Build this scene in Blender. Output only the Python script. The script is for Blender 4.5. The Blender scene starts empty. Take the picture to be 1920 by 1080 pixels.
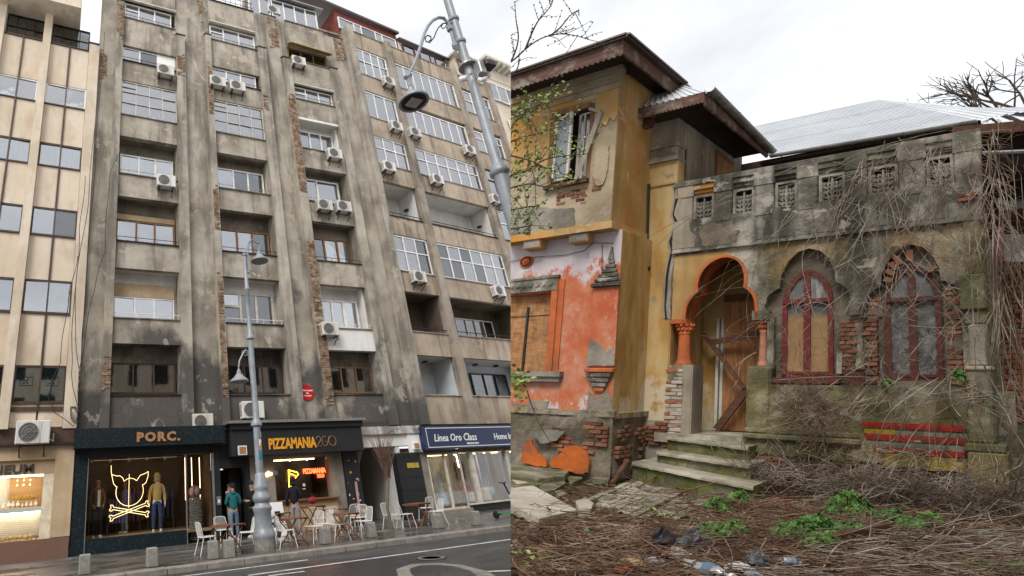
import bpy, bmesh, math, random
import numpy as np
from mathutils import Vector, Matrix, noise as mnoise
from mathutils.geometry import tessellate_polygon
random.seed(7)
R = math.radians
SC = bpy.context.scene
COL = SC.collection

# ------------------------------------------------------------------ camera
FOC, PX, PY = 942.0, 477.0, 540.0            # focal length and principal point in 1920x1080 pixels
def _n(v):
    v = np.array(v, float); return v / np.linalg.norm(v)
_h = _n([3000 - PX, PY - 730, FOC]); _u = _n([300 - PX, PY + 1780, FOC]); _u = _n(_u - _h * _h.dot(_u))
_d = np.cross(_u, _h); _d = _d if _d[2] > 0 else -_d
ML = np.array([_h, _d, _u])                  # street axes: X along the facade, Y into it, Z up
CAM = np.array([0, 0, 1.5])
cam = bpy.data.cameras.new('camera'); co = bpy.data.objects.new('camera', cam); COL.objects.link(co)
cam.sensor_fit = 'HORIZONTAL'; cam.sensor_width = 36; cam.lens = FOC / 1920 * 36
cam.shift_x = (960 - PX) / 1920; cam.shift_y = (PY - 540) / 1920
cam.clip_start = 0.1; cam.clip_end = 600
_m = Matrix([[ML[i][0], ML[i][1], -ML[i][2], CAM[i]] for i in range(3)] + [[0, 0, 0, 1]])
co.matrix_world = _m
SC.camera = co

# ------------------------------------------------------------------ sky, sun, exposure
SUN_EL, SUN_AZ = R(48), R(224)               # azimuth from +Y clockwise: behind the viewer
W = bpy.data.worlds.new('World'); SC.world = W; W.use_nodes = True
nt = W.node_tree; nt.nodes.clear()
def wn(t): return nt.nodes.new(t)
sky = wn('ShaderNodeTexSky'); sky.sky_type = 'NISHITA'; sky.sun_disc = False
sky.sun_elevation = SUN_EL; sky.sun_rotation = SUN_AZ; sky.dust_density = 3
bg1 = wn('ShaderNodeBackground'); bg1.inputs[1].default_value = 0.1; nt.links.new(sky.outputs[0], bg1.inputs[0])
tc = wn('ShaderNodeTexCoord'); mp = wn('ShaderNodeMapping'); mp.inputs['Scale'].default_value = (1.2, 1.2, 3.2)
nz = wn('ShaderNodeTexNoise'); nz.inputs['Scale'].default_value = 1.9; nz.inputs['Detail'].default_value = 6; nz.inputs['Roughness'].default_value = 0.55
nt.links.new(tc.outputs['Generated'], mp.inputs[0]); nt.links.new(mp.outputs[0], nz.inputs['Vector'])
rp = wn('ShaderNodeValToRGB'); rp.color_ramp.elements[0].position = 0.3; rp.color_ramp.elements[1].position = 0.62
rp.color_ramp.elements[0].color = (0.62, 0.635, 0.67, 1); rp.color_ramp.elements[1].color = (0.88, 0.878, 0.88, 1)
nt.links.new(nz.outputs[0], rp.inputs[0])
bg2 = wn('ShaderNodeBackground'); bg2.inputs[1].default_value = 0.80; nt.links.new(rp.outputs[0], bg2.inputs[0])
mx = wn('ShaderNodeMixShader'); mx.inputs[0].default_value = 0.9
nt.links.new(bg1.outputs[0], mx.inputs[1]); nt.links.new(bg2.outputs[0], mx.inputs[2])
wo = wn('ShaderNodeOutputWorld'); nt.links.new(mx.outputs[0], wo.inputs[0])
sl = bpy.data.lights.new('sun', 'SUN'); sl.energy = 1.5; sl.angle = R(25); sl.color = (1, 0.97, 0.93)
so = bpy.data.objects.new('sun', sl); COL.objects.link(so)
_sd = Vector((math.sin(SUN_AZ) * math.cos(SUN_EL), math.cos(SUN_AZ) * math.cos(SUN_EL), math.sin(SUN_EL)))
so.rotation_euler = _sd.to_track_quat('Z', 'Y').to_euler(); so.location = (0, -5, 40)
vs = SC.view_settings; vs.view_transform = 'Standard'; vs.look = 'None'; vs.gamma = 1; vs.use_curve_mapping = False
vs.exposure = 0.82
SC.render.engine = 'CYCLES'; SC.cycles.max_bounces = 6; SC.cycles.transparent_max_bounces = 12
SC.cycles.use_denoising = True; SC.cycles.caustics_reflective = False; SC.cycles.caustics_refractive = False

# ------------------------------------------------------------------ frames: local design coordinates -> world
def FL(p): return Vector(p)                                  # street: metres along facade, depth, height
_a = R(5.5); _T = np.array([math.cos(_a), math.sin(_a), 0]); _N = np.array([-math.sin(_a), math.cos(_a), 0]); _P0 = np.array([15.6, 19.1, 0])
def FW(p):                                                   # right-hand block: the facade bends by 5.5 degrees
    return Vector(_P0 + _T * p[0] + _N * p[1] + np.array([0, 0, p[2]]))
# old house: its front, its side walls and its leaning posts follow these three directions
_ex = -_n([-650 - PX, PY - 690, FOC]); _en = _n([1950 - PX, PY - 720, FOC]); _eu = _n([1520 - PX, PY + 5400, FOC])
ER = np.array([_ex, _en, _eu]).T; ERi = np.linalg.inv(ER); WR = ML @ ER
HR = 1.55
def FR(p): return Vector(CAM + WR @ (np.array([p[0], p[1], p[2] - HR])))
def _ray(px, py): return ML @ np.array([px - PX, PY - py, FOC])
def atY(px, py, y):                                          # street point seen at a photo pixel on the plane Y = y
    r = _ray(px, py); return CAM + r * y / r[1]
def atZ(px, py, z=0.0):
    r = _ray(px, py); return CAM + r * (z - CAM[2]) / r[2]
def atW(px, py, dep=0.0):
    r = _ray(px, py); p = CAM + r * (_N.dot(_P0 - CAM) + dep) / _N.dot(r); return ((p - _P0).dot(_T), dep, p[2])
def _rayr(px, py): return ERi @ np.array([px - PX, PY - py, FOC])
def rY(px, py, y): r = _rayr(px, py); return np.array([0, 0, HR]) + r * y / r[1]
def rZ(px, py, z=0.0): r = _rayr(px, py); return np.array([0, 0, HR]) + r * (z - HR) / r[2]
def rX(px, py, x): r = _rayr(px, py); return np.array([0, 0, HR]) + r * x / r[0]
# vertical plane that bounds what the photograph of the house / of the street shows
_c1, _c2 = _ray(957.5, 0), _ray(957.5, 1080); _cn = Vector(np.cross(_c1, _c2)).normalized()
if _cn.dot(Vector(_ray(1400, 500))) < 0: _cn = -_cn          # points into the house side

# ------------------------------------------------------------------ mesh builder
class MB:
    def __init__(s): s.v = []; s.f = []; s.mi = []; s.m = 0
    def add(s, vs, fs):
        o = len(s.v); s.v += [tuple(map(float, q)) for q in vs]
        for f in fs: s.f.append([o + i for i in f]); s.mi.append(s.m)
        return s
    def box(s, x0, x1, y0, y1, z0, z1):
        return s.hexa([(x0, y0, z0), (x1, y0, z0), (x1, y1, z0), (x0, y1, z0), (x0, y0, z1), (x1, y0, z1), (x1, y1, z1), (x0, y1, z1)])
    def hexa(s, p): return s.add(p, [(0, 3, 2, 1), (4, 5, 6, 7), (0, 1, 5, 4), (1, 2, 6, 5), (2, 3, 7, 6), (3, 0, 4, 7)])
    def cbox(s, c, d): return s.box(c[0] - d[0] / 2, c[0] + d[0] / 2, c[1] - d[1] / 2, c[1] + d[1] / 2, c[2] - d[2] / 2, c[2] + d[2] / 2)
    def bbox(s, x0, x1, y0, y1, z0, z1, b=0.01):             # box whose edges are chamfered
        bm = bmesh.new(); bmesh.ops.create_cube(bm, size=1)
        bmesh.ops.scale(bm, vec=(x1 - x0, y1 - y0, z1 - z0), verts=bm.verts); bmesh.ops.translate(bm, vec=((x0 + x1) / 2, (y0 + y1) / 2, (z0 + z1) / 2), verts=bm.verts)
        bmesh.ops.bevel(bm, geom=bm.edges[:], offset=b, segments=1, affect='EDGES')
        return s.bm(bm)
    def bm(s, bm, M=None):
        bm.verts.index_update()
        s.add([(M @ v.co if M else v.co)[:] for v in bm.verts], [[v.index for v in f.verts] for f in bm.faces]); bm.free(); return s
    def quad(s, a, b, c, d): return s.add([a, b, c, d], [(0, 1, 2, 3)])
    def bar(s, a, b, w, h, up=(0, 0, 1)):                    # rectangular bar from a to b
        a = Vector(a); b = Vector(b); t = (b - a).normalized(); u = Vector(up)
        r = t.cross(u)
        if r.length < 1e-4: r = t.cross(Vector((1, 0, 0)))
        r.normalize(); u = r.cross(t)
        q = [a + r * i * w / 2 + u * j * h / 2 for i, j in ((-1, -1), (1, -1), (1, 1), (-1, 1))]
        q += [b + r * i * w / 2 + u * j * h / 2 for i, j in ((-1, -1), (1, -1), (1, 1), (-1, 1))]
        return s.add(q, [(3, 2, 1, 0), (4, 5, 6, 7), (0, 1, 5, 4), (1, 2, 6, 5), (2, 3, 7, 6), (3, 0, 4, 7)])
    def tube(s, path, r, n=6, cap=True):
        P = [Vector(p) for p in path]; k = len(P)
        if k < 2: return s
        rr = r if isinstance(r, (list, tuple)) else [r] * k
        ref = None; V = []
        for i, p in enumerate(P):
            t = (P[min(i + 1, k - 1)] - P[max(i - 1, 0)])
            t = t.normalized() if t.length > 1e-9 else Vector((0, 0, 1))
            if ref is None: ref = t.orthogonal().normalized()
            ref = ref - t * ref.dot(t)
            ref = ref.normalized() if ref.length > 1e-6 else t.orthogonal().normalized()
            bn = t.cross(ref)
            for j in range(n):
                a = 2 * math.pi * j / n; V.append(p + (ref * math.cos(a) + bn * math.sin(a)) * rr[i])
        F = [(i * n + j, i * n + (j + 1) % n, (i + 1) * n + (j + 1) % n, (i + 1) * n + j) for i in range(k - 1) for j in range(n)]
        if cap: F += [tuple(range(n))[::-1], tuple((k - 1) * n + j for j in range(n))]
        return s.add(V, F)
    def lathe(s, prof, c=(0, 0, 0), n=12, M=None):           # prof: (radius, height)
        V = []; 
        for r, z in prof:
            for j in range(n):
                a = 2 * math.pi * j / n; q = Vector((r * math.cos(a), r * math.sin(a), z))
                if M: q = M @ q
                V.append(q + Vector(c))
        k = len(prof)
        F = [(i * n + j, i * n + (j + 1) % n, (i + 1) * n + (j + 1) % n, (i + 1) * n + j) for i in range(k - 1) for j in range(n)]
        F += [tuple(range(n))[::-1], tuple((k - 1) * n + j for j in range(n))]
        return s.add(V, F)
    def ball(s, c, r, n=8, m=5):
        rx = r if isinstance(r, (list, tuple)) else (r, r, r)
        V = []; 
        for i in range(m + 1):
            t = math.pi * i / m
            for j in range(n):
                a = 2 * math.pi * j / n; V.append((c[0] + rx[0] * math.sin(t) * math.cos(a), c[1] + rx[1] * math.sin(t) * math.sin(a), c[2] - rx[2] * math.cos(t)))
        F = [(i * n + j, i * n + (j + 1) % n, (i + 1) * n + (j + 1) % n, (i + 1) * n + j) for i in range(m) for j in range(n)]
        return s.add(V, F)
    def plate(s, outer, holes, y0, y1):                      # x,z outline (with holes) extruded from y0 to y1
        loops = [outer] + list(holes)
        pts = [p for l in loops for p in l]
        tri = tessellate_polygon([[Vector((p[0], p[1], 0)) for p in l] for l in loops])
        k = len(pts); V = [(p[0], y0, p[1]) for p in pts] + [(p[0], y1, p[1]) for p in pts]
        F = [tuple(t) for t in tri] + [tuple(k + i for i in t[::-1]) for t in tri]
        o = 0
        for l in loops:
            m = len(l)
            F += [(o + i, o + (i + 1) % m, k + o + (i + 1) % m, k + o + i) for i in range(m)]
            o += m
        return s.add(V, F)
    def slab(s, poly, z0, z1):                               # x,y outline extruded from z0 to z1
        tri = tessellate_polygon([[Vector((p[0], p[1], 0)) for p in poly]]); k = len(poly)
        V = [(p[0], p[1], z0) for p in poly] + [(p[0], p[1], z1) for p in poly]
        F = [tuple(t[::-1]) for t in tri] + [tuple(k + i for i in t) for t in tri] + [(i, (i + 1) % k, k + (i + 1) % k, k + i) for i in range(k)]
        return s.add(V, F)
    def text(s, body, o, size, xs=1.0, off=0.0, ext=0.01, shear=0.0, ux=(1, 0, 0), uz=(0, 0, 1), align='LEFT', space=1.0):
        c = bpy.data.curves.new('t', 'FONT'); c.body = body; c.size = size; c.offset = off; c.extrude = ext; c.shear = shear; c.align_x = align; c.resolution_u = 2; c.space_character = space
        ob = bpy.data.objects.new('t', c); me = bpy.data.meshes.new_from_object(ob)
        ux = Vector(ux); uz = Vector(uz); un = ux.cross(uz).normalized()
        s.add([Vector(o) + ux * (v.co.x * xs) + uz * v.co.y - un * (-v.co.z) for v in me.vertices], [list(p.vertices) for p in me.polygons])
        bpy.data.objects.remove(ob); bpy.data.curves.remove(c); bpy.data.meshes.remove(me); return s
    def mesh(s, name, mats, F, base, clip=0, smooth=False, world=None):
        me = bpy.data.meshes.new(name)
        wv = [F(p) - base for p in s.v]
        me.from_pydata(wv, [], s.f); 
        for m in (mats if isinstance(mats, (list, tuple)) else [mats]): me.materials.append(m)
        at = me.attributes.new('loc', 'FLOAT_VECTOR', 'POINT'); at.data.foreach_set('vector', [c for p in s.v for c in p])
        if max(s.mi, default=0) > 0: me.polygons.foreach_set('material_index', s.mi)
        bm = bmesh.new(); bm.from_mesh(me)
        if clip:
            bmesh.ops.bisect_plane(bm, geom=bm.verts[:] + bm.edges[:] + bm.faces[:], plane_co=Vector(CAM) - base, plane_no=_cn, clear_inner=clip > 0, clear_outer=clip < 0)
        bmesh.ops.recalc_face_normals(bm, faces=bm.faces)
        if smooth:
            for f in bm.faces: f.smooth = True
        bm.to_mesh(me); bm.free()
        return me
    def obj(s, name, mats, parent=None, F=FL, base=None, clip=0, smooth=False):
        if parent is not None: b = parent['_b']; b = Vector(b)
        else: b = F(base) if base is not None else Vector((0, 0, 0))
        me = s.mesh(name, mats, F, b, clip, smooth)
        if smooth:
            try: me.set_sharp_from_angle(angle=R(38))
            except Exception: pass
        o = bpy.data.objects.new(name, me); COL.objects.link(o)
        if parent is not None: o.parent = parent
        else: o.location = b
        o['_b'] = list(b)
        return o

def tag(o, label=None, cat=None, group=None, kind=None):
    for k, v in (('label', label), ('category', cat), ('group', group), ('kind', kind)):
        if v: o[k] = v
    return o
def thing(name, p, label, cat, group=None, F=FL):
    o = bpy.data.objects.new(name, None); o.empty_display_size = 0.1; COL.objects.link(o)
    b = F(p); o.location = b; o['_b'] = list(b)
    return tag(o, label, cat, group)
def kids(o): return [c for c in bpy.data.objects if c.parent == o]
_tree = {}
def copy_tree(o, loc, rz=0.0, label=None, sc=None):
    if o.name not in _tree: _tree[o.name] = [(c, kids(c)) for c in kids(o)]
    r = o.copy(); COL.objects.link(r); r.location = loc; r.rotation_euler = (0, 0, rz)
    if sc: r.scale = (sc,) * 3 if not isinstance(sc, tuple) else sc
    if label: r['label'] = label
    for c, gs in _tree[o.name]:
        n = c.copy(); COL.objects.link(n); n.parent = r
        for g in gs:
            q = g.copy(); COL.objects.link(q); q.parent = n
    return r

# ------------------------------------------------------------------ materials
class NB:
    def __init__(s, name):
        s.m = bpy.data.materials.new(name); s.m.use_nodes = True; s.t = s.m.node_tree; s.t.nodes.clear()
        s.out = s.n('ShaderNodeOutputMaterial'); a = s.n('ShaderNodeAttribute'); a.attribute_name = 'loc'; s.loc = a.outputs['Vector']
    def n(s, t): return s.t.nodes.new(t)
    def l(s, a, b):
        if isinstance(a, (int, float)): b.default_value = a
        elif isinstance(a, (tuple, list)): b.default_value = (tuple(a) + (1,))[:4] if len(b.default_value) == 4 else a
        else: s.t.links.new(a, b)
    def vec(s, sc=(1, 1, 1), rot=(0, 0, 0), off=(0, 0, 0), src=None):
        m = s.n('ShaderNodeMapping'); s.l(src or s.loc, m.inputs[0]); m.inputs['Scale'].default_value = sc; m.inputs['Rotation'].default_value = rot; m.inputs['Location'].default_value = off; return m.outputs[0]
    def noise(s, scale, det=5, rough=0.55, v=None, dist=0.0):
        q = s.n('ShaderNodeTexNoise'); s.l(v or s.loc, q.inputs['Vector']); q.inputs['Scale'].default_value = scale; q.inputs['Detail'].default_value = det; q.inputs['Roughness'].default_value = rough; q.inputs['Distortion'].default_value = dist; return q.outputs[0]
    def vor(s, scale, v=None, feat='DISTANCE_TO_EDGE'):
        q = s.n('ShaderNodeTexVoronoi'); q.feature = feat; s.l(v or s.loc, q.inputs['Vector']); q.inputs['Scale'].default_value = scale; return q.outputs['Distance']
    def rng(s, x, a, b, c=0.0, d=1.0):
        q = s.n('ShaderNodeMapRange'); s.l(x, q.inputs[0]); q.inputs[1].default_value = a; q.inputs[2].default_value = b; q.inputs[3].default_value = c; q.inputs[4].default_value = d; return q.outputs[0]
    def ramp(s, x, st):
        q = s.n('ShaderNodeValToRGB'); e = q.color_ramp.elements
        while len(e) < len(st): e.new(0.5)
        for i, (p, c) in enumerate(st): e[i].position = p; e[i].color = (*c, 1)
        s.l(x, q.inputs[0]); return q.outputs[0]
    def mix(s, f, a, b, mode='MIX'):
        q = s.n('ShaderNodeMix'); q.data_type = 'RGBA'; q.blend_type = mode; q.clamp_factor = True
        s.l(f, q.inputs[0]); s.l(a, q.inputs[6]); s.l(b, q.inputs[7]); return q.outputs[2]
    def math(s, op, a, b=0.0):
        q = s.n('ShaderNodeMath'); q.operation = op; q.use_clamp = False; s.l(a, q.inputs[0]); s.l(b, q.inputs[1]); return q.outputs[0]
    def sep(s):
        q = s.n('ShaderNodeSeparateXYZ'); s.l(s.loc, q.inputs[0]); return q.outputs
    def done(s, col, rough=0.8, h=None, hs=0.3, hd=0.02, spec=0.3, metal=0.0, em=None, es=0.0, trans=0.0, sss=None, coat=0.0):
        p = s.n('ShaderNodeBsdfPrincipled'); s.l(col, p.inputs['Base Color']); s.l(rough, p.inputs['Roughness']); s.l(metal, p.inputs['Metallic'])
        p.inputs['Specular IOR Level'].default_value = spec; p.inputs['Transmission Weight'].default_value = trans; p.inputs['Coat Weight'].default_value = coat
        if em: s.l(em, p.inputs['Emission Color']); p.inputs['Emission Strength'].default_value = es
        if h is not None:
            b = s.n('ShaderNodeBump'); b.inputs['Strength'].default_value = hs; b.inputs['Distance'].default_value = hd; s.l(h, b.inputs['Height']); s.l(b.outputs[0], p.inputs['Normal'])
        s.l(p.outputs[0], s.out.inputs[0]); return s.m
def plain(name, col, rough=0.6, var=0.25, vs=6.0, metal=0.0, spec=0.3, dirt=0.0, hs=0.1, coat=0.0, streak=0.0):
    b = NB(name); n = b.noise(vs, 6, 0.6)
    c = b.mix(b.rng(n, 0.3, 0.7), tuple(x * (1 - var) for x in col), tuple(min(1, x * (1 + var * 0.6)) for x in col))
    if dirt: c = b.mix(b.math('MULTIPLY', b.rng(b.noise(2.2, 8, 0.65), 0.48, 0.66), dirt), c, (0.09, 0.075, 0.055))
    if streak: c = b.mix(b.math('MULTIPLY', b.rng(b.noise(1.0, 5, 0.6, b.vec((7, 7, 0.5))), 0.5, 0.72), streak), c, (0.08, 0.065, 0.05))
    return b.done(c, b.rng(n, 0.2, 0.8, max(0, rough - 0.08), min(1, rough + 0.1)), n, hs, 0.01, spec, metal, coat=coat)
def glow(name, col, st):
    b = NB(name); return b.done(col, 0.5, em=col, es=st)
def plaster(name, base, dark, light, patch, s=0.5, streak=0.6, patchamt=0.53, soot=None, crack=0.5, moss=None, rust=None, hs=0.35, crackw=0.006):
    b = NB(name)
    c = b.ramp(b.noise(s, 8, 0.62), [(0.37, dark), (0.5, base), (0.635, light)])
    c = b.mix(b.math('MULTIPLY', b.rng(b.noise(s * 6, 8, 0.7), 0.35, 0.75), 0.35), c, dark)
    st = b.noise(1.0, 6, 0.6, b.vec((1.7, 1.7, 0.2)))
    c = b.mix(b.math('MULTIPLY', b.rng(st, 0.5, 0.63), streak), c, tuple(x * 0.5 for x in dark))
    st2 = b.noise(1.0, 6, 0.6, b.vec((2.6, 2.6, 0.25), off=(7, 3, 1)))
    c = b.mix(b.math('MULTIPLY', b.rng(st2, 0.55, 0.66), streak * 0.6), c, light)
    pn = b.noise(s * 1.9, 9, 0.6, b.vec(off=(11, 5, 3)), 0.3)
    pm = b.rng(pn, patchamt, patchamt + 0.02)
    c = b.mix(b.math('MULTIPLY', pm, 0.8), c, patch)
    if rust: c = b.mix(b.math('MULTIPLY', b.rng(b.noise(1.0, 6, 0.6, b.vec((1.3, 1.3, 0.6), off=(3, 8, 2))), 0.5, 0.6), rust[1]), c, rust[0])
    if soot:
        z = b.sep()[2]
        f = b.math('ADD', b.rng(z, soot[0], soot[1], 0.62, 0.0), b.math('MULTIPLY', b.math('SUBTRACT', b.noise(0.55, 8, 0.62, b.vec((1, 1, 0.7))), 0.5), 1.7))
        c = b.mix(b.math('MULTIPLY', b.rng(f, 0.2, 0.42), 0.92), c, soot[2])
    if soot: c = b.mix(b.math('MULTIPLY', b.rng(b.noise(1.5, 9, 0.66, b.vec((1, 1, .8), off=(9, 9, 2))), 0.61, 0.622), 0.5), c, light)
    if moss: c = b.mix(b.math('MULTIPLY', b.rng(b.noise(moss[1], 8, 0.68, b.vec(off=(2, 9, 4))), 0.49, 0.57), moss[2]), c, moss[0])
    fine = b.noise(28, 4, 0.6)
    hh = b.math('ADD', b.math('MULTIPLY', fine, 0.35), b.math('ADD', b.math('MULTIPLY', pm, -0.5), b.noise(s * 8, 8, 0.7)))
    if crack:
        ck = b.vor(s * 1.3, b.vec(src=None)); 
        wv = b.n('ShaderNodeVectorMath'); wv.operation = 'ADD'
        nn = b.n('ShaderNodeTexNoise'); b.l(b.loc, nn.inputs['Vector']); nn.inputs['Scale'].default_value = 2.0; nn.inputs['Detail'].default_value = 6
        b.l(b.loc, wv.inputs[0]); b.l(nn.outputs['Color'], wv.inputs[1])
        ck = b.vor(s * 1.3, wv.outputs[0])
        cm = b.math('MULTIPLY', b.rng(ck, 0.0, crackw, 1.0, 0.0), b.rng(b.noise(s * 1.1, 3, 0.5, b.vec(off=(5, 1, 8))), 0.45, 0.55))
        c = b.mix(b.math('MULTIPLY', cm, crack), c, tuple(x * 0.25 for x in dark))
    c = b.mix(b.math('MULTIPLY', b.rng(fine, 0.3, 0.8), 0.12), c, light)
    return b.done(c, 0.9, hh, hs, 0.03, 0.2)
def glass(name, tint, refl=0.3, rough=0.03, fr=0.8):
    b = NB(name); t = b.n('ShaderNodeBsdfTransparent'); t.inputs[0].default_value = (*tint, 1)
    g = b.n('ShaderNodeBsdfGlossy'); g.inputs['Roughness'].default_value = rough; g.inputs[0].default_value = (0.97, 0.98, 1, 1)
    lw = b.n('ShaderNodeLayerWeight'); lw.inputs[0].default_value = 0.35
    nb = b.n('ShaderNodeBump'); nb.inputs['Strength'].default_value = 0.04; nb.inputs['Distance'].default_value = 0.05; b.l(b.noise(1.6, 2, 0.5), nb.inputs['Height']); b.l(nb.outputs[0], g.inputs['Normal'])
    f = b.math('MINIMUM', b.math('ADD', b.math('MULTIPLY', lw.outputs['Fresnel'], fr), refl), 0.95)
    m = b.n('ShaderNodeMixShader'); b.l(f, m.inputs[0]); b.l(t.outputs[0], m.inputs[1]); b.l(g.outputs[0], m.inputs[2]); b.l(m.outputs[0], b.out.inputs[0]); return b.m
def wood(name, col, dark, s=8.0, axis=2, rough=0.75, worn=None):
    sc = [s * 2, s * 2, s * 2]; sc[axis] = s * 0.12
    b = NB(name); g = b.noise(1.0, 7, 0.65, b.vec(tuple(sc)), 0.4)
    c = b.ramp(g, [(0.3, dark), (0.7, col)])
    if worn: c = b.mix(b.rng(b.noise(3, 8, 0.7), 0.5, 0.64), c, worn)
    return b.done(c, rough, g, 0.4, 0.006, 0.25)
M = {}
M['grey'] = plaster('grey_plaster', (0.355, 0.32, 0.262), (0.20, 0.176, 0.14), (0.47, 0.43, 0.36), (0.42, 0.35, 0.26), 0.42, 0.7, 0.63, (2.5, 10.0, (0.055, 0.053, 0.052)), 0.5)
M['greyfin'] = plaster('grey_fin_plaster', (0.37, 0.335, 0.278), (0.21, 0.185, 0.15), (0.48, 0.44, 0.37), (0.42, 0.34, 0.25), 0.5, 0.7, 0.63, (2.5, 9.0, (0.06, 0.057, 0.055)), 0.4)
M['dirty'] = plaster('dirty_spandrel_plaster', (0.365, 0.325, 0.268), (0.215, 0.188, 0.15), (0.49, 0.445, 0.375), (0.47, 0.40, 0.31), 0.75, 0.65, 0.61, (3.5, 9.2, (0.06, 0.055, 0.052)), 0.3)
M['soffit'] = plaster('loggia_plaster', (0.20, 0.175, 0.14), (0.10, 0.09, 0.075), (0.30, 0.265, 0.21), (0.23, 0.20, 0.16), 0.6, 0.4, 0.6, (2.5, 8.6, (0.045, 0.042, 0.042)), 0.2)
M['beige'] = plaster('beige_plaster', (0.40, 0.325, 0.25), (0.27, 0.212, 0.158), (0.50, 0.42, 0.335), (0.42, 0.34, 0.25), 0.4, 0.7, 0.62, None, 0.2)
M['beigefin'] = plaster('beige_grey_fin', (0.32, 0.275, 0.225), (0.2, 0.168, 0.135), (0.43, 0.38, 0.315), (0.36, 0.29, 0.22), 0.5, 0.7, 0.6, None, 0.3)
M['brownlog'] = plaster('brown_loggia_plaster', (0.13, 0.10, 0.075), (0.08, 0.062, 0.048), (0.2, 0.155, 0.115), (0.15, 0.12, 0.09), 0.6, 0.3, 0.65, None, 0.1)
M['cream'] = plaster('cream_panel', (0.67, 0.565, 0.44), (0.59, 0.485, 0.365), (0.72, 0.63, 0.51), (0.65, 0.55, 0.43), 0.35, 0.12, 0.72, None, 0.0, rust=((0.42, 0.30, 0.19), 0.35), hs=0.12)
M['creampale'] = plaster('pale_cream_pilaster', (0.68, 0.58, 0.46), (0.58, 0.475, 0.355), (0.74, 0.66, 0.55), (0.66, 0.53, 0.38), 0.4, 0.3, 0.66, None, 0.15, rust=((0.40, 0.32, 0.23), 0.4), hs=0.15)
M['white'] = plaster('white_wall_paint', (0.74, 0.73, 0.70), (0.6, 0.58, 0.54), (0.8, 0.79, 0.77), (0.7, 0.69, 0.66), 0.5, 0.25, 0.7, None, 0.1, hs=0.1)
M['bluewhite'] = plaster('bluish_white_paint', (0.56, 0.61, 0.65), (0.48, 0.52, 0.55), (0.64, 0.69, 0.73), (0.56, 0.6, 0.64), 0.5, 0.12, 0.75, None, 0.0, hs=0.06)
M['palefar'] = plaster('pale_render', (0.62, 0.54, 0.44), (0.5, 0.43, 0.34), (0.7, 0.63, 0.53), (0.6, 0.52, 0.43), 0.4, 0.2, 0.7, None, 0.1, hs=0.1)
M['pvc'] = plain('white_window_plastic', (0.84, 0.83, 0.81), 0.4, 0.06, 3, dirt=0.2)
M['oldwhite'] = plain('old_cream_paint', (0.62, 0.58, 0.50), 0.6, 0.15, 5, dirt=0.35)
M['woodwin'] = wood('varnished_window_wood', (0.30, 0.16, 0.075), (0.14, 0.07, 0.035), 6)
M['darkwood'] = wood('dark_window_wood', (0.11, 0.06, 0.04), (0.05, 0.03, 0.022), 6)
M['blind'] = plain('wooden_roller_blind', (0.42, 0.31, 0.19), 0.7, 0.2, 4)
M['bronze'] = plain('dark_bronze_metal', (0.09, 0.06, 0.045), 0.45, 0.3, 4, 0.3, 0.4, 0.2)
M['black'] = plain('black_paint', (0.02, 0.02, 0.022), 0.4, 0.3, 5)
M['iron'] = plain('rusty_black_iron', (0.05, 0.04, 0.035), 0.6, 0.4, 9, 0.4)
M['dark'] = plain('dark_room', (0.025, 0.025, 0.027), 0.9, 0.3, 2)
M['lace'] = None
b = NB('white_net_curtain'); w = b.noise(1.0, 3, 0.5, b.vec((16, 16, 0.4))); M['lace'] = b.done(b.ramp(w, [(0.3, (0.34, 0.33, 0.35)), (0.7, (0.66, 0.65, 0.67))]), 0.9, w, 0.5, 0.03)
b = NB('lilac_curtain'); w = b.noise(1.0, 3, 0.5, b.vec((10, 10, 0.3))); M['lilac'] = b.done(b.ramp(w, [(0.3, (0.30, 0.28, 0.35)), (0.7, (0.52, 0.50, 0.58))]), 0.9, w, 0.5, 0.03)
b = NB('yellow_curtain'); w = b.noise(1.0, 3, 0.5, b.vec((14, 14, 0.3))); M['ycurt'] = b.done(b.ramp(w, [(0.3, (0.20, 0.12, 0.03)), (0.7, (0.50, 0.33, 0.10))]), 0.9, w, 0.5, 0.03)
b = NB('green_curtain'); w = b.noise(1.0, 3, 0.5, b.vec((5, 5, 0.5))); M['gcurt'] = b.done(b.ramp(w, [(0.3, (0.06, 0.12, 0.07)), (0.55, (0.16, 0.26, 0.16)), (0.7, (0.22, 0.16, 0.28))]), 0.9, w, 0.5, 0.03)
b = NB('room_behind_glass'); w = b.noise(1.3, 4, 0.6, b.vec((1, 1, 0.6))); M['room'] = b.done(b.ramp(w, [(0.35, (0.03, 0.032, 0.036)), (0.7, (0.13, 0.13, 0.14))]), 0.9)
M['milk'] = plain('milky_pane', (0.76, 0.80, 0.81), 0.25, 0.12, 0.8, spec=0.6)
M['palepane'] = plain('pale_blind_behind_glass', (0.80, 0.83, 0.86), 0.5, 0.08, 0.5)
M['glass'] = glass('window_glass', (0.86, 0.89, 0.91), 0.30)
M['glassd'] = glass('dark_window_glass', (0.55, 0.58, 0.60), 0.14)
M['glasst'] = glass('teal_window_glass', (0.40, 0.55, 0.56), 0.22)
M['glassp'] = glass('pale_window_glass', (0.98, 0.985, 0.99), 0.30)
M['shopglass'] = glass('shop_glass', (0.95, 0.95, 0.94), 0.0, fr=0.22)
b = NB('brick'); _v = b.noise(2.5, 5, 0.6); oi = b.n('ShaderNodeObjectInfo')
c = b.ramp(b.math('ADD', b.math('MULTIPLY', _v, 0.6), b.math('MULTIPLY', oi.outputs['Random'], 0.4)), [(0.3, (0.09, 0.04, 0.028)), (0.5, (0.22, 0.085, 0.05)), (0.68, (0.35, 0.14, 0.085))])
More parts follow.
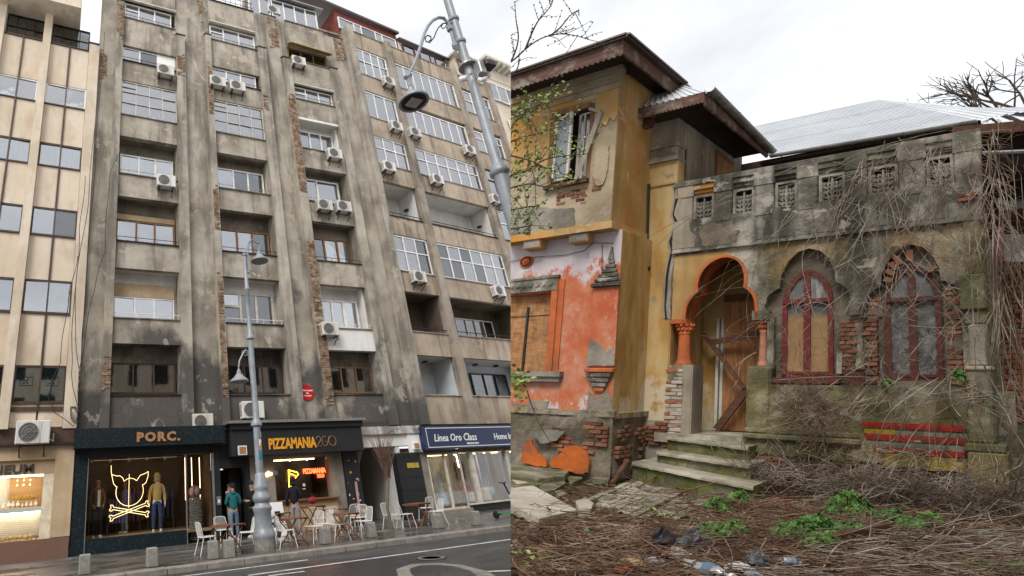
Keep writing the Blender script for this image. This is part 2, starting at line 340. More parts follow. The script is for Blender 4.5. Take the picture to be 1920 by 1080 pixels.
c = b.mix(b.math('MULTIPLY', b.rng(b.noise(5, 8, 0.7), 0.5, 0.62), 0.7), c, (0.20, 0.17, 0.125)); M['brick'] = b.done(c, 0.9, b.noise(22, 5, 0.7), 0.6, 0.01, 0.15)
b = NB('small_bricks'); _v = b.n('ShaderNodeTexWhiteNoise'); b.l(b.vec((4.0, 1, 13.3)), _v.inputs[0])
c = b.ramp(b.noise(3.5, 5, 0.7), [(0.36, (0.13, 0.075, 0.05)), (0.5, (0.25, 0.165, 0.11)), (0.62, (0.36, 0.285, 0.205))]); M['bricks'] = b.done(c, 0.9, b.noise(18, 5, 0.7), 0.5, 0.01, 0.15)
M['mortar'] = plaster('old_mortar', (0.20, 0.165, 0.125), (0.11, 0.09, 0.07), (0.31, 0.27, 0.21), (0.16, 0.13, 0.10), 1.5, 0.2, 0.6, None, 0.2, ((0.07, 0.075, 0.03), 1.6, 0.5), hs=0.9)
# street
b = NB('wet_asphalt'); g = b.noise(60, 3, 0.7); w = b.noise(0.5, 8, 0.65, b.vec((0.5, 1.4, 1)))
c = b.ramp(g, [(0.3, (0.022, 0.023, 0.025)), (0.7, (0.06, 0.06, 0.061))]); c = b.mix(b.rng(w, 0.45, 0.58, 0, 0.7), c, (0.10, 0.098, 0.095)); c = b.mix(b.math('MULTIPLY', b.rng(b.vor(.55, b.vec(off=(3, 1, 0))), 0, .012, 1, 0), .8), c, (.012, .012, .012))
M['asphalt'] = b.done(c, b.rng(w, 0.35, 0.65, 0.28, 0.62), g, 0.35, 0.01, 0.4)
b = NB('wet_pavement'); g = b.noise(30, 4, 0.7); w = b.noise(0.9, 7, 0.62, b.vec((0.6, 1.3, 1)))
c = b.ramp(w, [(0.32, (0.065, 0.06, 0.056)), (0.56, (0.11, 0.102, 0.095)), (0.72, (0.25, 0.235, 0.215))]); c = b.mix(b.math('MULTIPLY', g, 0.3), c, (0.06, 0.056, 0.052))
M['pave'] = b.done(c, b.rng(w, 0.35, 0.7, 0.12, 0.6), g, 0.25, 0.006, 0.5)
M['kerb'] = plain('kerb_stone', (0.27, 0.25, 0.22), 0.6, 0.3, 4, dirt=0.5)
M['paint'] = plain('worn_road_paint', (0.62, 0.61, 0.57), 0.6, 0.25, 9, dirt=0.5)
M['conc'] = plain('bollard_concrete', (0.27, 0.26, 0.235), 0.8, 0.3, 9, dirt=0.4, hs=0.3)
M['lampgrey'] = plain('blue_grey_lamp_paint', (0.29, 0.315, 0.345), 0.45, 0.15, 5, 0.1, 0.4, 0.25)
M['chairwhite'] = plain('white_chair_metal', (0.80, 0.78, 0.74), 0.4, 0.05, 4)
M['tablewood'] = wood('table_wood', (0.27, 0.115, 0.05), (0.14, 0.06, 0.03), 9, 0, 0.5)
M['steel'] = plain('grey_metal', (0.32, 0.32, 0.32), 0.4, 0.2, 6, 0.6)
b = NB('ac_casing'); oi = b.n('ShaderNodeObjectInfo'); c = b.ramp(oi.outputs['Random'], [(0.0, (0.50, 0.47, 0.40)), (0.35, (0.70, 0.69, 0.66)), (0.7, (0.62, 0.59, 0.52)), (1.0, (0.74, 0.73, 0.71))]); c = b.mix(b.math('MULTIPLY', b.rng(b.noise(1, 6, 0.65, b.vec((6, 6, 0.8))), 0.5, 0.62), 0.45), c, (0.16, 0.13, 0.10)); M['acwhite'] = b.done(c, 0.5)
M['acgrille'] = plain('ac_grille', (0.16, 0.15, 0.14), 0.5, 0.2, 8)
M['cable'] = plain('black_cable', (0.03, 0.028, 0.027), 0.6, 0.2, 3)
# ================================================================== street: ground
g = MB(); g.box(-14, 26, -4, 13.18, -0.6, -0.12); tag(g.obj('road', M['asphalt'], base=(4, 8, -0.12)), kind='structure')
g = MB(); g.box(-14, 26, 13.5, 26.5, -0.6, 0.0); pavement = tag(g.obj('pavement', M['pave'], base=(4, 16, 0)), kind='structure')
kerb = tag(MB().box(-14, 26, 13.2, 13.48, -0.6, -0.03).obj('kerb', M['kerb'], base=(4, 13.3, 0)), kind='structure')
ks = []
for i in range(22):
    x = -4 + i * 0.95
    m = MB(); m.bbox(x + 0.008, x + 0.942, 13.16 + random.uniform(-.006, .006), 13.5, -0.2, 0.004 + random.uniform(0, .008), 0.015); m.obj('kerb_stone', M['kerb'], kerb)
for a, bb in (((-4, 11.43), (-0.6, 11.43)), ((4.0, 11.42), (17.5, 11.4)), ((1.6, 12.52), (5.95, 12.53)), ((7.2, 8.35), (7.9, 7.9)), ((2.6, 9.0), (3.9, 9.0)), ((4.3, 11.0), (5.1, 10.95))):
    m = MB(); n = 14; w = 0.065
    dx, dy = bb[0] - a[0], bb[1] - a[1]; L = math.hypot(dx, dy); nx, ny = -dy / L * w, dx / L * w
    V = []; 
    for i in range(n + 1):
        t = i / n; x, y = a[0] + dx * t, a[1] + dy * t; j = random.uniform(0.8, 1.1)
        V += [(x + nx * j, y + ny * j, -0.116), (x - nx * j, y - ny * j, -0.116)]
    m.add(V, [(2 * i, 2 * i + 1, 2 * i + 3, 2 * i + 2) for i in range(n)])
    tag(m.obj('road_marking', M['paint'], base=(a[0], a[1], -0.116)), kind='structure')
m = MB(); isl = [(5.0, 6.6), (5.6, 8.3), (6.05, 9.0), (6.6, 9.28), (7.0, 9.0), (7.12, 8.5), (6.9, 7.6), (6.3, 6.6)]
m.slab(isl, -0.3, 0.0); m.m = 1; m.slab([(6.4 + (x - 6.4) * .66, 8.3 + (y - 8.3) * .66) for x, y in isl], -0.1, 0.012)
tag(m.obj('traffic_island', [M['kerb'], M['asphalt']], base=(6.4, 8.6, -0.12)), kind='structure')
mh = thing('manhole_cover', (7.35, 9.95, -0.118), 'round iron manhole cover in the wet road beyond the traffic island', 'manhole cover')
m = MB(); m.lathe([(0.01, 0.0), (0.33, 0.0), (0.33, 0.006), (0.01, 0.006)], (7.9, 10.35, -0.118), 24); m.obj('cover', M['iron'], mh)
m = MB()
for k in range(3): m.lathe([(0.09 + k * .09, 0), (0.12 + k * .09, 0), (0.12 + k * .09, 0.012), (0.09 + k * .09, 0.012)], (7.9, 10.35, -0.118), 24)
m.obj('ring', M['steel'], mh)

# the other side of the street, behind the viewer: it is what the lower windows mirror
OPP = thing('opposite_building', (12, -9, 0), 'brown rendered building across the street mirrored in the lower windows', 'building')
MB().box(-24, 56, -15, -9, -0.2, 15.5).obj('wall', M['cream'], OPP)
MB().box(-24, 56, -15, -8.6, 15.5, 16.1).obj('cornice', M['beigefin'], OPP)
for i in range(26):
    for k in range(4): MB().box(-23 + i * 3.05, -21.4 + i * 3.05, -9.01, -8.97, 1.0 + k * 3.6, 3.2 + k * 3.6).obj('window_pane', M['dark'], OPP)
# ================================================================== window maker
def win(par, F, x0, x1, z0, z1, y, cols=(1,), rows=(1,), fm='pvc', back='room', fw=0.06, dep=0.08, gl='glass', bd=0.06, clip=0, thin=None, label=None, rowset=None):
    t = thin or fw
    if gl == 'glass': gl = ['glass', 'glass', 'glass', 'glassd']
    f = MB(); f.box(x0, x0 + fw, y, y + dep, z0, z1); f.box(x1 - fw, x1, y, y + dep, z0, z1); f.box(x0 + fw, x1 - fw, y, y + dep, z0, z0 + fw); f.box(x0 + fw, x1 - fw, y, y + dep, z1 - fw, z1)
    W, H = x1 - x0 - 2 * fw, z1 - z0 - 2 * fw; sc = sum(cols); cells = []; cx = x0 + fw
    for i, c in enumerate(cols):
        w = W * c / sc; nx = cx + w
        if i < len(cols) - 1: f.box(nx - t / 2, nx + t / 2, y - 0.012, y + dep - 0.004, z0 + fw, z1 - fw)
        rs = (rowset or {}).get(i, rows); rz = z0 + fw; sr = sum(rs)
        for j, r in enumerate(rs):
            h = H * r / sr
            if j < len(rs) - 1: f.box(cx + (t / 2 if i else 0), nx - (t / 2 if i < len(cols) - 1 else 0), y - 0.006, y + dep - 0.008, rz + h - t / 2, rz + h + t / 2)
            cells.append((cx, nx, rz, rz + h)); rz += h
        cx = nx
    if isinstance(gl, list) and back in ('milk', 'palepane'): gl = 'glassp'
    wo_ = f.obj('window', M[fm], par, F, clip=clip)
    if label: wo_['label'] = label
    for c in cells:
        p = MB(); t1, t2, yy = random.uniform(-.012, .012), random.uniform(-.012, .012), y + dep * .45; p.hexa([(c[0] + .004, yy - t1, c[2] + .004), (c[1] - .004, yy + t1, c[2] + .004), (c[1] - .004, yy + t1 + .006, c[2] + .004), (c[0] + .004, yy - t1 + .006, c[2] + .004), (c[0] + .004, yy - t1 + t2, c[3] - .004), (c[1] - .004, yy + t1 + t2, c[3] - .004), (c[1] - .004, yy + t1 + t2 + .006, c[3] - .004), (c[0] + .004, yy - t1 + t2 + .006, c[3] - .004)])
        o = p.obj('pane', M[gl] if isinstance(gl, str) else M[random.choice(gl)], None, F, base=(x0, y, z0), clip=clip)
        b0 = Vector(o['_b']); o.parent = wo_; o.location = b0 - Vector(par['_b'])
    bk = MB(); n = max(2, int(W / 0.09)); yb = y + dep + (bd if back not in ('milk', 'palepane', 'lilac', 'lace') else .02)
    if back in ('lace', 'lilac', 'ycurt', 'gcurt'):
        V = []
        for i in range(n + 1): V += [(x0 + fw + W * i / n, yb + (0.015 if i % 2 else -0.015), z0 + fw * .5), (x0 + fw + W * i / n, yb + (0.015 if i % 2 else -0.015), z1 - fw * .5)]
        bk.add(V, [(2 * i, 2 * i + 2, 2 * i + 3, 2 * i + 1) for i in range(n)])
    else: bk.box(x0 + .01, x1 - .01, yb, yb + 0.01, z0 + .01, z1 - .01)
    o = bk.obj('curtain' if back in ('lace', 'lilac', 'ycurt', 'gcurt') else ('blind' if back in ('palepane', 'milk', 'blind') else 'dark_room'), M[back], None, F, base=(x0, y, z0), clip=clip)
    b0 = Vector(o['_b']); o.parent = wo_; o.location = b0 - Vector(par['_b'])
    return wo_
def sub(mb, name, mat, part, grand, F=FL, base=(0, 0, 0), **k):   # a sub-part: child of a part whose own origin is its thing's
    o = mb.obj(name, mat, None, F, base=base, **k); o.parent = part; o.location = Vector(o['_b']) - Vector(grand['_b']); return o

# ================================================================== grey apartment building
GB = thing('apartment_building', (8, 19.1, 4), 'soot stained grey apartment building with tall pilasters and peeling plaster above the shops', 'building')
YF, YS, YP, YB = 18.93, 19.08, 19.2, 19.8
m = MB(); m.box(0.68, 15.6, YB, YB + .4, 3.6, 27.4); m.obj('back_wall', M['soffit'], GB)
def rough_top(mb, x0, x1, y0, y1, z0, z1, slope=0.0):
    mb.hexa([(x0, y0, z0), (x1, y0, z0), (x1, y1, z0), (x0, y1, z0), (x0, y0, z1 - slope), (x1, y0, z1 - slope), (x1, y1, z1), (x0, y1, z1)])
for x0, x1, z1 in ((0.68, 1.42, 27.4), (4.85, 5.98, 28.6), (9.5, 10.5, 27.5), (14.05, 15.2, 27.2)):
    m = MB(); m.box(x0, x1, YP, YB - .002, 3.75, z1); m.obj('pier', M['grey'], GB)
    m = MB(); m.box(x0 - .0, x1 + .0, YP - .03, YB, z1, z1 + .06); m.obj('pier_cap', M['iron'], GB)
for x0, x1, z1 in ((1.42, 1.74, 25.6), (4.4, 4.85, 24.2), (5.98, 6.28, 24.75), (9.0, 9.5, 24.8), (10.5, 10.98, 24.5), (13.55, 14.05, 24.6)):
    m = MB(); rough_top(m, x0, x1, YF, YB - .004, 3.78, z1, 0.35)
    o = m.obj('fin', M['greyfin'], GB)
    m = MB(); m.hexa([(x0 - .03, YF - .04, z1 - .36), (x1 + .03, YF - .04, z1 - .36), (x1 + .03, YP + .1, z1 - .12), (x0 - .03, YP + .1, z1 - .12), (x0 - .03, YF - .04, z1 - .31), (x1 + .03, YF - .04, z1 - .31), (x1 + .03, YP + .1, z1 - .07), (x0 - .03, YP + .1, z1 - .07)])
    m.obj('fin_cap', M['iron'], GB)
m = MB(); rough_top(m, 15.2, 15.62, 18.82, YB, 3.75, 28.5, 0.3); m.obj('corner_post', M['greyfin'], GB)
m = MB(); rough_top(m, 15.0, 15.2, 19.05, YB, 3.75, 27.9, 0.2); m.obj('corner_post', M['greyfin'], GB)
for x0, x1, za, zb in ((4.4, 4.85, 23.6, 28.6), (5.98, 6.28, 23.9, 28.6), (9.0, 9.5, 24.0, 27.45), (10.5, 10.98, 23.9, 27.45), (13.55, 14.05, 23.8, 27.15)):
    MB().box(x0, x1, YP + .01, YB - .003, za, zb).obj('pier_head', M['grey'], GB)
# brick showing where the plaster has fallen from the fins
for x0, x1, spans in ((1.42, 1.74, ((5.3, 6.6), (22.5, 25.0))), (6.0, 6.26, ((5.0, 10.4), (12.5, 14.8), (19.0, 22.4))), (9.02, 9.3, ((20.0, 21.0),)), (10.52, 10.95, ((4.6, 8.4), (8.6, 12.5), (15.2, 21.5))), (4.42, 4.82, ((21, 22.5),))):
    for za, zb in spans:
        m = MB(); z = za; k = 0
        while z < zb:
            x = x0 + (0.0 if k % 2 else -0.11)
            while x < x1:
                xa, xb = max(x, x0) + .006, min(x + .23, x1) - .006
                e = min(z - za, zb - z)
                if xb - xa > .04 and random.random() < min(.97, .45 + e): m.box(xa, xb, YF - random.uniform(.012, .04), YF + .03, z + .006, z + .068)
                x += .23
            z += .076; k += 1
        o = m.obj('exposed_brick', M['bricks'], GB); o['kind'] = 'stuff'
for xa, xb, yy, za, zb in ((9.9, 10.5, YP, 24.9, 27.4), (5.7, 5.98, YP, 25.5, 28.4), (14.3, 15.0, YP, 25.3, 27.1), (0.7, 1.05, YP, 20.0, 22.5)):
    m = MB(); z = za; k = 0
    while z < zb:
        x = xa + (0.0 if k % 2 else -0.11)
        while x < xb:
            p, q = max(x, xa) + .006, min(x + .23, xb) - .006
            if q - p > .04 and mnoise.noise(Vector((x * 1.7, z * 1.1, 3))) > -.12: m.box(p, q, yy - random.uniform(.01, .035), yy + .03, z + .006, z + .068)
            x += .23
        z += .076; k += 1
    o = m.obj('exposed_brick', M['bricks'], GB); o['kind'] = 'stuff'
BAY = ((1.74, 4.4), (6.28, 9.0), (10.98, 13.55))
SP = ((3.9, 5.12), (7.12, 8.13), (10.3, 11.5), (13.7, 14.82), (16.88, 18.08), (20.18, 21.4), (22.42, 24.28), (25.5, 27.3))
for bi, (x0, x1) in enumerate(BAY):
    for si, (za, zb) in enumerate(SP):
        if bi == 2 and si == 5: za = 20.15
        if bi == 2 and si == 7: za = 25.3
        mt = 'dirty'
        if bi == 2 and si == 1: mt = 'white'
        m = MB(); m.box(x0, x1, YS + random.uniform(0, .02), YS + .25, za, zb); m.obj('parapet', M[mt], GB)
        m = MB(); m.box(x0 + .002, x1 - .002, YS - .05, YS + .3, zb, zb + .045); m.obj('sill', M['iron'] if random.random() < .5 else M['soffit'], GB)
        if si < 5:
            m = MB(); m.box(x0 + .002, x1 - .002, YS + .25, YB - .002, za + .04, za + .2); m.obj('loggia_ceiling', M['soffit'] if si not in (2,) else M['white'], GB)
            if si > 0:
                pass
    # handrails along the parapets
    for zz, mt in ((5.12, None), (8.13, 'pvc'), (11.5, 'iron'), (14.82, 'blind'), (21.4, 'iron'), (24.28, 'iron')):
        if mt:
            m = MB(); m.tube([(x0, YS - .02, zz + .22), (x1, YS - .02, zz + .22)], .014, 6)
            for k in range(4): m.tube([(x0 + .1 + k * (x1 - x0 - .2) / 3, YS - .02, zz), (x0 + .1 + k * (x1 - x0 - .2) / 3, YS - .02, zz + .22)], .009, 5)
            m.obj('handrail', M[mt], GB)
# white rear walls of the second-floor loggias
for (x0, x1), zt in zip(BAY, (10.4, 10.4, 10.4)):
    m = MB(); m.box(x0 + .003, x1 - .003, YB - .03, YB, 8.13, zt); m.obj('loggia_wall', M['white'], GB)
MB().box(13.44, 13.54, YS + .25, YB, 8.13, 10.3).obj('loggia_wall', M['white'], GB); MB().box(13.44, 13.54, YS + .25, YB, 18.08, 20.15).obj('loggia_wall', M['white'], GB)
m = MB(); m.box(11.0, 13.44, YB - .03, YB, 18.08, 20.15); m.obj('loggia_wall', M['white'], GB); MB().box(10.99, 13.54, YS + .26, YB - .03, 20.1, 20.2).obj('loggia_ceiling', M['white'], GB); MB().box(10.99, 13.54, YS - .02, YS + .25, 20.0, 20.14).obj('loggia_lintel', M['white'], GB)
yw = YB - .16
D = {}
win(GB, FL, 1.78, 4.3, 5.3, 6.5, yw, (1, 1, 1), fm='darkwood', back='ycurt', gl='glassd')
m = MB(); m.box(1.8, 4.28, yw - .02, yw + .07, 9.27, 9.85); m.obj('roller_blind', M['blind'], GB)
win(GB, FL, 1.8, 4.28, 8.25, 9.27, yw, (1, 1, 1), back='room', gl='glass')
m = MB(); m.box(1.78, 4.34, yw - .02, yw + .07, 12.87, 13.12); m.obj('roller_box', M['blind'], GB)
win(GB, FL, 1.78, 4.34, 11.6, 12.87, yw, (1, 1, 1), fm='woodwin', back='room', fw=.08)
win(GB, FL, 1.86, 4.3, 15.0, 16.3, yw, (1, 1, 1), back='lilac', fw=.08)
win(GB, FL, 1.76, 4.4, 18.12, 20.15, YS + .05, (1, 1, 1, 1), (1.1, 1, .9), fm='oldwhite', back='milk', fw=.05, thin=.03, bd=.35, gl='glass', rowset={0: (1.1, 1, .45, .45)})
win(GB, FL, 1.76, 3.5, 21.44, 22.38, YS + .12, (1, 1.1), fm='pvc', back='room', bd=.3)
m = MB(); m.box(3.5, 4.38, YS + .12, YS + .2, 21.44, 22.4); m.obj('white_panel', M['pvc'], GB)
win(GB, FL, 1.78, 4.2, 24.35, 25.45, YS + .12, (.8, 1, 1), fm='pvc', back='palepane', bd=.3, rowset={0: (1.6, 1)})
win(GB, FL, 6.35, 8.95, 5.3, 6.5, yw, (1, 1, 1), fm='darkwood', back='ycurt', gl='glassd')
win(GB, FL, 6.4, 8.85, 8.3, 9.8, yw, (1, 1, 1), fm='oldwhite', back='room', fw=.1, rowset={0: (1, .8)})
win(GB, FL, 6.45, 8.92, 11.75, 13.0, yw, (1, 1, 1), fm='woodwin', back='room', fw=.08)
win(GB, FL, 6.45, 8.92, 15.1, 16.4, yw, (1, 1, 1), fm='pvc', back='lilac', fw=.08)
win(GB, FL, 6.3, 9.0, 18.12, 20.15, YS + .05, (1, 1, 1, 1), (1.1, 1, .9), fm='oldwhite', back='milk', fw=.05, thin=.03, bd=.35, gl='glass', rowset={0: (1.1, 1, .45, .45)})
win(GB, FL, 6.32, 8.8, 21.44, 22.38, YS + .12, (.9, 1, 1), fm='pvc', back='lilac', bd=.3)
win(GB, FL, 6.32, 8.95, 24.35, 25.45, YS + .12, (.8, 1, 1), fm='pvc', back='palepane', bd=.3, rowset={0: (1.6, 1)})
win(GB, FL, 11.05, 13.5, 5.3, 6.5, yw, (1, 1, 1), fm='woodwin', back='ycurt', gl='glassd')
win(GB, FL, 11.2, 12.55, 8.35, 9.75, yw, (1, 1), back='room', fw=.09)
win(GB, FL, 12.55, 13.3, 8.35, 9.75, yw, (1,), back='palepane', fw=.07, gl='glass')
win(GB, FL, 11.1, 13.5, 11.75, 13.1, yw, (1, 1, 1), fm='woodwin', back='room', fw=.09)
win(GB, FL, 11.2, 13.3, 15.2, 16.6, yw, (1, 1.8), fm='pvc', back='lilac', fw=.09)
win(GB, FL, 11.15, 13.4, 18.4, 19.75, yw, (1, 1, 1), fm='pvc', back='lilac', fw=.09)
win(GB, FL, 11.0, 13.5, 21.44, 22.38, YS + .12, (.9, 1, 1), fm='pvc', back='lilac', bd=.3, rowset={0: (1, .8)})
win(GB, FL, 11.0, 13.5, 24.35, 25.3, YS + .12, (1, 1, 1), fm='woodwin', back='ycurt', bd=.3, gl='glassd')
for x0, z in ((6.25, 25.52), (10.95, 22.42), (1.74, 25.5)):
    m = MB(); m.box(x0, x0 + 2.7, YS - .12, YS + .1, z, z + .07); m.obj('lintel_hood', M['oldwhite'], GB)
m = MB(); m.hexa([(10.95, YS - .5, 25.05), (13.7, YS - .45, 25.0), (13.7, YS, 25.3), (10.95, YS, 25.45), (10.95, YS - .5, 25.09), (13.7, YS - .45, 25.04), (13.7, YS, 25.34), (10.95, YS, 25.49)]); m.obj('awning', M['ycurt'], GB)
# roof terrace glazing
m = MB(); m.box(8.9, 13.5, 19.8, 20.4, 27.2, 29.6); m.obj('penthouse_wall', M['greyfin'], GB)
win(GB, FL, 8.9, 10.3, 27.6, 30.0, 19.4, (1, 1), (2, 1), fm='pvc', back='palepane', bd=.3)
win(GB, FL, 10.4, 13.5, 27.45, 29.3, 19.4, (1, 1, 1, 1), fm='pvc', back='palepane', bd=.3)
m = MB(); m.hexa([(10.3, 19.15, 29.4), (13.9, 19.15, 29.35), (13.9, 22, 29.9), (10.3, 22, 29.9), (10.3, 19.15, 29.5), (13.9, 19.15, 29.45), (13.9, 22, 30), (10.3, 22, 30)]); m.obj('canopy', M['steel'], GB)
m = MB(); m.box(13.5, 15.6, 19.6, 20.3, 27.3, 27.9); m.box(13.4, 15.7, 19.5, 20.4, 27.9, 28.05); m.obj('chimney_block', M['greyfin'], GB)
m = MB()
for k in range(9): m.tube([(6.4 + k * .31, YS + .05, 27.3), (6.4 + k * .31, YS + .05, 28.0)], .012, 5)
m.tube([(6.3, YS + .05, 28.0), (9, YS + .05, 28.0)], .02, 6); m.tube([(6.3, YS + .05, 27.62), (9, YS + .05, 27.62)], .015, 6)
m.obj('roof_railing', M['iron'], GB)

# ================================================================== beige block on the right, bent away
BB = thing('balcony_building', (5, 0, 4), 'beige apartment building with wide white glazed balconies to the right of the corner post', 'building', F=FW)
CA, CB, CC = (0.02, 2.66), (3.18, 8.68), (9.15, 12.15)
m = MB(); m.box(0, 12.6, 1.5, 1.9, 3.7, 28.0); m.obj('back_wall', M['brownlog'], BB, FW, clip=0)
for x0, x1 in ((2.66, 3.18), (8.68, 9.15), (12.15, 12.6)):
    m = MB(); m.box(x0, x1, -.16, 1.5, 3.75, 28.25); m.obj('fin', M['beigefin'], BB, FW, clip=0)
RW = ((3.78, 5.08), (7.02, 8.17), (10.32, 11.42), (13.58, 14.68), (16.9, 18.03), (20.0, 21.3), (23.35, 24.6), (26.8, 28.1))
for x0, x1 in (CA, CB, CC):
    for i, (za, zb) in enumerate(RW):
        m = MB(); m.box(x0, x1, 0.0, .2, za, zb); m.obj('parapet', M['beige'], BB, FW, clip=0)
        m = MB(); m.box(x0, x1, -.05, .25, zb, zb + .05); m.obj('sill', M['beigefin'] if i != 3 else M['iron'], BB, FW, clip=0)
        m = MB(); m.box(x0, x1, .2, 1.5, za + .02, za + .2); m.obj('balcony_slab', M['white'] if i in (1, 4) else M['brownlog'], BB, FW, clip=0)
for za, zb, mt in ((5.1, 7.03, 'bluewhite'), (14.7, 16.92, 'white'), (8.2, 10.33, 'brownlog')):
    for x0, x1 in (CA, CB, CC):
        m = MB(); m.box(x0, x1, 1.46, 1.5, za, zb); m.box(x1 - .04, x1 - .002, .2, 1.46, za, zb); m.box(x0 + .002, x0 + .04, .2, 1.46, za, zb); m.obj('loggia_wall', M[mt], BB, FW, clip=0)
for x0, x1 in (CA, CB):
    for zr in (8.17, 14.7):
        m = MB(); m.tube([(x0, .05, zr + .25), (x1, .05, zr + .25)], .022, 6)
        for k in range(6):
            xx = x0 + .1 + (x1 - x0 - .2) * k / 5; m.tube([(xx, .05, zr), (xx, .05, zr + .25)], .012, 5)
        m.obj('handrail', M['iron'], BB, FW, clip=0)
Wn = lambda x0, x1, z0, z1, cols, rows=(1,), back='palepane', fm='pvc', y=.04, bd=.3, **k: win(BB, FW, x0, x1, z0, z1, y, cols, rows, fm=fm, back=back, bd=bd, clip=0, thin=.06, fw=.075, **k)
Wn(.05, 2.62, 11.47, 13.55, (1, 1, 1), (1.35, 1), back='room'); Wn(3.2, 8.65, 11.47, 13.55, (1, 1, 1, 1, 1, 1), (1.35, 1), back='room')
Wn(.05, 2.62, 18.08, 20.0, (1, 1, 1), (1.5, 1)); Wn(3.2, 8.65, 18.08, 19.98, (1, 1, 1, 1, 1, 1), (1.5, 1))
Wn(.05, 2.62, 21.35, 23.3, (1, 1, 1)); Wn(3.2, 8.65, 21.35, 23.1, (1,) * 7)
Wn(.05, 2.62, 24.65, 26.75, (1, 1, 1, 1), (1.3, 1)); Wn(3.2, 8.65, 24.65, 26.75, (1,) * 7)
Wn(9.2, 12.1, 11.47, 13.55, (1, 1, 1), (1.35, 1)); Wn(9.2, 12.1, 14.72, 16.85, (1, 1, 1), (1.35, 1)); Wn(9.2, 12.1, 18.08, 19.95, (1, 1, 1), (1.35, 1), fm='darkwood', back='milk')
Wn(9.2, 12.1, 21.35, 23.1, (1, 1, 1), (2, 1)); Wn(9.2, 12.1, 24.65, 26.6, (1, 1, 1), (1.35, 1))
for x0, x1, z0, z1, fm, bk, cols in ((.4, 1.5, 5.2, 6.6, 'black', 'room', (1, 1)), (3.5, 4.3, 5.2, 6.6, 'black', 'room', (1,)), (5.2, 8.0, 5.2, 6.6, 'black', 'room', (1, 1, 1)),
                                     (.3, 1.3, 8.2, 9.75, 'pvc', 'room', (1,)), (3.4, 4.3, 8.2, 9.75, 'pvc', 'room', (1,)), (5.0, 8.0, 8.2, 9.75, 'pvc', 'lace', (1, 1, 1, 1)),
                                     (.1, 1.2, 14.8, 15.9, 'black', 'room', (1, 1)), (3.3, 3.9, 14.8, 15.9, 'black', 'room', (1,)), (4.9, 7.4, 14.8, 15.8, 'black', 'room', (1, 1, 1))):
    win(BB, FW, x0, x1, z0, z1, 1.33, cols, fm=fm, back=bk, bd=.02, gl='glassd', clip=0)
for x, z in ((2.55, 15.9), (8.55, 15.9), (1.6, 6.9), (5.2, 6.9), (6.8, 6.9)):
    m = MB(); m.box(x - .1, x + .06, .75, 1.0, z, z + .08); m.obj('loggia_lamp', M['black'], BB, FW, clip=0)
# roof storey
m = MB(); m.box(-.6, 4.6, .45, 3, 28.0, 30.2); m.obj('roof_storey', plain('red_roof_band', (0.22, 0.055, 0.042), .7, .3, 4, dirt=.3), BB, FW, clip=0)
win(BB, FW, -.5, 4.3, 28.5, 29.45, .3, (1, .5, 1, .5, 1), fm='pvc', back='room', bd=.05, clip=0)
m = MB(); m.hexa([(-3.0, .2, 30.2), (4.7, .2, 30.1), (4.7, 4, 32.2), (-3.0, 4, 32.2), (-3.0, .2, 30.4), (4.7, .2, 30.3), (4.7, 4, 32.4), (-3.0, 4, 32.4)]); m.obj('roof_edge', M['bronze'], BB, FW, clip=0)
m = MB(); m.box(4.6, 9.2, .45, 3, 28.0, 29.6); m.obj('roof_storey', M['palefar'], BB, FW, clip=0)
win(BB, FW, 4.9, 8.9, 28.45, 29.4, .3, (1, .5, 1, .5, 1), fm='darkwood', back='room', bd=.05, clip=0)
m = MB(); m.hexa([(4.6, .15, 29.55), (9.4, .15, 29.5), (9.4, 3, 31), (4.6, 3, 31), (4.6, .15, 29.7), (9.4, .15, 29.65), (9.4, 3, 31.2), (4.6, 3, 31.2)]); m.obj('roof_edge', M['bronze'], BB, FW, clip=0)
m = MB(); m.box(9.3, 11.9, -.1, 2, 27.9, 29.6); m.obj('roof_hut', M['palefar'], BB, FW, clip=0)
m = MB(); m.box(9.1, 12.1, -.5, 2.2, 29.6, 29.75); m.obj('roof_edge', M['oldwhite'], BB, FW, clip=0)
win(BB, FW, 9.6, 11.6, 28.1, 29.4, -.2, (1, 1), fm='woodwin', back='milk', bd=.02, clip=0)
m = MB(); m.tube([(.6, 2, 30.6), (.6, 2, 32.6)], .02, 5); m.tube([(.2, 2, 32.3), (1.0, 2, 32.3)], .012, 4); m.tube([(.3, 2, 31.9), (.9, 2, 31.9)], .012, 4); m.obj('aerial', M['steel'], BB, FW)
# pale neighbour at the far end
PB = thing('pale_building', (14, 0, 20), 'pale rendered building at the far end of the row behind the lamp post', 'building', F=FW)
m = MB(); m.box(12.62, 22, .3, 3, 3.7, 29.4); m.obj('wall', M['palefar'], PB, FW, clip=-1)
m = MB(); m.box(12.6, 22, -.5, 3.2, 30.6, 30.8); 
for k in range(14): m.box(12.8 + k * .6, 12.95 + k * .6, -.45, .3, 30.4, 30.6)
m.obj('cornice', M['oldwhite'], PB, FW, clip=-1)
m = MB(); m.box(12.62, 22, .25, 2.6, 29.4, 30.6); m.obj('attic_wall', M['palefar'], PB, FW, clip=-1)
win(PB, FW, 12.7, 17.0, 27.2, 28.8, .15, (1, 1, 1, 1), fm='pvc', back='room', bd=.02, clip=-1)
for z in (17.6, 20.9, 24.0):
    win(PB, FW, 14.0, 16.2, z, z + 1.5, .15, (1, 1), fm='pvc', back='room', bd=.02, clip=-1)
    m = MB(); m.box(13.6, 17, -.5, .3, z - 1.2, z - 1.05); m.box(13.6, 17, -.5, -.45, z - 1.05, z - .3); m.obj('balcony', M['bronze'], PB, FW, clip=-1)

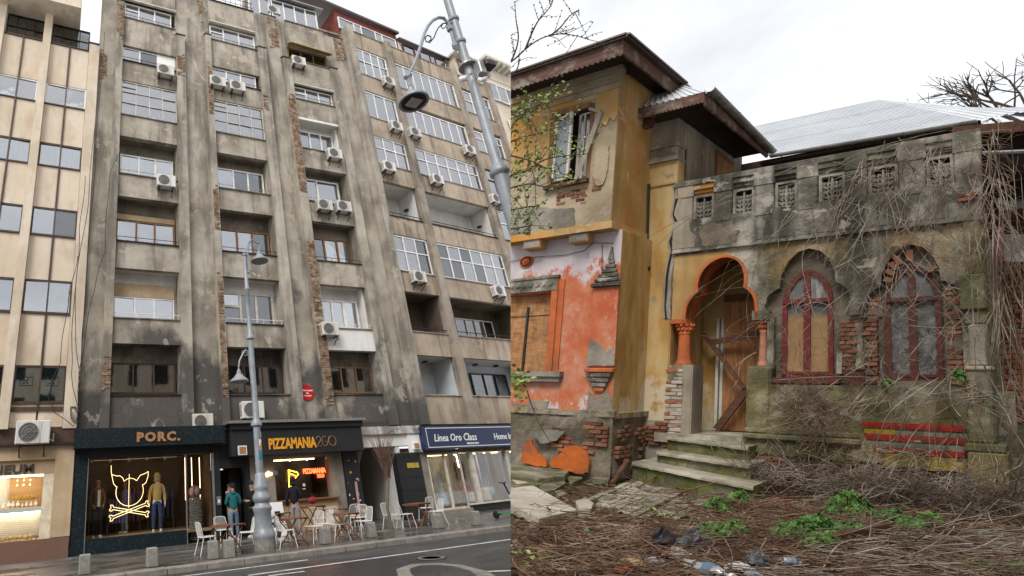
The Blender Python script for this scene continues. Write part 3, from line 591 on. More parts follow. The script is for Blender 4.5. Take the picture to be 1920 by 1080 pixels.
# ================================================================== cream building on the left
CB_ = thing('cream_building', (-1.5, 19.1, 4), 'cream panelled office building with brown window bands at the left edge of the photo', 'building')
m = MB(); m.box(-5.5, .66, 19.35, 20.2, 3.5, 21.5); m.obj('back_wall', M['creampale'], CB_)
for x0, x1 in ((-3.9, -3.45), (-1.83, -1.5)):
    m = MB(); m.box(x0, x1, 18.85, 19.35, 4.0, 23.3); m.obj('pilaster', M['creampale'], CB_)
m = MB(); m.box(.2, .66, 19.02, 19.35, 4.0, 21.9); m.obj('pilaster', M['creampale'], CB_)
zs = ((4.9, 6.2), (8.2, 9.52), (11.45, 12.68), (14.7, 15.85), (17.95, 19.1), (21.5, 99))
bk = ('lace', 'lace', 'room', 'lace', 'gcurt', 'gcurt')
for x0, x1 in ((-3.45, -1.83), (-1.5, .2)):
    xm = (x0 + x1) / 2; prev = 4.05
    for i, (za, zb) in enumerate(zs):
        for a, c in ((x0, xm - .025), (xm + .025, x1)):
            m = MB(); m.bbox(a + .006, c - .006, 19.1, 19.35, prev + .01, za - .05, .008); m.obj('panel', M['cream'], CB_)
        m = MB(); m.box(x0, x1, 19.04, 19.35, za - .05, za); m.obj('sill', M['bronze'], CB_)
        prev = zb
        if zb < 50:
            b_ = {0: 'palepane', 1: 'gcurt', 2: 'room', 3: 'lace', 4: 'palepane'}[i]
            win(CB_, FL, x0, x1, za, zb, 19.12, (1, 1), fm='bronze' if i in (2, 3) else ('pvc' if i == 4 else 'bronze'), back=b_, fw=.06, bd=.05, gl='glasst' if i == 0 else 'glass')
    m = MB(); m.box(xm - .025, xm + .025, 19.03, 19.12, 4.6, 21.5); m.obj('rail', M['bronze'], CB_)
    win(CB_, FL, x0, x1, 21.5, 22.95, 19.3, (1, 1, 1, 1), (1, 1), fm='black', back='gcurt', bd=.2, gl='glassd', thin=.03)
m = MB(); m.box(-1.5, .2, 19.05, 19.3, 4.6, 4.75)
m.obj('sill_band', M['bronze'], CB_)
m = MB(); m.box(-5.5, -.3, 18.1, 20.5, 23.0, 24.6); m.obj('roof_overhang', M['creampale'], CB_)
m = MB(); m.box(-.45, .9, 20.2, 21, 21.5, 23.1); m.obj('glass_roof_wall', M['room'], CB_)
win(CB_, FL, -.4, .85, 21.6, 23.1, 20.0, (1, 1, 1), (1, 1), fm='bronze', back='lilac', bd=.03, gl='glassd', thin=.03)
m = MB(); m.box(-5.5, .64, 19.06, 19.36, 3.52, 4.05); m.obj('brown_band', plain('brown_band_paint', (0.10, 0.055, 0.04), .6, .3, 4, dirt=.4), CB_)
m = MB(); m.box(-5.5, .66, 18.8, 19.4, 3.44, 3.53); m.obj('ledge', M['iron'], CB_)
# square emblem stuck on each first-floor pane: two letter-like curves in a box
for xc in (-1.09, -.24):
    m = MB(); z0, s = 5.5, .42
    for a, c in (((-.2, 0), (.2, 0)), ((-.2, .3), (.2, .3)), ((-.2, 0), (-.2, .3)), ((.2, 0), (.2, .3))):
        m.tube([(xc + a[0], 19.1, z0 + a[1]), (xc + c[0], 19.1, z0 + c[1])], .009, 4)
    m.tube([(xc - .13 + .09 * math.cos(t), 19.1, z0 + .15 + .085 * math.sin(t)) for t in np.linspace(-1.6, 1.6, 9)], .012, 4)
    m.tube([(xc + .07 - .07 * math.cos(t), 19.1, z0 + .15 + .085 * math.sin(t)) for t in np.linspace(-1.6, 1.6, 9)], .012, 4)
    m.tube([(xc + .02, 19.1, z0 + .07), (xc + .02, 19.1, z0 + .235)], .011, 4)
    m.obj('window_emblem', M['black'], CB_)
# ================================================================== ground-floor shops
def deco(name, base, lite, s):
    b = NB(name); v = b.vor(s, b.vec((1, 1, 1)), 'DISTANCE_TO_EDGE'); w = b.n('ShaderNodeTexWave'); b.l(b.loc, w.inputs[0]); w.inputs['Scale'].default_value = s * .9; w.inputs['Distortion'].default_value = 9; w.inputs['Detail'].default_value = 2
    c = b.mix(b.rng(w.outputs['Fac'], .55, .8), base, lite); return b.done(c, .6, w.outputs['Fac'], .15, .01, .2)
b = NB('dark_teal_leaf_pattern'); v = b.vor(9, b.vec((1, 1, 1)), 'F1'); n = b.noise(6, 3, .5); M['teal'] = b.done(b.mix(b.rng(b.math('ADD', v, b.math('MULTIPLY', n, .3)), .42, .5), (.016, .034, .040), (.009, .015, .019)), .55, None, spec=.2)
M['warmwall'] = plain('brown_shop_wall', (0.13, 0.08, 0.045), .8, .4, 1.5)
M['stoneclad'] = plaster('beige_stone_cladding', (0.52, 0.39, 0.25), (0.44, 0.32, 0.19), (0.6, 0.47, 0.33), (0.5, 0.38, 0.25), .7, .15, .7, None, .0, hs=.12)
M['granite'] = plain('brown_granite', (0.20, 0.115, 0.085), .4, .35, 30)
M['ltwood'] = wood('pale_counter_wood', (0.50, 0.37, 0.21), (0.36, 0.25, 0.13), 5, 0)
M['stonegrey'] = plaster('grey_shop_stone', (0.27, 0.24, 0.195), (0.18, 0.16, 0.13), (0.34, 0.30, 0.25), (0.24, 0.21, 0.17), .8, .3, .65, None, .2)
M['fascia'] = plain('charcoal_fascia', (0.015, 0.016, 0.019), .6, .3, 2, .0, .4)
M['navy'] = plain('navy_sign', (0.018, 0.032, 0.085), .35, .15, 2, spec=.4)
M['signwhite'] = plain('white_lettering', (0.8, 0.8, 0.8), .5, .03)
M['copper'] = plain('copper_lettering', (0.46, 0.24, 0.11), .4, .1, 4, .3)
M['orange'] = plain('orange_lettering', (0.82, 0.36, 0.03), .5, .08)
M['gold'] = plain('gold_ornament', (0.75, 0.50, 0.13), .3, .2, 9, .6)
M['neonw'] = glow('warm_white_neon', (1.0, 0.74, 0.36), 1.9); M['neony'] = glow('yellow_neon', (1.0, 0.75, 0.05), 3.0); M['neonr'] = glow('red_neon', (1.0, 0.10, 0.03), 3.2)
M['striplight'] = glow('light_strip', (1.0, 0.76, 0.44), 3.0); M['jewelstrip'] = glow('jewel_case_light', (1.0, 0.86, 0.6), 22.0); M['coolstrip'] = glow('cool_light_strip', (0.9, 0.97, 1.0), 9.0); M['lampbulb'] = glow('small_lamp', (1.0, .7, .35), 6.0)
# ground-floor wall behind the shops
m = MB(); m.box(.66, 5.55, 22.3, 22.5, 0, 3.6); m.box(.66, 11.9, 19.25, 22.5, 3.55, 3.8); m.box(6.98, 11.9, 22.3, 22.5, 0, 3.6)
m.obj('shop_rear_wall', M['warmwall'], GB)
m = MB(); m.box(.68, 15.6, 19.0, 19.5, 3.55, 3.95); m.obj('ground_floor_beam', M['soffit'], GB)

# --- jeweller
J = thing('jewellery_shop', (-1.5, 19.1, 0), 'beige stone jeweller shopfront with bright gold display window at the lower left', 'shop')
m = MB(); m.box(.04, .64, 18.95, 19.4, .62, 3.44); m.obj('pier', M['stoneclad'], J)
m = MB(); m.box(-5.5, .04, 18.95, 19.4, 3.0, 3.44); m.obj('lintel', M['stoneclad'], J)
m = MB(); m.box(-5.5, .04, 19.05, 19.4, 2.56, 3.0); m.obj('sign_recess', M['stoneclad'], J)
m = MB(); m.box(-5.5, .62, 18.93, 19.4, 0, .6); m.obj('plinth', M['granite'], J)
m = MB(); m.text('NEUM', (-1.86, 19.03, 2.62), .36, 1.25, .012, .015, space=1.05); m.obj('sign_lettering', plain('dark_grey_letters', (.07, .06, .055), .5), J)
m = MB(); m.box(-5.5, -.28, 20.2, 20.25, .6, 2.6); m.obj('display_back', M['signwhite'], J)
m = MB(); m.box(-1.35, -.28, 20.12, 20.18, 1.55, 2.56); m.obj('brown_panel', wood('display_panel_wood', (.42, .27, .15), (.28, .17, .09), 3, 0), J)
m = MB(); m.box(-5.5, .04, 19.42, 20.3, 2.56, 2.7); m.box(-5.5, .04, 19.42, 20.3, .45, .6); m.box(-.28, .04, 19.06, 20.3, .6, 2.56); m.obj('display_lining', plain('cream_lining', (.75, .66, .5), .6), J)
m = MB(); m.box(-5.5, -.28, 19.15, 19.9, 1.42, 1.56); m.obj('display_shelf', M['signwhite'], J)
for k in range(12):
    m = MB(); m.box(-5.5, -.28, 19.5, 19.53, .72 + k * .055, .745 + k * .055); m.obj('slat', M['oldwhite'], J)
for k in range(26):
    m = MB(); x = -3.2 + k * .07; m.box(x, x + .03, 20.12, 20.2, 1.56, 2.56); m.obj('fluted_slat', M['signwhite'], J)
m = MB(); m.box(-4.0, -.3, 19.5, 19.56, 2.52, 2.55); m.obj('light_strip', M['jewelstrip'], J)
m = MB(); m.box(-4.0, -.3, 19.3, 19.34, 1.39, 1.415); m.obj('light_strip', M['jewelstrip'], J)
m = MB(); m.box(-5.5, .03, 19.08, 19.09, .6, 2.56); m.obj('pane', M['shopglass'], J)
m = MB(); m.text('ATHENEUM'[2:], (-1.25, 20.1, 1.85), .14, 1.4, .008, .01); m.obj('small_sign', M['gold'], J)
def jewel_bust():
    b_ = thing('jewellery_bust', (-1.9, 19.5, 1.56), 'white jewellery bust on the upper display shelf of the jeweller', 'jewellery display', 'busts on the jeweller shelf')
    m = MB(); m.lathe([(.05, 0), (.055, .012), (.014, .03), (.012, .07)], (-1.9, 19.5, 1.56), 8); m.obj('stand', M['gold'], b_)
    m = MB(); m.ball((-1.9, 19.5, 1.66), (.055, .03, .05), 8, 5); m.lathe([(.02, 0), (.018, .05), (.022, .07)], (-1.9, 19.5, 1.69), 8); m.obj('bust', M['signwhite'], b_)
    return b_
jb = jewel_bust()
for i in range(1, 12): copy_tree(jb, (-1.95 + i * .135, 19.35 + .12 * (i % 3), 1.56), 0, None, random.uniform(.75, 1.25))
for i in range(9):
    m = MB(); x = -1.75 + i * .155; m.lathe([(.05, 0), (.055, .015), (.03, .02), (.03, .045), (.048, .05), (.05, .1), (.03, .11), (.02, .14)], (x, 19.35, .61), 8)
    tag(m.obj('gift_box', M['gold'], base=(x, 19.35, .61), smooth=True), 'small gold gift pot on the lower sill of the jeweller window', 'gift pot', 'gold pots in the jeweller window')
for i in range(3):
    m = MB(); x = -1.1 + i * .2; m.tube([(x, 19.8, 2.5), (x, 19.8, 2.3)], .006, 4); m.obj('pendant_rod', M['gold'], J); m = MB(); m.ball((x, 19.8, 2.27), .025, 6, 4); m.ball((x, 19.8, 2.42), .02, 6, 4); m.obj('pendant_bulb', M['lampbulb'], J)

# --- clothes shop
P = thing('clothes_shop', (3, 19.1, 0), 'dark teal clothes shop with copper PORC lettering and neon pig in the window', 'shop')
m = MB(); m.bbox(.6, 5.93, 18.6, 19.12, 3.26, 3.92, .012); m.obj('fascia', M['teal'], P)
m = MB(); m.text('PORC.', (2.66, 18.6, 3.43), .42, 1.12, .022, .03, space=1.22); m.obj('sign_lettering', M['copper'], P)
m = MB(); m.box(.65, 1.1, 19.0, 19.35, 0, 3.26); m.obj('side_panel', M['teal'], P)
m = MB(); m.box(1.13, 4.5, 19.0, 19.35, 0, .44); m.obj('stall_riser', M['teal'], P)
m = MB(); m.box(1.1, 5.55, 19.04, 19.35, 2.97, 3.26); m.obj('head_panel', M['fascia'], P)
for a_ in ((1.1, 1.125), (4.5, 4.53), (5.5, 5.56)): MB().box(a_[0], a_[1], 18.99, 19.1, 0, 2.97).obj('metal_trim', M['steel'], P)
m = MB(); m.box(1.13, 4.49, 19.1, 19.112, .44, 2.97); m.obj('pane', M['shopglass'], P)
m = MB(); m.box(4.54, 5.49, 19.3, 19.312, .05, 2.97); m.obj('glass_door', M['shopglass'], P)
m = MB(); m.box(.7, 5.5, 19.36, 22.3, .34, .42); m.obj('display_floor', M['ltwood'], P)
m = MB(); m.box(.68, .72, 19.36, 22.3, .4, 3.3); m.box(5.5, 5.55, 19.4, 22.3, 0, 3.3); m.obj('side_wall', M['warmwall'], P)
for x, y in ((4.65, 19.75), (4.95, 19.95), (5.3, 20.1)):
    m = MB(); m.tube([(x, y, .9 if x < 4 else 1.4), (x, y, 2.9)], .011, 6); m.obj('light_tube', M['striplight'], P)
m = MB()
for k in range(5): m.box(1.2 + k * .65, 1.28 + k * .65, 19.5, 19.58, 2.84, 2.95)
m.tube([(1.13, 19.55, 2.92), (4.5, 19.55, 2.92)], .012, 5); m.obj('spotlight_track', M['steel'], P)
m = MB(); m.box(1.3, 4.3, 19.42, 19.46, 3.0, 3.03); m.obj('light_strip', M['striplight'], P)  # added glowing strip, hidden behind the head panel, brightens the mannequins
m = MB(); m.box(1.4, 4.4, 20.8, 20.86, 3.1, 3.14); m.obj('light_strip', M['striplight'], P)
# clothes rails and boxes at the back
for i, (x, y, w, h, col) in enumerate(((1.9, 21.6, .5, 1.5, (.10, .05, .03)), (2.7, 21.8, .6, 1.4, (.10, .09, .28)), (3.3, 21.9, .5, 1.6, (.30, .13, .04)), (4.1, 21.7, .5, 1.5, (.08, .08, .20)), (2.35, 21.0, .35, 1.2, (.28, .26, .5)))):
    r_ = thing('clothes_rail', (x, y, .42), ('dim clothes rail at the back of the shop window hung with ' + ('brown coats', 'indigo shirts', 'rust jackets', 'navy coats', 'lilac tops')[i]), 'clothes rail')
    m = MB(); m.tube([(x - w, y, .42), (x - w, y, .42 + h), (x + w, y, .42 + h), (x + w, y, .42)], .015, 5); m.obj('rail', M['steel'], r_)
    cm = plain('garment_cloth', col, .9, .4, 3)
    for k in range(6):
        m = MB(); xx = x - w * .8 + k * w * .32; m.hexa([(xx - .03, y - .2, .8), (xx + .04, y - .2, .8), (xx + .04, y + .2, .8), (xx - .03, y + .2, .8), (xx - .02, y - .16, .4 + h), (xx + .02, y - .16, .4 + h), (xx + .02, y + .16, .4 + h), (xx - .02, y + .16, .4 + h)]); m.obj('garment', cm, r_)
# neon pig head and crossbones
NS = thing('neon_sign', (2.55, 19.3, 1.0), 'warm white neon outline of a pig head over crossed bones in the shop window', 'neon sign')
def arc(cx, cz, r, a0, a1, n=12, y=19.3): return [(cx + r * math.cos(R(a0 + (a1 - a0) * i / n)), y, cz + r * math.sin(R(a0 + (a1 - a0) * i / n))) for i in range(n + 1)]
def ptl(*p): return [(x, 19.3, z) for x, z in p]
y = 19.3
m = MB()
m.tube(arc(2.56, 1.83, .47, 158, 382, 22), .0075, 6)
m.tube(ptl((1.90, 2.72), (1.91, 2.5), (1.95, 2.32), (2.0, 2.12), (2.08, 2.02), (2.125, 2.0)), .0075, 6); m.tube(ptl((1.92, 2.42), (2.1, 2.36), (2.22, 2.36), (2.31, 2.28), (2.36, 2.17)), .0075, 6)
m.tube(ptl((3.2, 2.45), (3.19, 2.28), (3.12, 2.08), (3.04, 2.02), (2.99, 2.02)), .0075, 6); m.tube(ptl((3.2, 2.45), (3.06, 2.38), (2.92, 2.34), (2.83, 2.22), (2.80, 2.16)), .0075, 6)
m.tube(ptl((2.36, 2.17), (2.46, 2.24), (2.58, 2.26), (2.7, 2.23), (2.80, 2.16)), .0075, 6)
m.obj('pig_head_tube', M['neonw'], NS)
m = MB(); m.tube(ptl((2.53, 1.3), (2.53, 2.4)), .006, 6); m.obj('centre_tube', M['neonw'], NS)
def bone(a, c):
    a = np.array(a); c = np.array(c); t = (c - a) / np.linalg.norm(c - a); n_ = np.array([-t[1], t[0]]); L = []
    for q, s in ((a, -1), (c, 1)):
        for sg in (1, -1):
            L.append([tuple(q + n_ * sg * .04 + n_ * sg * .045 * math.sin(th) * 1.0 + t * s * (.03 + .06 * (1 - math.cos(th)) * .5) + n_ * sg * .0) for th in np.linspace(0, math.pi, 6)] )
    ln = lambda k: [a + n_ * k * .038 + t * .05, c + n_ * k * .038 - t * .05]
    pa = [tuple(p) for p in ln(1)]; pb = [tuple(p) for p in ln(-1)]
    def knob(q, s):
        return [tuple(q + n_ * .038 - t * s * .05)] + [tuple(q + n_ * (.045 + .05 * math.sin(th)) + t * s * (-.03 + .06 * (1 - math.cos(th)))) for th in np.linspace(0, 2.6, 7)] + [tuple(q + t * s * .03)] + [tuple(q - n_ * (.045 + .05 * math.sin(th)) + t * s * (-.03 + .06 * (1 - math.cos(th)))) for th in np.linspace(2.6, 0, 7)] + [tuple(q - n_ * .038 - t * s * .05)]
    return knob(a, -1), pa, knob(c, 1), pb
for a, c in (((1.98, 1.03), (3.15, 1.38)), ((1.98, 1.33), (3.15, 1.06))):
    m = MB()
    for path in bone(a, c): m.tube(ptl(*path), .0075, 5)
    m.obj('bone_tube', M['neonw'], NS)

# --- people (also used for the shop mannequins)
M['skin'] = plain('skin', (0.42, 0.25, 0.17), .6, .12, 8); M['skinpale'] = plain('mannequin_skin', (0.42, 0.22, 0.12), .5, .1, 8)
def skin_mesh(name, chains, mat, parent, Fp):
    """One continuous surface grown round a joint skeleton. chains: lists of (key or point, radius)."""
    V = []; E = []; Rr = []; idx = {}
    for ch in chains:
        last = None
        for p, r in ch:
            k = tuple(round(c, 4) for c in p)
            if k not in idx: idx[k] = len(V); V.append(p); Rr.append(r)
            i = idx[k]
            if last is not None and last != i: E.append((last, i))
            last = i
    me = bpy.data.meshes.new(name); me.from_pydata(V, E, []); ob = bpy.data.objects.new(name, me); COL.objects.link(ob)
    md = ob.modifiers.new('s', 'SKIN'); md.use_smooth_shade = True
    for i, r in enumerate(Rr):
        rr = r if isinstance(r, tuple) else (r, r); me.skin_vertices[0].data[i].radius = rr
    me.skin_vertices[0].data[0].use_root = True
    sd = ob.modifiers.new('d', 'SUBSURF'); sd.levels = 1; sd.render_levels = 1
    dg = bpy.context.evaluated_depsgraph_get(); ev = ob.evaluated_get(dg); nm = bpy.data.meshes.new_from_object(ev)
    bpy.data.objects.remove(ob); bpy.data.meshes.remove(me)
    nm.materials.clear(); nm.materials.append(mat)
    at = nm.attributes.new('loc', 'FLOAT_VECTOR', 'POINT'); co_ = np.zeros(len(nm.vertices) * 3, np.float32); nm.vertices.foreach_get('co', co_); at.data.foreach_set('vector', co_)
    o = bpy.data.objects.new(name, nm); COL.objects.link(o); o.parent = parent; return o
def person(loc, rz, label, cat, top, legs, h=1.76, skin='skin', hair=(.03, .02, .015), hood=False, cap=None, arms='down', shoes=(.6, .6, .6), legpose='stand', long=False, group=None, vest=None, facing=0.0, bald=False, zip_=None):
    o = thing('mannequin' if cat == 'mannequin' else 'person', loc, label, cat, group); o.rotation_euler = (0, 0, rz); s = h / 1.76
    S = lambda p: (p[0] * s, p[1] * s, p[2] * s)
    # local: faces -Y
    sit = legpose == 'sit'
    pz = .48 if sit else .94
    pel = (0, 0, pz); wst = (0, .01, pz + .16); chest = (0, .0, pz + .36); nb = (0, .01, pz + .52); nk = (0, 0, pz + .58); hd = (0, -.02, pz + .68); hc = (0, -.02, pz + .76)
    if legpose == 'lean': wst = (0, -.01, pz + .16); chest = (0, -.04, pz + .36); nb = (0, -.06, pz + .52); nk = (0, -.08, pz + .58); hd = (0, -.12, pz + .67); hc = (0, -.13, pz + .75)
    shl = lambda k: (k * .18, nb[1] + .01, nb[2] - .05)
    P_ = {}
    for k in (-1, 1):
        if arms == 'down' or (arms == 'phone' and k == 1) or (arms == 'pocket'):
            el = (k * .25, nb[1] + .05, nb[2] - .33); wr = (k * (.26 if arms != 'pocket' else .17), nb[1] - (.03 if arms != 'pocket' else .12), nb[2] - (.58 if arms != 'pocket' else .5))
        elif arms == 'front': el = (k * .27, nb[1] + .0, nb[2] - .31); wr = (k * .12, nb[1] - .24, nb[2] - .28)
        else: el = (k * .25, nb[1] - .02, nb[2] - .32); wr = (k * .13, nb[1] - .27, nb[2] - .2)
        if sit: hip = (k * .09, 0, pz); kn = (k * .13, -.42, .5); an = (k * .13, -.40, .09)
        else:
            st = {'stand': 0, 'step': k * .10, 'lean': 0}[legpose]
            hip = (k * .09, 0, pz - .02); kn = (k * .11, -.03 + st * .5, .50); an = (k * .12, .02 + st, .085)
        P_[k] = (el, wr, hip, kn, an)
    body = [[(S(pel), (.15 * s, .11 * s)), (S(wst), (.125 * s, .095 * s)), (S(chest), (.155 * s, .11 * s)), (S(nb), (.10 * s, .075 * s)), (S(nk), .052 * s), (S(hd), (.066 * s, .082 * s)), (S(hc), (.072 * s, .088 * s)), (S((hc[0], hc[1] + .01, hc[2] + .07)), .05 * s)]]
    jac = [[(S((0, 0, pz - .04)), (.165 * s, .125 * s)), (S(wst), (.155 * s, .125 * s)), (S(chest), (.185 * s, .135 * s)), (S(nb), (.12 * s, .09 * s)), (S((nk[0], nk[1], nk[2] - .01)), .065 * s)]]
    tr = [[(S((0, 0, pz + .06)), (.145 * s, .11 * s)), (S(pel), (.155 * s, .12 * s))]]
    for k in (-1, 1):
        el, wr, hip, kn, an = P_[k]; sh = shl(k)
        d = Vector(wr) - Vector(el); d.normalize(); side = Vector((k, 0, 0)); side = (side - d * side.dot(d)).normalized(); nrm = d.cross(side)
        hand = Vector(wr) + d * .05
        body.append([(S(nb), (.10 * s, .075 * s)), (S(sh), .06 * s), (S(el), .043 * s), (S(wr), .028 * s), (S(hand[:]), (.038 * s, .02 * s))])
        fing = []
        for q, L in ((-.028, .065), (-.010, .078), (.010, .072), (.027, .058)):
            b0 = hand + nrm * q + d * .02; b1 = b0 + d * L * .55; b2 = b1 + d * L * .4 - side * .018
            fing.append([(S(hand[:]), (.038 * s, .02 * s)), (S(b0[:]), .0095 * s), (S(b1[:]), .0088 * s), (S(b2[:]), .0075 * s)])
        t0 = hand - d * .015 - nrm * .035; t1 = t0 - nrm * .02 + d * .035
        fing.append([(S(hand[:]), (.038 * s, .02 * s)), (S(t0[:]), .011 * s), (S(t1[:]), .009 * s)])
        body += fing
        body.append([(S(pel), (.15 * s, .11 * s)), (S(hip), .085 * s), (S(kn), .055 * s), (S(an), .038 * s), (S((an[0], an[1] - .13, .035)), .035 * s)])
        jac.append([(S(nb), (.12 * s, .09 * s)), (S(sh), .082 * s), (S(el), .064 * s), (S(tuple(Vector(wr) - d * .02)), .046 * s)])
        tr.append([(S(pel), (.155 * s, .12 * s)), (S(hip), .098 * s), (S(kn), .075 * s), (S((an[0], an[1], an[2] + (.0 if not long else -.02))), .062 * s)])
        m = MB(); m.ball(S((an[0], an[1] - .07, .045)), (.05 * s, .135 * s, .05 * s), 10, 6); m.box(an[0] * s - .045 * s, an[0] * s + .045 * s, (an[1] - .19) * s, (an[1] + .05) * s, 0, .02 * s)
        sh_ = m.obj('shoe', plain('shoe_fabric', shoes, .6), None, FL, smooth=True); sh_.parent = o
    skin_mesh('body', body, M[skin], o, FL)
    jm = skin_mesh('jacket' if not zip_ else 'hoodie', jac, plain('garment_top', top, .9, .2, 14, hs=.3), o, FL)
    skin_mesh('trousers', tr, plain('trouser_cloth', legs, .9, .3, 10, hs=.3), o, FL)
    hx, hy, hz = S(hc)
    m = MB(); m.ball((hx - .03 * s, hy - .085 * s, hz), (.012 * s,) * 3, 6, 4); m.ball((hx + .03 * s, hy - .085 * s, hz), (.012 * s,) * 3, 6, 4); m.box(hx - .025 * s, hx + .025 * s, hy - .09 * s, hy - .075 * s, hz - .062 * s, hz - .052 * s)
    q = m.obj('face_features', M['black'], None, FL); q.parent = o
    m = MB(); m.ball((hx, hy - .095 * s, hz - .025 * s), (.013 * s, .02 * s, .022 * s), 6, 5); m.ball((hx - .078 * s, hy, hz - .01 * s), (.012 * s, .02 * s, .03 * s), 6, 4); m.ball((hx + .078 * s, hy, hz - .01 * s), (.012 * s, .02 * s, .03 * s), 6, 4)
    q = m.obj('nose_and_ears', M[skin], None, FL, smooth=True); q.parent = o
    if not hood and not bald:
        m = MB(); m.ball((hx, hy + .022 * s, hz + .035 * s), (.083 * s, .092 * s, .085 * s), 12, 8); q = m.obj('hair', plain('hair', hair, .6, .3, 20), None, FL, smooth=True); q.parent = o
    if hood:
        m = MB(); m.ball((hx, hy + .03 * s, hz + .025 * s), (.115 * s, .105 * s, .135 * s), 12, 8); m.ball((hx, hy + .04 * s, hz - .1 * s), (.12 * s, .11 * s, .08 * s), 12, 6); q = m.obj('hood', plain('hood_cloth', top, .9, .2, 14), None, FL, smooth=True); q.parent = o
    if zip_:
        m = MB(); m.ball(S((nk[0], nk[1] + .07, nk[2] - .02)), (.11 * s, .07 * s, .075 * s), 10, 6); q = m.obj('lowered_hood', plain('hood_cloth', zip_, .9, .2, 14), None, FL, smooth=True); q.parent = o
    if cap:
        m = MB(); m.lathe([(.094 * s, 0), (.096 * s, .05 * s), (.07 * s, .09 * s), (.02 * s, .105 * s)], (hx, hy + .015 * s, hz + .04 * s), 12); m.box(hx - .06 * s, hx + .06 * s, hy - .19 * s, hy - .07 * s, hz + .04 * s, hz + .052 * s); q = m.obj('cap', plain('cap_cloth', cap, .8), None, FL, smooth=True); q.parent = o
    if vest:
        m = MB(); m.box(-.045 * s, .045 * s, -.165 * s + chest[1], -.125 * s + chest[1], (pz + .0) * s, (pz + .5) * s); q = m.obj('shirt_front', plain('shirt_cloth', vest, .9), None, FL); q.parent = o
    return o
person((1.52, 19.75, .42), R(12), 'mannequin in brown suede jacket and black trousers at the left of the clothes shop window', 'mannequin', (.17, .075, .03), (.012, .012, .014), 1.86, 'skinpale', bald=True, vest=(.7, .68, .63), arms='pocket')
person((3.6, 19.75, .42), R(-8), 'mannequin in yellow hooded jacket and blue jeans at the right of the clothes shop window', 'mannequin', (.62, .45, .17), (.05, .075, .17), 1.9, 'signwhite', hood=True, arms='down')
person((2.62, 21.0, .42), R(-60), 'mannequin in lilac clothes deep in the clothes shop behind the neon pig', 'mannequin', (.30, .26, .55), (.25, .35, .45), 1.75, 'skinpale', bald=True)
ST = thing('stacked_column', (5.02, 19.7, .02), 'grey ribbed display column behind the clothes shop door topped by a ball', 'display column')
for k in range(26):
    m = MB(); m.lathe([(.24, 0), (.255, .02), (.24, .045)], (5.02 + random.uniform(-.012, .012), 19.75, .05 + k * .055), 14); m.obj('disc', M['conc'], ST)
BL = thing('beach_ball', (5.0, 19.75, 1.66), 'grey and red striped ball on the ribbed column in the clothes shop', 'ball')
m = MB(); m.ball((5.0, 19.75, 1.66), .21, 16, 10); m.obj('ball', plain('grey_ball', (.45, .43, .42), .4), BL, smooth=True)
m = MB()
for a in (0, 1.2): m.tube([(5.0 + .212 * math.cos(t) * math.cos(a), 19.75 + .212 * math.cos(t) * math.sin(a), 1.66 + .212 * math.sin(t)) for t in np.linspace(0, 2 * math.pi, 22)], .03, 6)
m.obj('red_stripe', plain('red_vinyl', (.5, .05, .04), .4), BL)

# --- doorway and pizza shop
Z = thing('pizza_shop', (8.8, 19.1, 0), 'charcoal pizza takeaway front with orange PIZZAMANIA 2GO lettering above the counter window', 'shop')
for k in range(4):
    m = MB(); x = 6.12 + k * 1.42; m.bbox(x + .004, x + 1.416, 18.5, 19.12, 2.76, 3.72, .008); m.obj('fascia_panel', M['fascia'], Z)
m = MB(); m.box(6.1, 11.85, 18.42, 19.12, 3.72, 3.93); m.obj('cornice', M['fascia'], Z)
m = MB(); m.box(5.97, 11.95, 18.3, 19.2, 3.93, 4.03); m.obj('roof_ledge', M['steel'], Z)
m = MB(); m.text('PIZZAMANIA', (7.6, 18.5, 2.97), .54, .64, .018, .02); m.obj('sign_lettering', M['orange'], Z)
m = MB(); y = 18.48; q = lambda *p: [(x, y, z) for x, z in p]
m.tube(q((9.66, 3.27), (9.68, 3.33), (9.74, 3.37), (9.81, 3.35), (9.85, 3.28), (9.83, 3.2), (9.66, 3.0), (9.86, 3.0)), .012, 5)
m.tube([(10.03 + .13 * math.cos(t), y, 3.18 + .185 * math.sin(t)) for t in np.linspace(.9, 5.6, 14)] + [(10.14, y, 3.16), (10.05, y, 3.16)], .012, 5); m.tube([(10.36 + .17 * math.cos(t), y, 3.18 + .185 * math.sin(t)) for t in np.linspace(0, 2 * math.pi, 20)], .012, 5)
m.obj('thin_lettering', M['copper'], Z)
m = MB(); m.box(6.36, 6.7, 18.44, 18.52, 2.8, 3.13); m.m = 1; m.box(6.4, 6.66, 18.43, 18.45, 2.84, 3.09); m.obj('square_lamp', [M['signwhite'], M['copper']], Z)
m = MB(); m.box(6.98, 7.98, 19.02, 19.5, 0, 2.76); m.box(10.45, 11.0, 19.02, 19.5, 0, 2.76); m.box(7.98, 10.45, 19.02, 19.5, 2.68, 2.76); m.obj('stone_wall', M['stonegrey'], Z)
m = MB(); m.box(7.98, 10.55, 18.95, 19.3, 0, 1.06); m.obj('counter_front', M['ltwood'], Z)
m = MB(); m.bbox(7.95, 10.6, 18.8, 19.5, 1.06, 1.12, .01); m.obj('counter_top', M['tablewood'], Z)
m = MB(); m.box(8.0, 10.43, 19.3, 19.31, 1.75, 2.68); m.obj('pane', M['shopglass'], Z)
m = MB(); m.box(8.6, 8.62, 18.85, 19.25, 1.12, 1.42); m.box(8.6, 10.5, 18.85, 18.86, 1.12, 1.4); m.obj('sneeze_guard', M['shopglass'], Z)
m = MB(); m.box(8.0, 10.5, 21.0, 21.1, 0, 2.7); m.box(8.0, 10.5, 19.5, 21, 2.68, 2.72); m.obj('kitchen_wall', M['room'], Z)
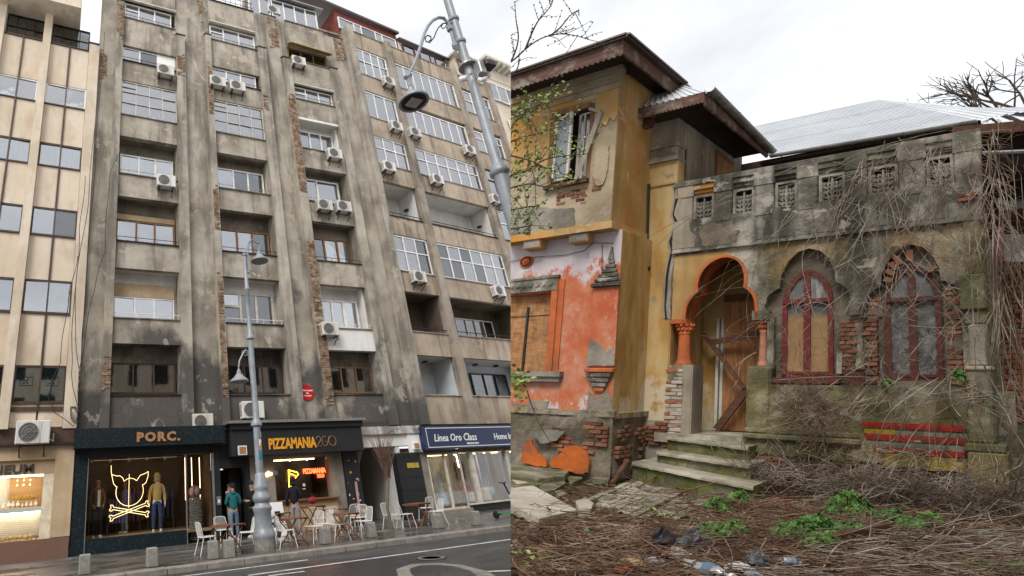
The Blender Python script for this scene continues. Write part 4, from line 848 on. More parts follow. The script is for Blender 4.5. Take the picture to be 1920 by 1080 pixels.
m = MB(); m.box(8.0, 8.6, 20.9, 20.95, 1.5, 2.5); m.obj('menu_screen', glow('menu_screen', (.35, .42, .36), .5), Z)
m = MB()
for x in (8.3, 9.2, 10.0): m.ball((x, 20.2, 2.6), .03, 6, 4)
m.obj('ceiling_spot', M['lampbulb'], Z)
m = MB(); m.box(8.02, 10.4, 20.3, 20.36, 2.62, 2.66); m.obj('light_strip', M['lampbulb'], Z)
m = MB(); m.box(11.03, 11.75, 18.98, 19.4, 0, 2.76); m.obj('black_pillar', M['fascia'], Z)
for k in range(14):
    m = MB(); x = random.uniform(11.1, 11.65); z = random.uniform(.4, 2.4); w = random.uniform(.03, .09); h_ = random.uniform(.03, .12); m.box(x, x + w, 18.974, 18.98, z, z + h_); m.obj('sticker', random.choice([M['signwhite'], M['orange'], M['oldwhite'], M['copper']]), Z)
m = MB(); m.box(11.42, 11.52, 18.95, 18.975, .55, 1.6); m.obj('poster_strip', plain('pink_poster', (.5, .3, .33), .6, .6, 20), Z)
m = MB(); m.lathe([(.01, 0), (.09, 0), (.09, .03), (.01, .03)], (8.0, 18.98, 2.12), 16, Matrix.Rotation(R(90), 3, 'X')); m.obj('round_sign', M['steel'], Z)
m = MB(); m.text('glo', (7.6, 18.98, 2.05), .2, 1.1, .008, .01); m.obj('small_lettering', M['lampbulb'], Z)
m = MB(); m.lathe([(.01, 0), (.06, 0), (.06, .02), (.01, .02)], (9.3, 19.28, 1.62), 14, Matrix.Rotation(R(90), 3, 'X')); m.box(9.22, 9.36, 19.28, 19.29, 1.46, 1.49); m.obj('window_sticker', M['signwhite'], Z)
PN = thing('neon_sign', (8.75, 19.2, 1.7), 'yellow and red neon pizza slice hung in the takeaway window', 'neon sign')
sl_ = [(8.62, 1.55), (8.66, 2.22), (8.74, 2.18), (9.02, 2.1), (9.06, 2.02), (8.98, 1.96), (8.72, 1.72), (8.7, 1.55), (8.62, 1.55)]
m = MB(); m.tube([(x, 19.2, z) for x, z in sl_], .02, 6); m.tube([(8.66, 19.2, 2.1), (8.98, 19.2, 1.96)], .014, 5); m.obj('slice_tube', M['neony'], PN)
m = MB()
for x, z in ((8.72, 1.98), (8.84, 2.0), (8.7, 1.8), (8.66, 1.66)): m.tube([(x + .04 * math.cos(t), 19.19, z + .04 * math.sin(t)) for t in np.linspace(0, 6.28, 9)], .012, 5)
m.obj('topping_tube', M['neonr'], PN)
NR = thing('neon_sign', (9.7, 19.2, 1.8), 'red neon lettering PIZZAMANIA 2GO hung in the takeaway window', 'neon sign')
m = MB(); m.text('PIZZAMANIA', (9.28, 19.2, 2.03), .26, .66, .006, .01); m.obj('lettering', M['neonr'], NR); m = MB(); m.text('2GO', (9.88, 19.2, 1.85), .2, .8, .003, .01); m.obj('lettering', M['neonr'], NR)
DR = thing('entrance_doorway', (6.3, 19.4, 0), 'dark building entrance between the clothes shop and the pizza takeaway', 'doorway')
m = MB(); m.box(5.56, 5.8, 19.02, 19.4, 0, 3.25); m.box(6.78, 6.98, 19.02, 19.4, 0, 2.76); m.box(5.8, 6.78, 19.05, 19.4, 2.4, 3.25); m.obj('door_surround', M['fascia'], DR)
m = MB(); m.box(5.8, 6.78, 20.4, 20.45, 0, 2.4); m.obj('inner_wall', M['black'], DR)
m = MB(); m.box(6.3, 6.75, 19.6, 19.66, 0, 2.3); m.obj('door_leaf', M['black'], DR)
m = MB(); m.tube([(6.38, 19.56, .9), (6.38, 19.56, 1.5)], .015, 6); m.obj('handle', M['steel'], DR)
m = MB(); m.box(5.62, 5.78, 18.98, 19.02, 1.15, 1.45); m.m = 1; m.box(5.66, 5.74, 18.972, 18.98, 1.22, 1.34); m.obj('intercom', [M['steel'], M['signwhite']], DR)

# --- passage and home-textile shop
PS = thing('passage_gateway', (12.9, 19.1, 0), 'whitewashed passage opening between the takeaway and the navy home shop', 'gateway')
m = MB(); m.box(11.8, 15.05, 18.9, 19.4, 3.4, 3.72); m.obj('peeling_beam', plaster('peeling_white', (.52, .5, .46), (.3, .28, .25), (.62, .6, .56), (.12, .11, .1), 1.2, .8, .56, None, .2), PS)
m = MB(); m.box(11.8, 15.05, 19.02, 19.5, 2.9, 3.4); m.box(14.35, 15.05, 18.96, 19.02, 2.6, 3.4); m.obj('lintel', M['white'], PS)
m = MB(); m.box(13.7, 13.9, 19.05, 27, 0, 2.95); m.obj('passage_wall', M['white'], PS)
m = MB(); m.box(11.55, 11.8, 19.4, 27, 0, 3.2); m.box(11.7, 13.9, 25.5, 26, 0, 3.4); m.box(11.6, 13.9, 19.4, 27, 2.95, 3.1); m.obj('dark_passage_wall', M['stonegrey'], PS)
m = MB(); m.plate([(11.76, 0), (12.02, 0), (12.02, 1.6), (12.1, 2.3), (12.35, 2.8), (12.7, 3.0), (11.76, 3.0)], [], 19.5, 19.7); m.obj('arch_side', M['stonegrey'], PS)
m = MB(); m.box(14.55, 14.85, 18.86, 18.96, 2.72, 3.0); m.m = 1; m.box(14.58, 14.82, 18.85, 18.87, 2.75, 2.97); m.obj('wall_lamp', [M['signwhite'], M['copper']], PS)
H = thing('home_textile_shop', (3, 0, 0), 'home textile shop with navy Linea Oro Class sign and curtained display windows', 'shop', F=FW)
m = MB(); m.bbox(-.62, 9.5, -.32, 0, 2.66, 3.66, .01); m.obj('fascia', M['navy'], H, FW, clip=0)
m = MB(); y = -.325; m.box(-.42, 9.5, y - .005, y + .01, 3.55, 3.58); m.box(-.42, 9.5, y - .005, y + .01, 2.74, 2.77); m.box(-.42, -.39, y - .004, y + .01, 2.77, 3.55); m.obj('sign_border', M['signwhite'], H, FW, clip=0)
m = MB(); m.text('Linea Oro Class', (-.02, y, 3.0), .45, .9, .004, .008, .18); m.obj('sign_lettering', M['signwhite'], H, FW, clip=0); m = MB(); m.text('MADE IN ITALY', (1.95, y, 2.83), .11, 1, .004, .006); m.obj('small_lettering', M['signwhite'], H, FW, clip=0); m = MB(); m.text('Home Interiors', (3.8, y, 3.0), .4, .88, .003, .008, .1); m.obj('sign_lettering', M['signwhite'], H, FW, clip=0)
m = MB(); m.tube([(2.02, y, 3.34), (2.1, y, 3.28)], .012, 4); m.obj('sign_accent', M['signwhite'], H, FW)
m = MB(); m.box(-2.05, -.72, -.02, .3, .0, 2.6); m.obj('black_door', M['black'], H, FW)
for z in (.6, 1.1, 1.6): 
    m = MB(); m.box(-2.0, -.78, -.035, -.02, z, z + .03); m.obj('door_rail', M['fascia'], H, FW)
m = MB(); m.box(-1.55, -.9, -.04, -.03, 1.98, 2.18); m.obj('door_plate', plain('yellow_notice', (.5, .36, .05), .6), H, FW)
m = MB(); m.box(-.72, -.35, 0, .3, .0, 2.6); m.obj('stone_pier', M['stonegrey'], H, FW)
for x0, x1 in ((-.35, .68), (.68, 1.62)):
    m = MB(); m.box(x0, x0 + .06, -.02, .06, .2, 2.5); m.box(x1 - .06, x1, -.02, .06, .2, 2.5); m.box(x0 + .06, x1 - .06, -.02, .06, .2, .28); m.box(x0 + .06, x1 - .06, -.02, .06, 2.44, 2.5); fr = m.obj('door_frame', M['oldwhite'], H, FW)
    m = MB(); m.box(x0 + .06, x1 - .06, .02, .03, .28, 2.44); m.obj('pane', M['shopglass'], fr, FW)
m = MB(); m.box(-.4, 1.66, -.15, .1, .0, .2); m.obj('threshold', M['stonegrey'], H, FW)
m = MB(); m.box(1.66, 9.5, -.02, .3, 0, .3); m.obj('stall_riser', M['black'], H, FW, clip=0)
m = MB(); m.box(1.66, 9.5, -.1, .1, .3, .36); m.box(2.2, 2.42, -.1, .1, .36, 2.5); m.box(4.6, 4.72, -.1, .1, .36, 2.5); m.box(6.9, 7.1, -.1, .1, .36, 2.5); m.obj('window_frame', M['oldwhite'], H, FW, clip=0)
m = MB(); m.box(1.66, 9.5, .0, .01, .36, 2.5); m.obj('pane', M['shopglass'], H, FW, clip=0)
m = MB(); m.box(-.5, 9.5, 3, 3.2, 0, 3); m.box(-.5, 9.5, .3, 3, 2.55, 2.7); m.obj('shop_room', plain('ochre_shop_wall', (.30, .24, .14), .9, .4, 1), H, FW, clip=0)
for x, w, mt in ((1.75, .35, 'ycurt'), (2.5, .9, 'oldwhite'), (3.6, .5, 'lace'), (4.3, .35, 'ycurt'), (5.2, .8, 'lace'), (6.4, .5, 'oldwhite')):
    V = []; n_ = 18; m = MB()
    for k in range(n_ + 1): V += [(x + w * k / n_, .8 + (.04 if k % 2 else -.04), .4), (x + w * k / n_, .8 + (.04 if k % 2 else -.04), 2.5)]
    m.add(V, [(2 * k, 2 * k + 2, 2 * k + 3, 2 * k + 1) for k in range(n_)])
    tag(m.obj('hanging_curtain', M[mt] if mt != 'oldwhite' else plain('beige_drape', (.42, .38, .28), .9, .3, 9), base=(x, .8, .4), F=FW), {1.75: 'gold curtain panel hanging just right of the glass door', 2.5: 'wide beige curtain hanging in the home shop window', 3.6: 'white net curtain in the middle of the home shop window', 4.3: 'gold curtain strip beside the net curtain in the home shop', 5.2: 'white net curtain at the right of the home shop window', 6.4: 'beige drape at the far right of the home shop window'}[x], 'curtain')
m = MB(); m.box(3.0, 3.4, 1.4, 1.45, 1.9, 2.45); m.obj('shop_light', M['coolstrip'], H, FW)
m = MB(); m.box(.0, 8, 1.6, 1.66, 2.5, 2.54); m.obj('light_strip', M['lampbulb'], H, FW, clip=0)
for x, col, h_, lb in ((1.1, (.45, .55, .68), 1.5, 'pale blue dress on a stand behind the glass door'), (.2, (.16, .10, .07), 1.6, 'dark coats on a stand inside the glass door'), (.55, (.30, .24, .16), 1.3, 'beige robe on a stand inside the glass door')):
    d_ = thing('dress_stand', (x, 1.0, 0), lb, 'dress stand', F=FW)
    m = MB(); m.tube([(x, 1.0, 0), (x, 1.0, h_ + .35)], .02, 6); m.lathe([(.18, 0), (.18, .02)], (x, 1, .2), 10); m.obj('pole', M['steel'], d_, FW)
    m = MB(); m.lathe([(.3, .32), (.22, h_ * .5), (.12, h_ * .72), (.16, h_), (.08, h_ + .18)], (x, 1.0, 0), 14); m.obj('dress', plain('dress_cloth', col, .9, .4, 6), d_, FW, smooth=True)
for x, y_, s, col, lb in ((2.55, .45, .25, (.7, .68, .62), 'white storage box in the home shop window'), (3.3, .5, .28, (.62, .56, .44), 'cream cylindrical pouffe in the home shop window'), (2.35, .6, .3, (.35, .03, .06), 'crimson cushion beside the white window post of the home shop'), (3.9, .5, .22, (.25, .5, .6), 'turquoise cushion in the home shop window')):
    m = MB()
    if 'box' in lb: m.bbox(x - s, x + s, y_ - s * .6, y_ + s * .6, .38, .38 + s * 1.6, .02)
    elif 'pouffe' in lb: m.lathe([(s * .9, 0), (s, .05), (s, .5), (s * .85, .55), (.02, .56)], (x, y_, .38), 16)
    else: m.ball((x, y_ + .1, .5 + s * 1.2), (s, .1, s * .9), 12, 8)
    tag(m.obj('cushion' if 'cushion' in lb else ('storage_box' if 'box' in lb else 'pouffe'), plain('display_cloth', col, .8, .2, 6), base=(x, y_, .38), F=FW, smooth='cushion' in lb or 'pouffe' in lb), lb, 'cushion' if 'cushion' in lb else ('box' if 'box' in lb else 'pouffe'))
# evergreen garland under the navy sign
m = MB(); rg = random.Random(4)
for k in range(1500):
    x = rg.uniform(-2.2, 9); yy = rg.gauss(-.16, .05); z = rg.gauss(2.58, .05) + .03 * math.sin(x * 6); a = rg.uniform(0, 6.28); l = rg.uniform(.04, .09); e = rg.uniform(-.6, .6)
    dx, dy, dz = math.cos(a) * l, math.sin(a) * l * .6, e * l - .03; m.add([(x, yy, z), (x + dx * .5 - .01, yy + dy * .5 - .012, z + dz * .5), (x + dx, yy + dy, z + dz), (x + dx * .5 + .012, yy + dy * .5 + .012, z + dz * .5 + .012)], [(0, 1, 2, 3)])
M['fir'] = plain('fir_green', (0.035, 0.06, 0.025), .8, .5, 9)
gl_ = m.obj('garland', M['fir'], base=(3, -.16, 2.58), F=FW, clip=0); tag(gl_, 'fir garland hung along the underside of the navy sign', 'garland')
# ================================================================== things fixed to the facades
def make_ac(loc):
    o = thing('ac_unit', loc, 'x', 'air conditioner', 'outdoor air conditioners on the facades')
    x, y, z = loc
    m = MB(); m.bbox(x - .42, x + .42, y - .02, y + .3, z, z + .6, .02); m.obj('casing', M['acwhite'], o)
    m = MB(); m.lathe([(.02, 0), (.245, 0), (.25, -.012), (.02, -.012)], (x - .11, y - .024, z + .3), 22, Matrix.Rotation(R(90), 3, 'X')); m.obj('fan', M['acgrille'], o)
    m = MB()
    for k in range(3): m.tube([(x - .11 + (.08 + .08 * k) * math.cos(t), y - .045, z + .3 + (.08 + .08 * k) * math.sin(t)) for t in np.linspace(0, 2 * math.pi, 17)], .006, 4, False)
    for k in range(4): a = k * math.pi / 4; m.tube([(x - .11 - .25 * math.cos(a), y - .045, z + .3 - .25 * math.sin(a)), (x - .11 + .25 * math.cos(a), y - .045, z + .3 + .25 * math.sin(a))], .005, 4)
    m.obj('grille', M['steel'], o)
    m = MB(); m.box(x + .19, x + .195, y - .026, y, z + .02, z + .58)
    for k in range(6): m.box(x - .425, x - .42, y + .05, y + .27, z + .1 + k * .07, z + .13 + k * .07)
    m.obj('panel_joint', M['steel'], o)
    for s in (-.3, .3): m = MB(); m.bar((x + s, y - .02, z - .03), (x + s, y + .38, z - .03), .04, .04); m.bar((x + s, y + .38, z - .34), (x + s, y + .02, z - .05), .03, .03); m.obj('bracket', M['iron'], o)
    m = MB(); m.tube([(x + .42, y + .2, z + .12), (x + .5, y + .22, z + .08), (x + .52, y + .3, z - .12), (x + .5, y + .38, z + .3)], .022, 6); m.obj('pipe', M['oldwhite'], o)
    return o
acs = [  # photo pixel of the unit's middle, frame, front plane, scale, label
    (311, 130, 0, 18.72, 1, 'white air conditioner beside the small white panel high on the left bay'),
    (312, 338, 0, 18.72, 1, 'white air conditioner under the lilac curtained window of the left bay'),
    (409, 151, 0, 18.72, 1, 'left one of two air conditioners side by side high on the middle bay'),
    (446, 160, 0, 18.72, 1, 'right one of two air conditioners side by side high on the middle bay'),
    (561, 113, 0, 18.72, 1, 'air conditioner under the yellow awning of the right bay'),
    (629, 287, 0, 18.72, 1, 'air conditioner at the right end of the white loggia of the right bay, fifth floor'),
    (610, 383, 0, 18.70, 1, 'left one of two air conditioners side by side on the right bay'),
    (646, 386, 0, 18.70, 1, 'right one of two air conditioners side by side on the right bay'),
    (514, 18, 0, 19.4, 1, 'air conditioner on the roof terrace beside the penthouse glazing'),
    (620, 616, 0, 18.70, 1, 'air conditioner on the white painted parapet above the red disc'),
    (475, 768, 0, 18.74, 1.1, 'large air conditioner on the ledge over the pizza sign behind the street lamp'),
    (381, 790, 0, 18.80, .95, 'air conditioner half hidden behind the top of the copper lettered sign'),
    (62, 810, 0, 18.55, 1.25, 'largest air conditioner standing on the ledge over the jeweller sign'),
    (731, 151, 1, -.42, 1, 'air conditioner under the top glazing next to the first beige fin'),
    (745, 235, 1, -.42, 1, 'air conditioner left of the beige fin under the second row of glazing'),
    (780, 247, 1, -.42, 1, 'air conditioner right of the beige fin under the second row of glazing'),
    (731, 311, 1, -.42, 1, 'rusty bracketed air conditioner under the third row narrow glazing'),
    (822, 335, 1, -.42, 1, 'yellowed air conditioner at the middle of the wide third row balcony'),
    (883, 280, 1, -.42, 1, 'air conditioner at the right end of the wide second row balcony'),
    (932, 372, 1, -.42, 1, 'air conditioner under the dark framed window beside the big lamp post collar'),
    (788, 518, 1, -.42, 1, 'air conditioner under the narrow glazing above the dark loggia'),
    (938, 545, 1, -.42, 1, 'air conditioner at the right edge under the long white glazing'),
    (770, 290, 1, 9, 1, '')]
ac0 = None
for px, py, fr, yy, s, lb in acs[:-1]:
    if fr == 0: p = atY(px, py, yy); loc = Vector((p[0], p[1], p[2] - .3 * s)); rz = 0
    else: q = atW(px, py, yy); loc = FW((q[0], q[1], q[2] - .3 * s)); rz = R(5.5)
    if ac0 is None: ac0 = make_ac(loc); ac0['label'] = lb
    else: copy_tree(ac0, loc, rz, lb, s)
# red warning disc
RD = thing('warning_disc', (9.98, 19.16, 5.2), 'round red disc with three lines of small white writing on the dark pier', 'sign')
c_ = atY(576, 736, 19.16)
m = MB(); m.lathe([(.01, 0), (.33, 0), (.33, .02), (.01, .02)], (c_[0], 19.18, c_[2]), 28, Matrix.Rotation(R(90), 3, 'X')); m.obj('disc', plain('red_enamel', (.52, .008, .008), .5, .1), RD)
y = 19.155
for t, dz, sz in (('Clădire încadrată', .06, .085), ('clasa', -.05, .085), ('I risc seismic', -.16, .085)): m = MB(); m.text(t, (c_[0], y, c_[2] + dz), sz, .85, .004, .002, align='CENTER'); m.obj('writing', M['signwhite'], RD)
# hanging cables by the cream building
for i, pts in enumerate((((196, 60), (178, 300), (160, 560), (150, 700), (143, 790)), ((190, 100), (165, 380), (138, 560), (134, 700), (148, 785)), ((160, 330), (148, 450), (140, 600), (150, 720), (146, 775)), ((146, 480), (128, 560), (112, 680), (90, 740), (100, 770), (138, 800)), ((225, 280), (205, 330), (196, 470), (172, 560), (150, 690), (145, 790)))):
    m = MB(); P_ = []
    for k, (px, py) in enumerate(pts): p = atY(px, py, 18.8 + .05 * math.sin(k * 2 + i)); P_.append(Vector(p))
    Q = []
    for k in range(len(P_) - 1):
        for t in np.linspace(0, 1, 6, endpoint=False): Q.append(P_[k].lerp(P_[k + 1], float(t)) + Vector((.03 * math.sin(6 * t + k), 0, 0)))
    Q.append(P_[-1]); m.tube(Q, .013, 5)
    tag(m.obj('hanging_cable', M['cable'], base=tuple(Q[-1])), ('longest black cable hanging down the cream and grey joint from the roof', 'black cable looping out furthest over the cream pilaster', 'short black cable from the fourth floor down the cream edge', 'black cable sagging across the first-floor emblem windows', 'black cable running down the grey wall left of the left bay')[i], 'cable')
m = MB(); rg = random.Random(3)
for k in range(9):
    a = rg.uniform(0, 6); m.tube([Vector(atY(142 + 10 * math.cos(a + t), 778 + 16 * math.sin(1.3 * t + a), 18.85)) for t in np.linspace(0, 4, 10)], .01, 4)
tag(m.obj('cable_tangle', M['cable'], base=tuple(atY(142, 790, 18.85))), 'tangle of black cables at the corner above the teal sign', 'cable')
m = MB(); m.tube([Vector(atY(*p, 19.0)) for p in ((365, 115), (370, 135), (382, 150), (397, 155))], .03, 6); tag(m.obj('loose_pipe', M['oldwhite'], base=tuple(atY(397, 155, 19.0))), 'loose white hose sticking out beside the paired air conditioners of the middle bay', 'hose')
m = MB(); m.tube([Vector(atY(*p, 18.6)) for p in ((288, 800), (291, 790), (298, 785), (306, 793), (309, 800))], .025, 6); tag(m.obj('pipe_bend', M['steel'], base=tuple(atY(298, 800, 18.6))), 'curved metal pipe rising behind the copper lettered sign', 'pipe')

# ================================================================== street lamps
def bell(mb_, c, s, mb_l):
    mb_.lathe([(.03 * s, .62 * s), (.05 * s, .55 * s), (.10 * s, .5 * s), (.11 * s, .36 * s), (.17 * s, .33 * s), (.21 * s, .24 * s), (.36 * s, .12 * s), (.42 * s, .06 * s), (.42 * s, 0), (.36 * s, 0), (.34 * s, .02 * s)], c, 24)
    mb_l.lathe([(.01, 0), (.35 * s, .005), (.35 * s, .025), (.01, .03)], c, 24)
def scroll(c, r, turns, sx, n=26): return [(c[0] + sx * r * (1 - .8 * t / (turns * 6.28)) * math.cos(t), c[1], c[2] + r * (1 - .8 * t / (turns * 6.28)) * math.sin(t)) for t in np.linspace(0, turns * 6.28, n)]
LB = (5.62, 14.5)
FL_ = thing('street_lamp', (LB[0], LB[1], 0), 'ornate grey street lamp with two bell shades standing on the pavement among the cafe chairs', 'street lamp')
m = MB(); m.lathe([(.30, 0), (.30, .26), (.29, .27)], (LB[0], LB[1], 0), 12); m.obj('plinth', M['conc'], FL_)
m = MB(); m.lathe([(.29, .26), (.32, .34), (.32, .42), (.27, .5), (.245, .56), (.24, .95), (.27, 1.02), (.27, 1.08), (.22, 1.14), (.20, 1.2), (.26, 1.28), (.26, 1.38), (.20, 1.46), (.19, 1.52), (.215, 1.58), (.215, 1.64), (.17, 1.72), (.16, 1.95), (.13, 2.0)], (LB[0], LB[1], 0), 16); m.obj('base', M['lampgrey'], FL_, smooth=True)
m = MB(); m.lathe([(.115, 2.0), (.11, 3.3), (.17, 3.34), (.17, 3.4), (.12, 3.5), (.095, 3.56), (.085, 6.0), (.13, 6.05), (.13, 6.12), (.075, 6.2), (.07, 7.7), (.1, 7.74), (.1, 7.8), (.065, 7.85), (.06, 9.0), (.085, 9.02), (.085, 9.08), (.01, 9.1)], (LB[0], LB[1], 0), 14); m.obj('pole', M['lampgrey'], FL_, smooth=True)
def Lp(px, py): p = atY(px, py, LB[1]); return (p[0], p[1], p[2])
for lum, arm, sc_, sx in (((487, 490), ((464, 480), (466, 455), (474, 449), (482, 456), (488, 458)), 1, 1), ((449, 716), ((468, 680), (467, 660), (461, 656), (455, 664), (449, 677)), .95, -1)):
    c = Lp(*lum); m = MB(); l = MB(); bell(m, c, .72 * sc_, l); sh = m.obj('lamp_shade', M['lampgrey'], FL_, smooth=True); l.obj('lamp_lens', M['steel'], sh)
    m = MB(); A = [Lp(*a) for a in arm]; m.tube(A + [(c[0], c[1], c[2] + .44)], .028, 6); m.tube(scroll((A[1][0] + sx * .13, c[1], A[1][2] - .05), .12, 1.6, sx), .012, 5); m.tube([(A[0][0] - sx * .02, c[1], A[0][2] - .6), A[0], A[1]], .03, 6); m.ball((A[0][0] - sx * .02, c[1], A[0][2] - .62), .05, 8, 5); m.obj('arm', M['lampgrey'], FL_, smooth=True)
for k, (z, w, h_, mt) in enumerate(((2.35, .12, .28, 'bluesticker'), (2.75, .1, .18, 'signwhite'), (2.62, .06, .2, 'orange'), (3.0, .08, .15, 'oldwhite'))):
    if mt == 'bluesticker': M['bluesticker'] = plain('blue_sticker', (.05, .25, .4), .5)
    m = MB(); r = .121; a0 = -1.9 + k * .25; V = []
    for i in range(5): a = a0 + (w / r) * i / 4; V += [(LB[0] + r * math.cos(a), LB[1] + r * math.sin(a), z), (LB[0] + r * math.cos(a), LB[1] + r * math.sin(a), z + h_)]
    m.add(V, [(2 * i, 2 * i + 2, 2 * i + 3, 2 * i + 1) for i in range(4)]); m.obj('sticker', M[mt], FL_)
# big lamp post on the right
_r = _ray(930, 300); NBp = CAM + _r / FOC * 11.6; NX, NY = NBp[0], NBp[1]
NL = thing('street_lamp', (NX, NY, 0), 'tall grey lamp post with curled arm, one wide shade and cameras at the right', 'street lamp')
zc = atY(945, 328, NY)[2]; zt = atY(838, -25, NY)[2] + 1.2
m = MB(); m.lathe([(.32, 0), (.32, .3), (.22, .5), (.18, 1.2), (.16, zc - .06), (.215, zc), (.22, zc + .06), (.16, zc + .2), (.112, zc + .3), (.1, zt - 2), (.088, zt)], (NX, NY, 0), 16); m.obj('pole', M['lampgrey'], NL, smooth=True)
def Np(px, py, dy=0): p = atY(px, py, NY + dy); return (p[0], p[1], p[2])
c = Np(776, 192); m = MB(); l = MB(); bell(m, c, .80, l); sh = m.obj('lamp_shade', M['lampgrey'], NL, smooth=True); l.obj('lamp_rim', M['black'], sh)
m = MB(); m.box(c[0] - .14, c[0] + .14, c[1] - .13, c[1] + .13, c[2] - .025, c[2] + .005); m.obj('lamp_panel', plain('led_panel', (.45, .44, .40), .4), sh)
A = [Np(*a) for a in ((853, 88), (846, 60), (840, 43), (832, 34), (822, 33), (812, 38), (803, 48), (796, 62), (790, 82), (783, 104), (776, 122), (768, 136), (764, 142))]
m = MB(); m.tube(A, [.038] * 3 + [.041] * 7 + [.036] * 3, 8); m.tube([Np(853, 88), Np(857, 95)], [.07, .03], 8); m.tube([Np(842, 50), Np(844, 57)], .075, 8); m.tube([Np(852, 82), Np(853.5, 88)], .07, 8); m.tube([A[-1], (c[0], c[1], c[2] + .46)], .045, 8); m.tube([Np(761, 146), Np(769, 140)], .06, 8); m.obj('arm', M['lampgrey'], NL, smooth=True)
m = MB(); m.tube([Np(*p) for p in ((843, 43), (830, 44), (822, 52), (817, 62), (814, 70), (806, 80), (799, 78), (797, 71), (802, 66), (808, 69), (808, 75), (804, 77))], .016, 5); m.tube([Np(*p) for p in ((838, 41), (836, 50), (831, 54), (827, 50), (830, 46))], .014, 5); m.obj('scroll', M['iron'], NL)
for py_ in (38, 76):
    m = MB(); m.tube([Np(840 + (py_ - 38) * .4, py_ + 9), Np(849 + (py_ - 38) * .36, py_)], .03, 6); z = Np(852, py_)[2]; m.lathe([(.13, z - .05), (.145, z), (.13, z + .05)], (NX, NY, 0), 14); m.obj('clamp', M['lampgrey'], NL)
z = atY(884, 128, NY)[2]
m = MB(); m.lathe([(.12, z - .02), (.22, z), (.22, z + .05), (.12, z + .1)], (NX, NY, 0), 16); m.obj('collar', M['steel'], NL)
CM = thing('camera_cluster', Np(888, 140), 'cluster of white surveillance cameras and brackets clamped to the tall lamp post', 'surveillance camera')
for a, bb, r in (((884, 138), (864, 148), .05), ((893, 135), (899, 150), .04)):
    p, q = Vector(Np(*a, -.15)), Vector(Np(*bb, -.25)); m = MB(); m.tube([p, q], r * .6, 8); m.obj('bracket', M['steel'], CM)
    m = MB(); d = (q - p).normalized(); m.tube([q - d * .02, q + Vector((-.02, -.1, -.1)) , q + Vector((-.03, -.22, -.16))], r * 1.3, 10); m.obj('camera_body', M['pvc'], CM)
m = MB(); p = Np(888, 142); m.bbox(p[0] - .1, p[0] + .1, p[1] - .32, p[1] - .12, p[2] - .2, p[2] + .2, .02); m.obj('junction_box', M['steel'], CM)
m = MB(); p = Np(904, 142); m.bbox(p[0] - .06, p[0] + .06, p[1] - .2, p[1] - .05, p[2] - .2, p[2] + .3, .02); m.obj('antenna', M['pvc'], CM)
m = MB(); p = Np(896, 139); m.bbox(p[0] - .1, p[0] + .22, p[1] - .4, p[1] - .1, p[2] - .06, p[2] + .12, .02); m.obj('dark_camera', M['black'], CM)

# ================================================================== pavement furniture
def make_chair():
    o = thing('cafe_chair', (0, 0, 0), 'x', 'chair', 'white wire cafe chairs on the pavement')
    m = MB()   # faces -Y
    for k in range(10): x = -.19 + k * .0422; m.tube([(x, -.2, .455), (x, -.05, .437), (x, .17, .44)], .006, 4)
    m.tube([(-.21, -.2, .45), (.21, -.2, .45), (.215, .18, .44), (-.215, .18, .44), (-.21, -.2, .45)], .011, 5); m.obj('seat', M['chairwhite'], o)
    m = MB(); m.tube([(-.215, .17, .45), (-.225, .21, .62), (-.20, .25, .8), (-.12, .27, .83), (.12, .27, .83), (.20, .25, .8), (.225, .21, .62), (.215, .17, .45)], .011, 5)
    for k in range(9): x = -.17 + k * .0425; m.tube([(x, .18, .45), (x, .23, .64), (x, .27, .825)], .0055, 4)
    m.obj('backrest', M['chairwhite'], o)
    for sx in (-1, 1):
        for a, bb in (((sx * .2, -.18, .45), (sx * .24, -.25, 0)), ((sx * .2, .15, .44), (sx * .24, .27, 0))):
            m = MB(); m.tube([a, bb], .011, 5); m.obj('leg', M['chairwhite'], o)
    return o
def make_table():
    o = thing('cafe_table', (0, 0, 0), 'x', 'table', 'folding wooden cafe tables')
    for k in range(8):
        m = MB(); y = -.34 + k * .086; m.bbox(-.34, .34, y, y + .08, .715, .737, .004); m.obj('slat', M['tablewood'], o)
    m = MB(); m.box(-.34, -.31, -.34, .34, .68, .715); m.box(.31, .34, -.34, .34, .68, .715); m.obj('apron', M['tablewood'], o)
    for y in (-.28, .28):
        for s in (-1, 1): m = MB(); yy = y + s * .014; m.bar((-.3 * s, yy, 0.0), (.3 * s, yy, .69), .04, .022); m.obj('leg', M['tablewood'], o)
    m = MB(); m.bar((-.2, -.28, .12), (-.2, .28, .12), .03, .03); m.bar((.2, -.28, .12), (.2, .28, .12), .03, .03); m.obj('stretcher', M['tablewood'], o)
    return o
tb = [(430, 1040, 20, 'folding wooden table nearest the shop with the neon pig, left of the street lamp'), (553, 1024, 5, 'folding wooden table just right of the street lamp base'), (652, 1013, -8, 'folding wooden table between the last chairs before the passage'), (634, 996, 4, 'folding wooden table at the back under the takeaway counter'), (528, 1003, 10, 'folding wooden table behind the lamp base with the seated person'), (788, 987, 12, 'folding wooden table standing alone in front of the black door')]
t0 = None
for px, py, rz, lb in tb:
    p = atZ(px, py)
    if t0 is None: t0 = make_table(); t0.location = p; t0.rotation_euler = (0, 0, R(rz)); t0['label'] = lb
    else: copy_tree(t0, Vector(p), R(rz), lb)
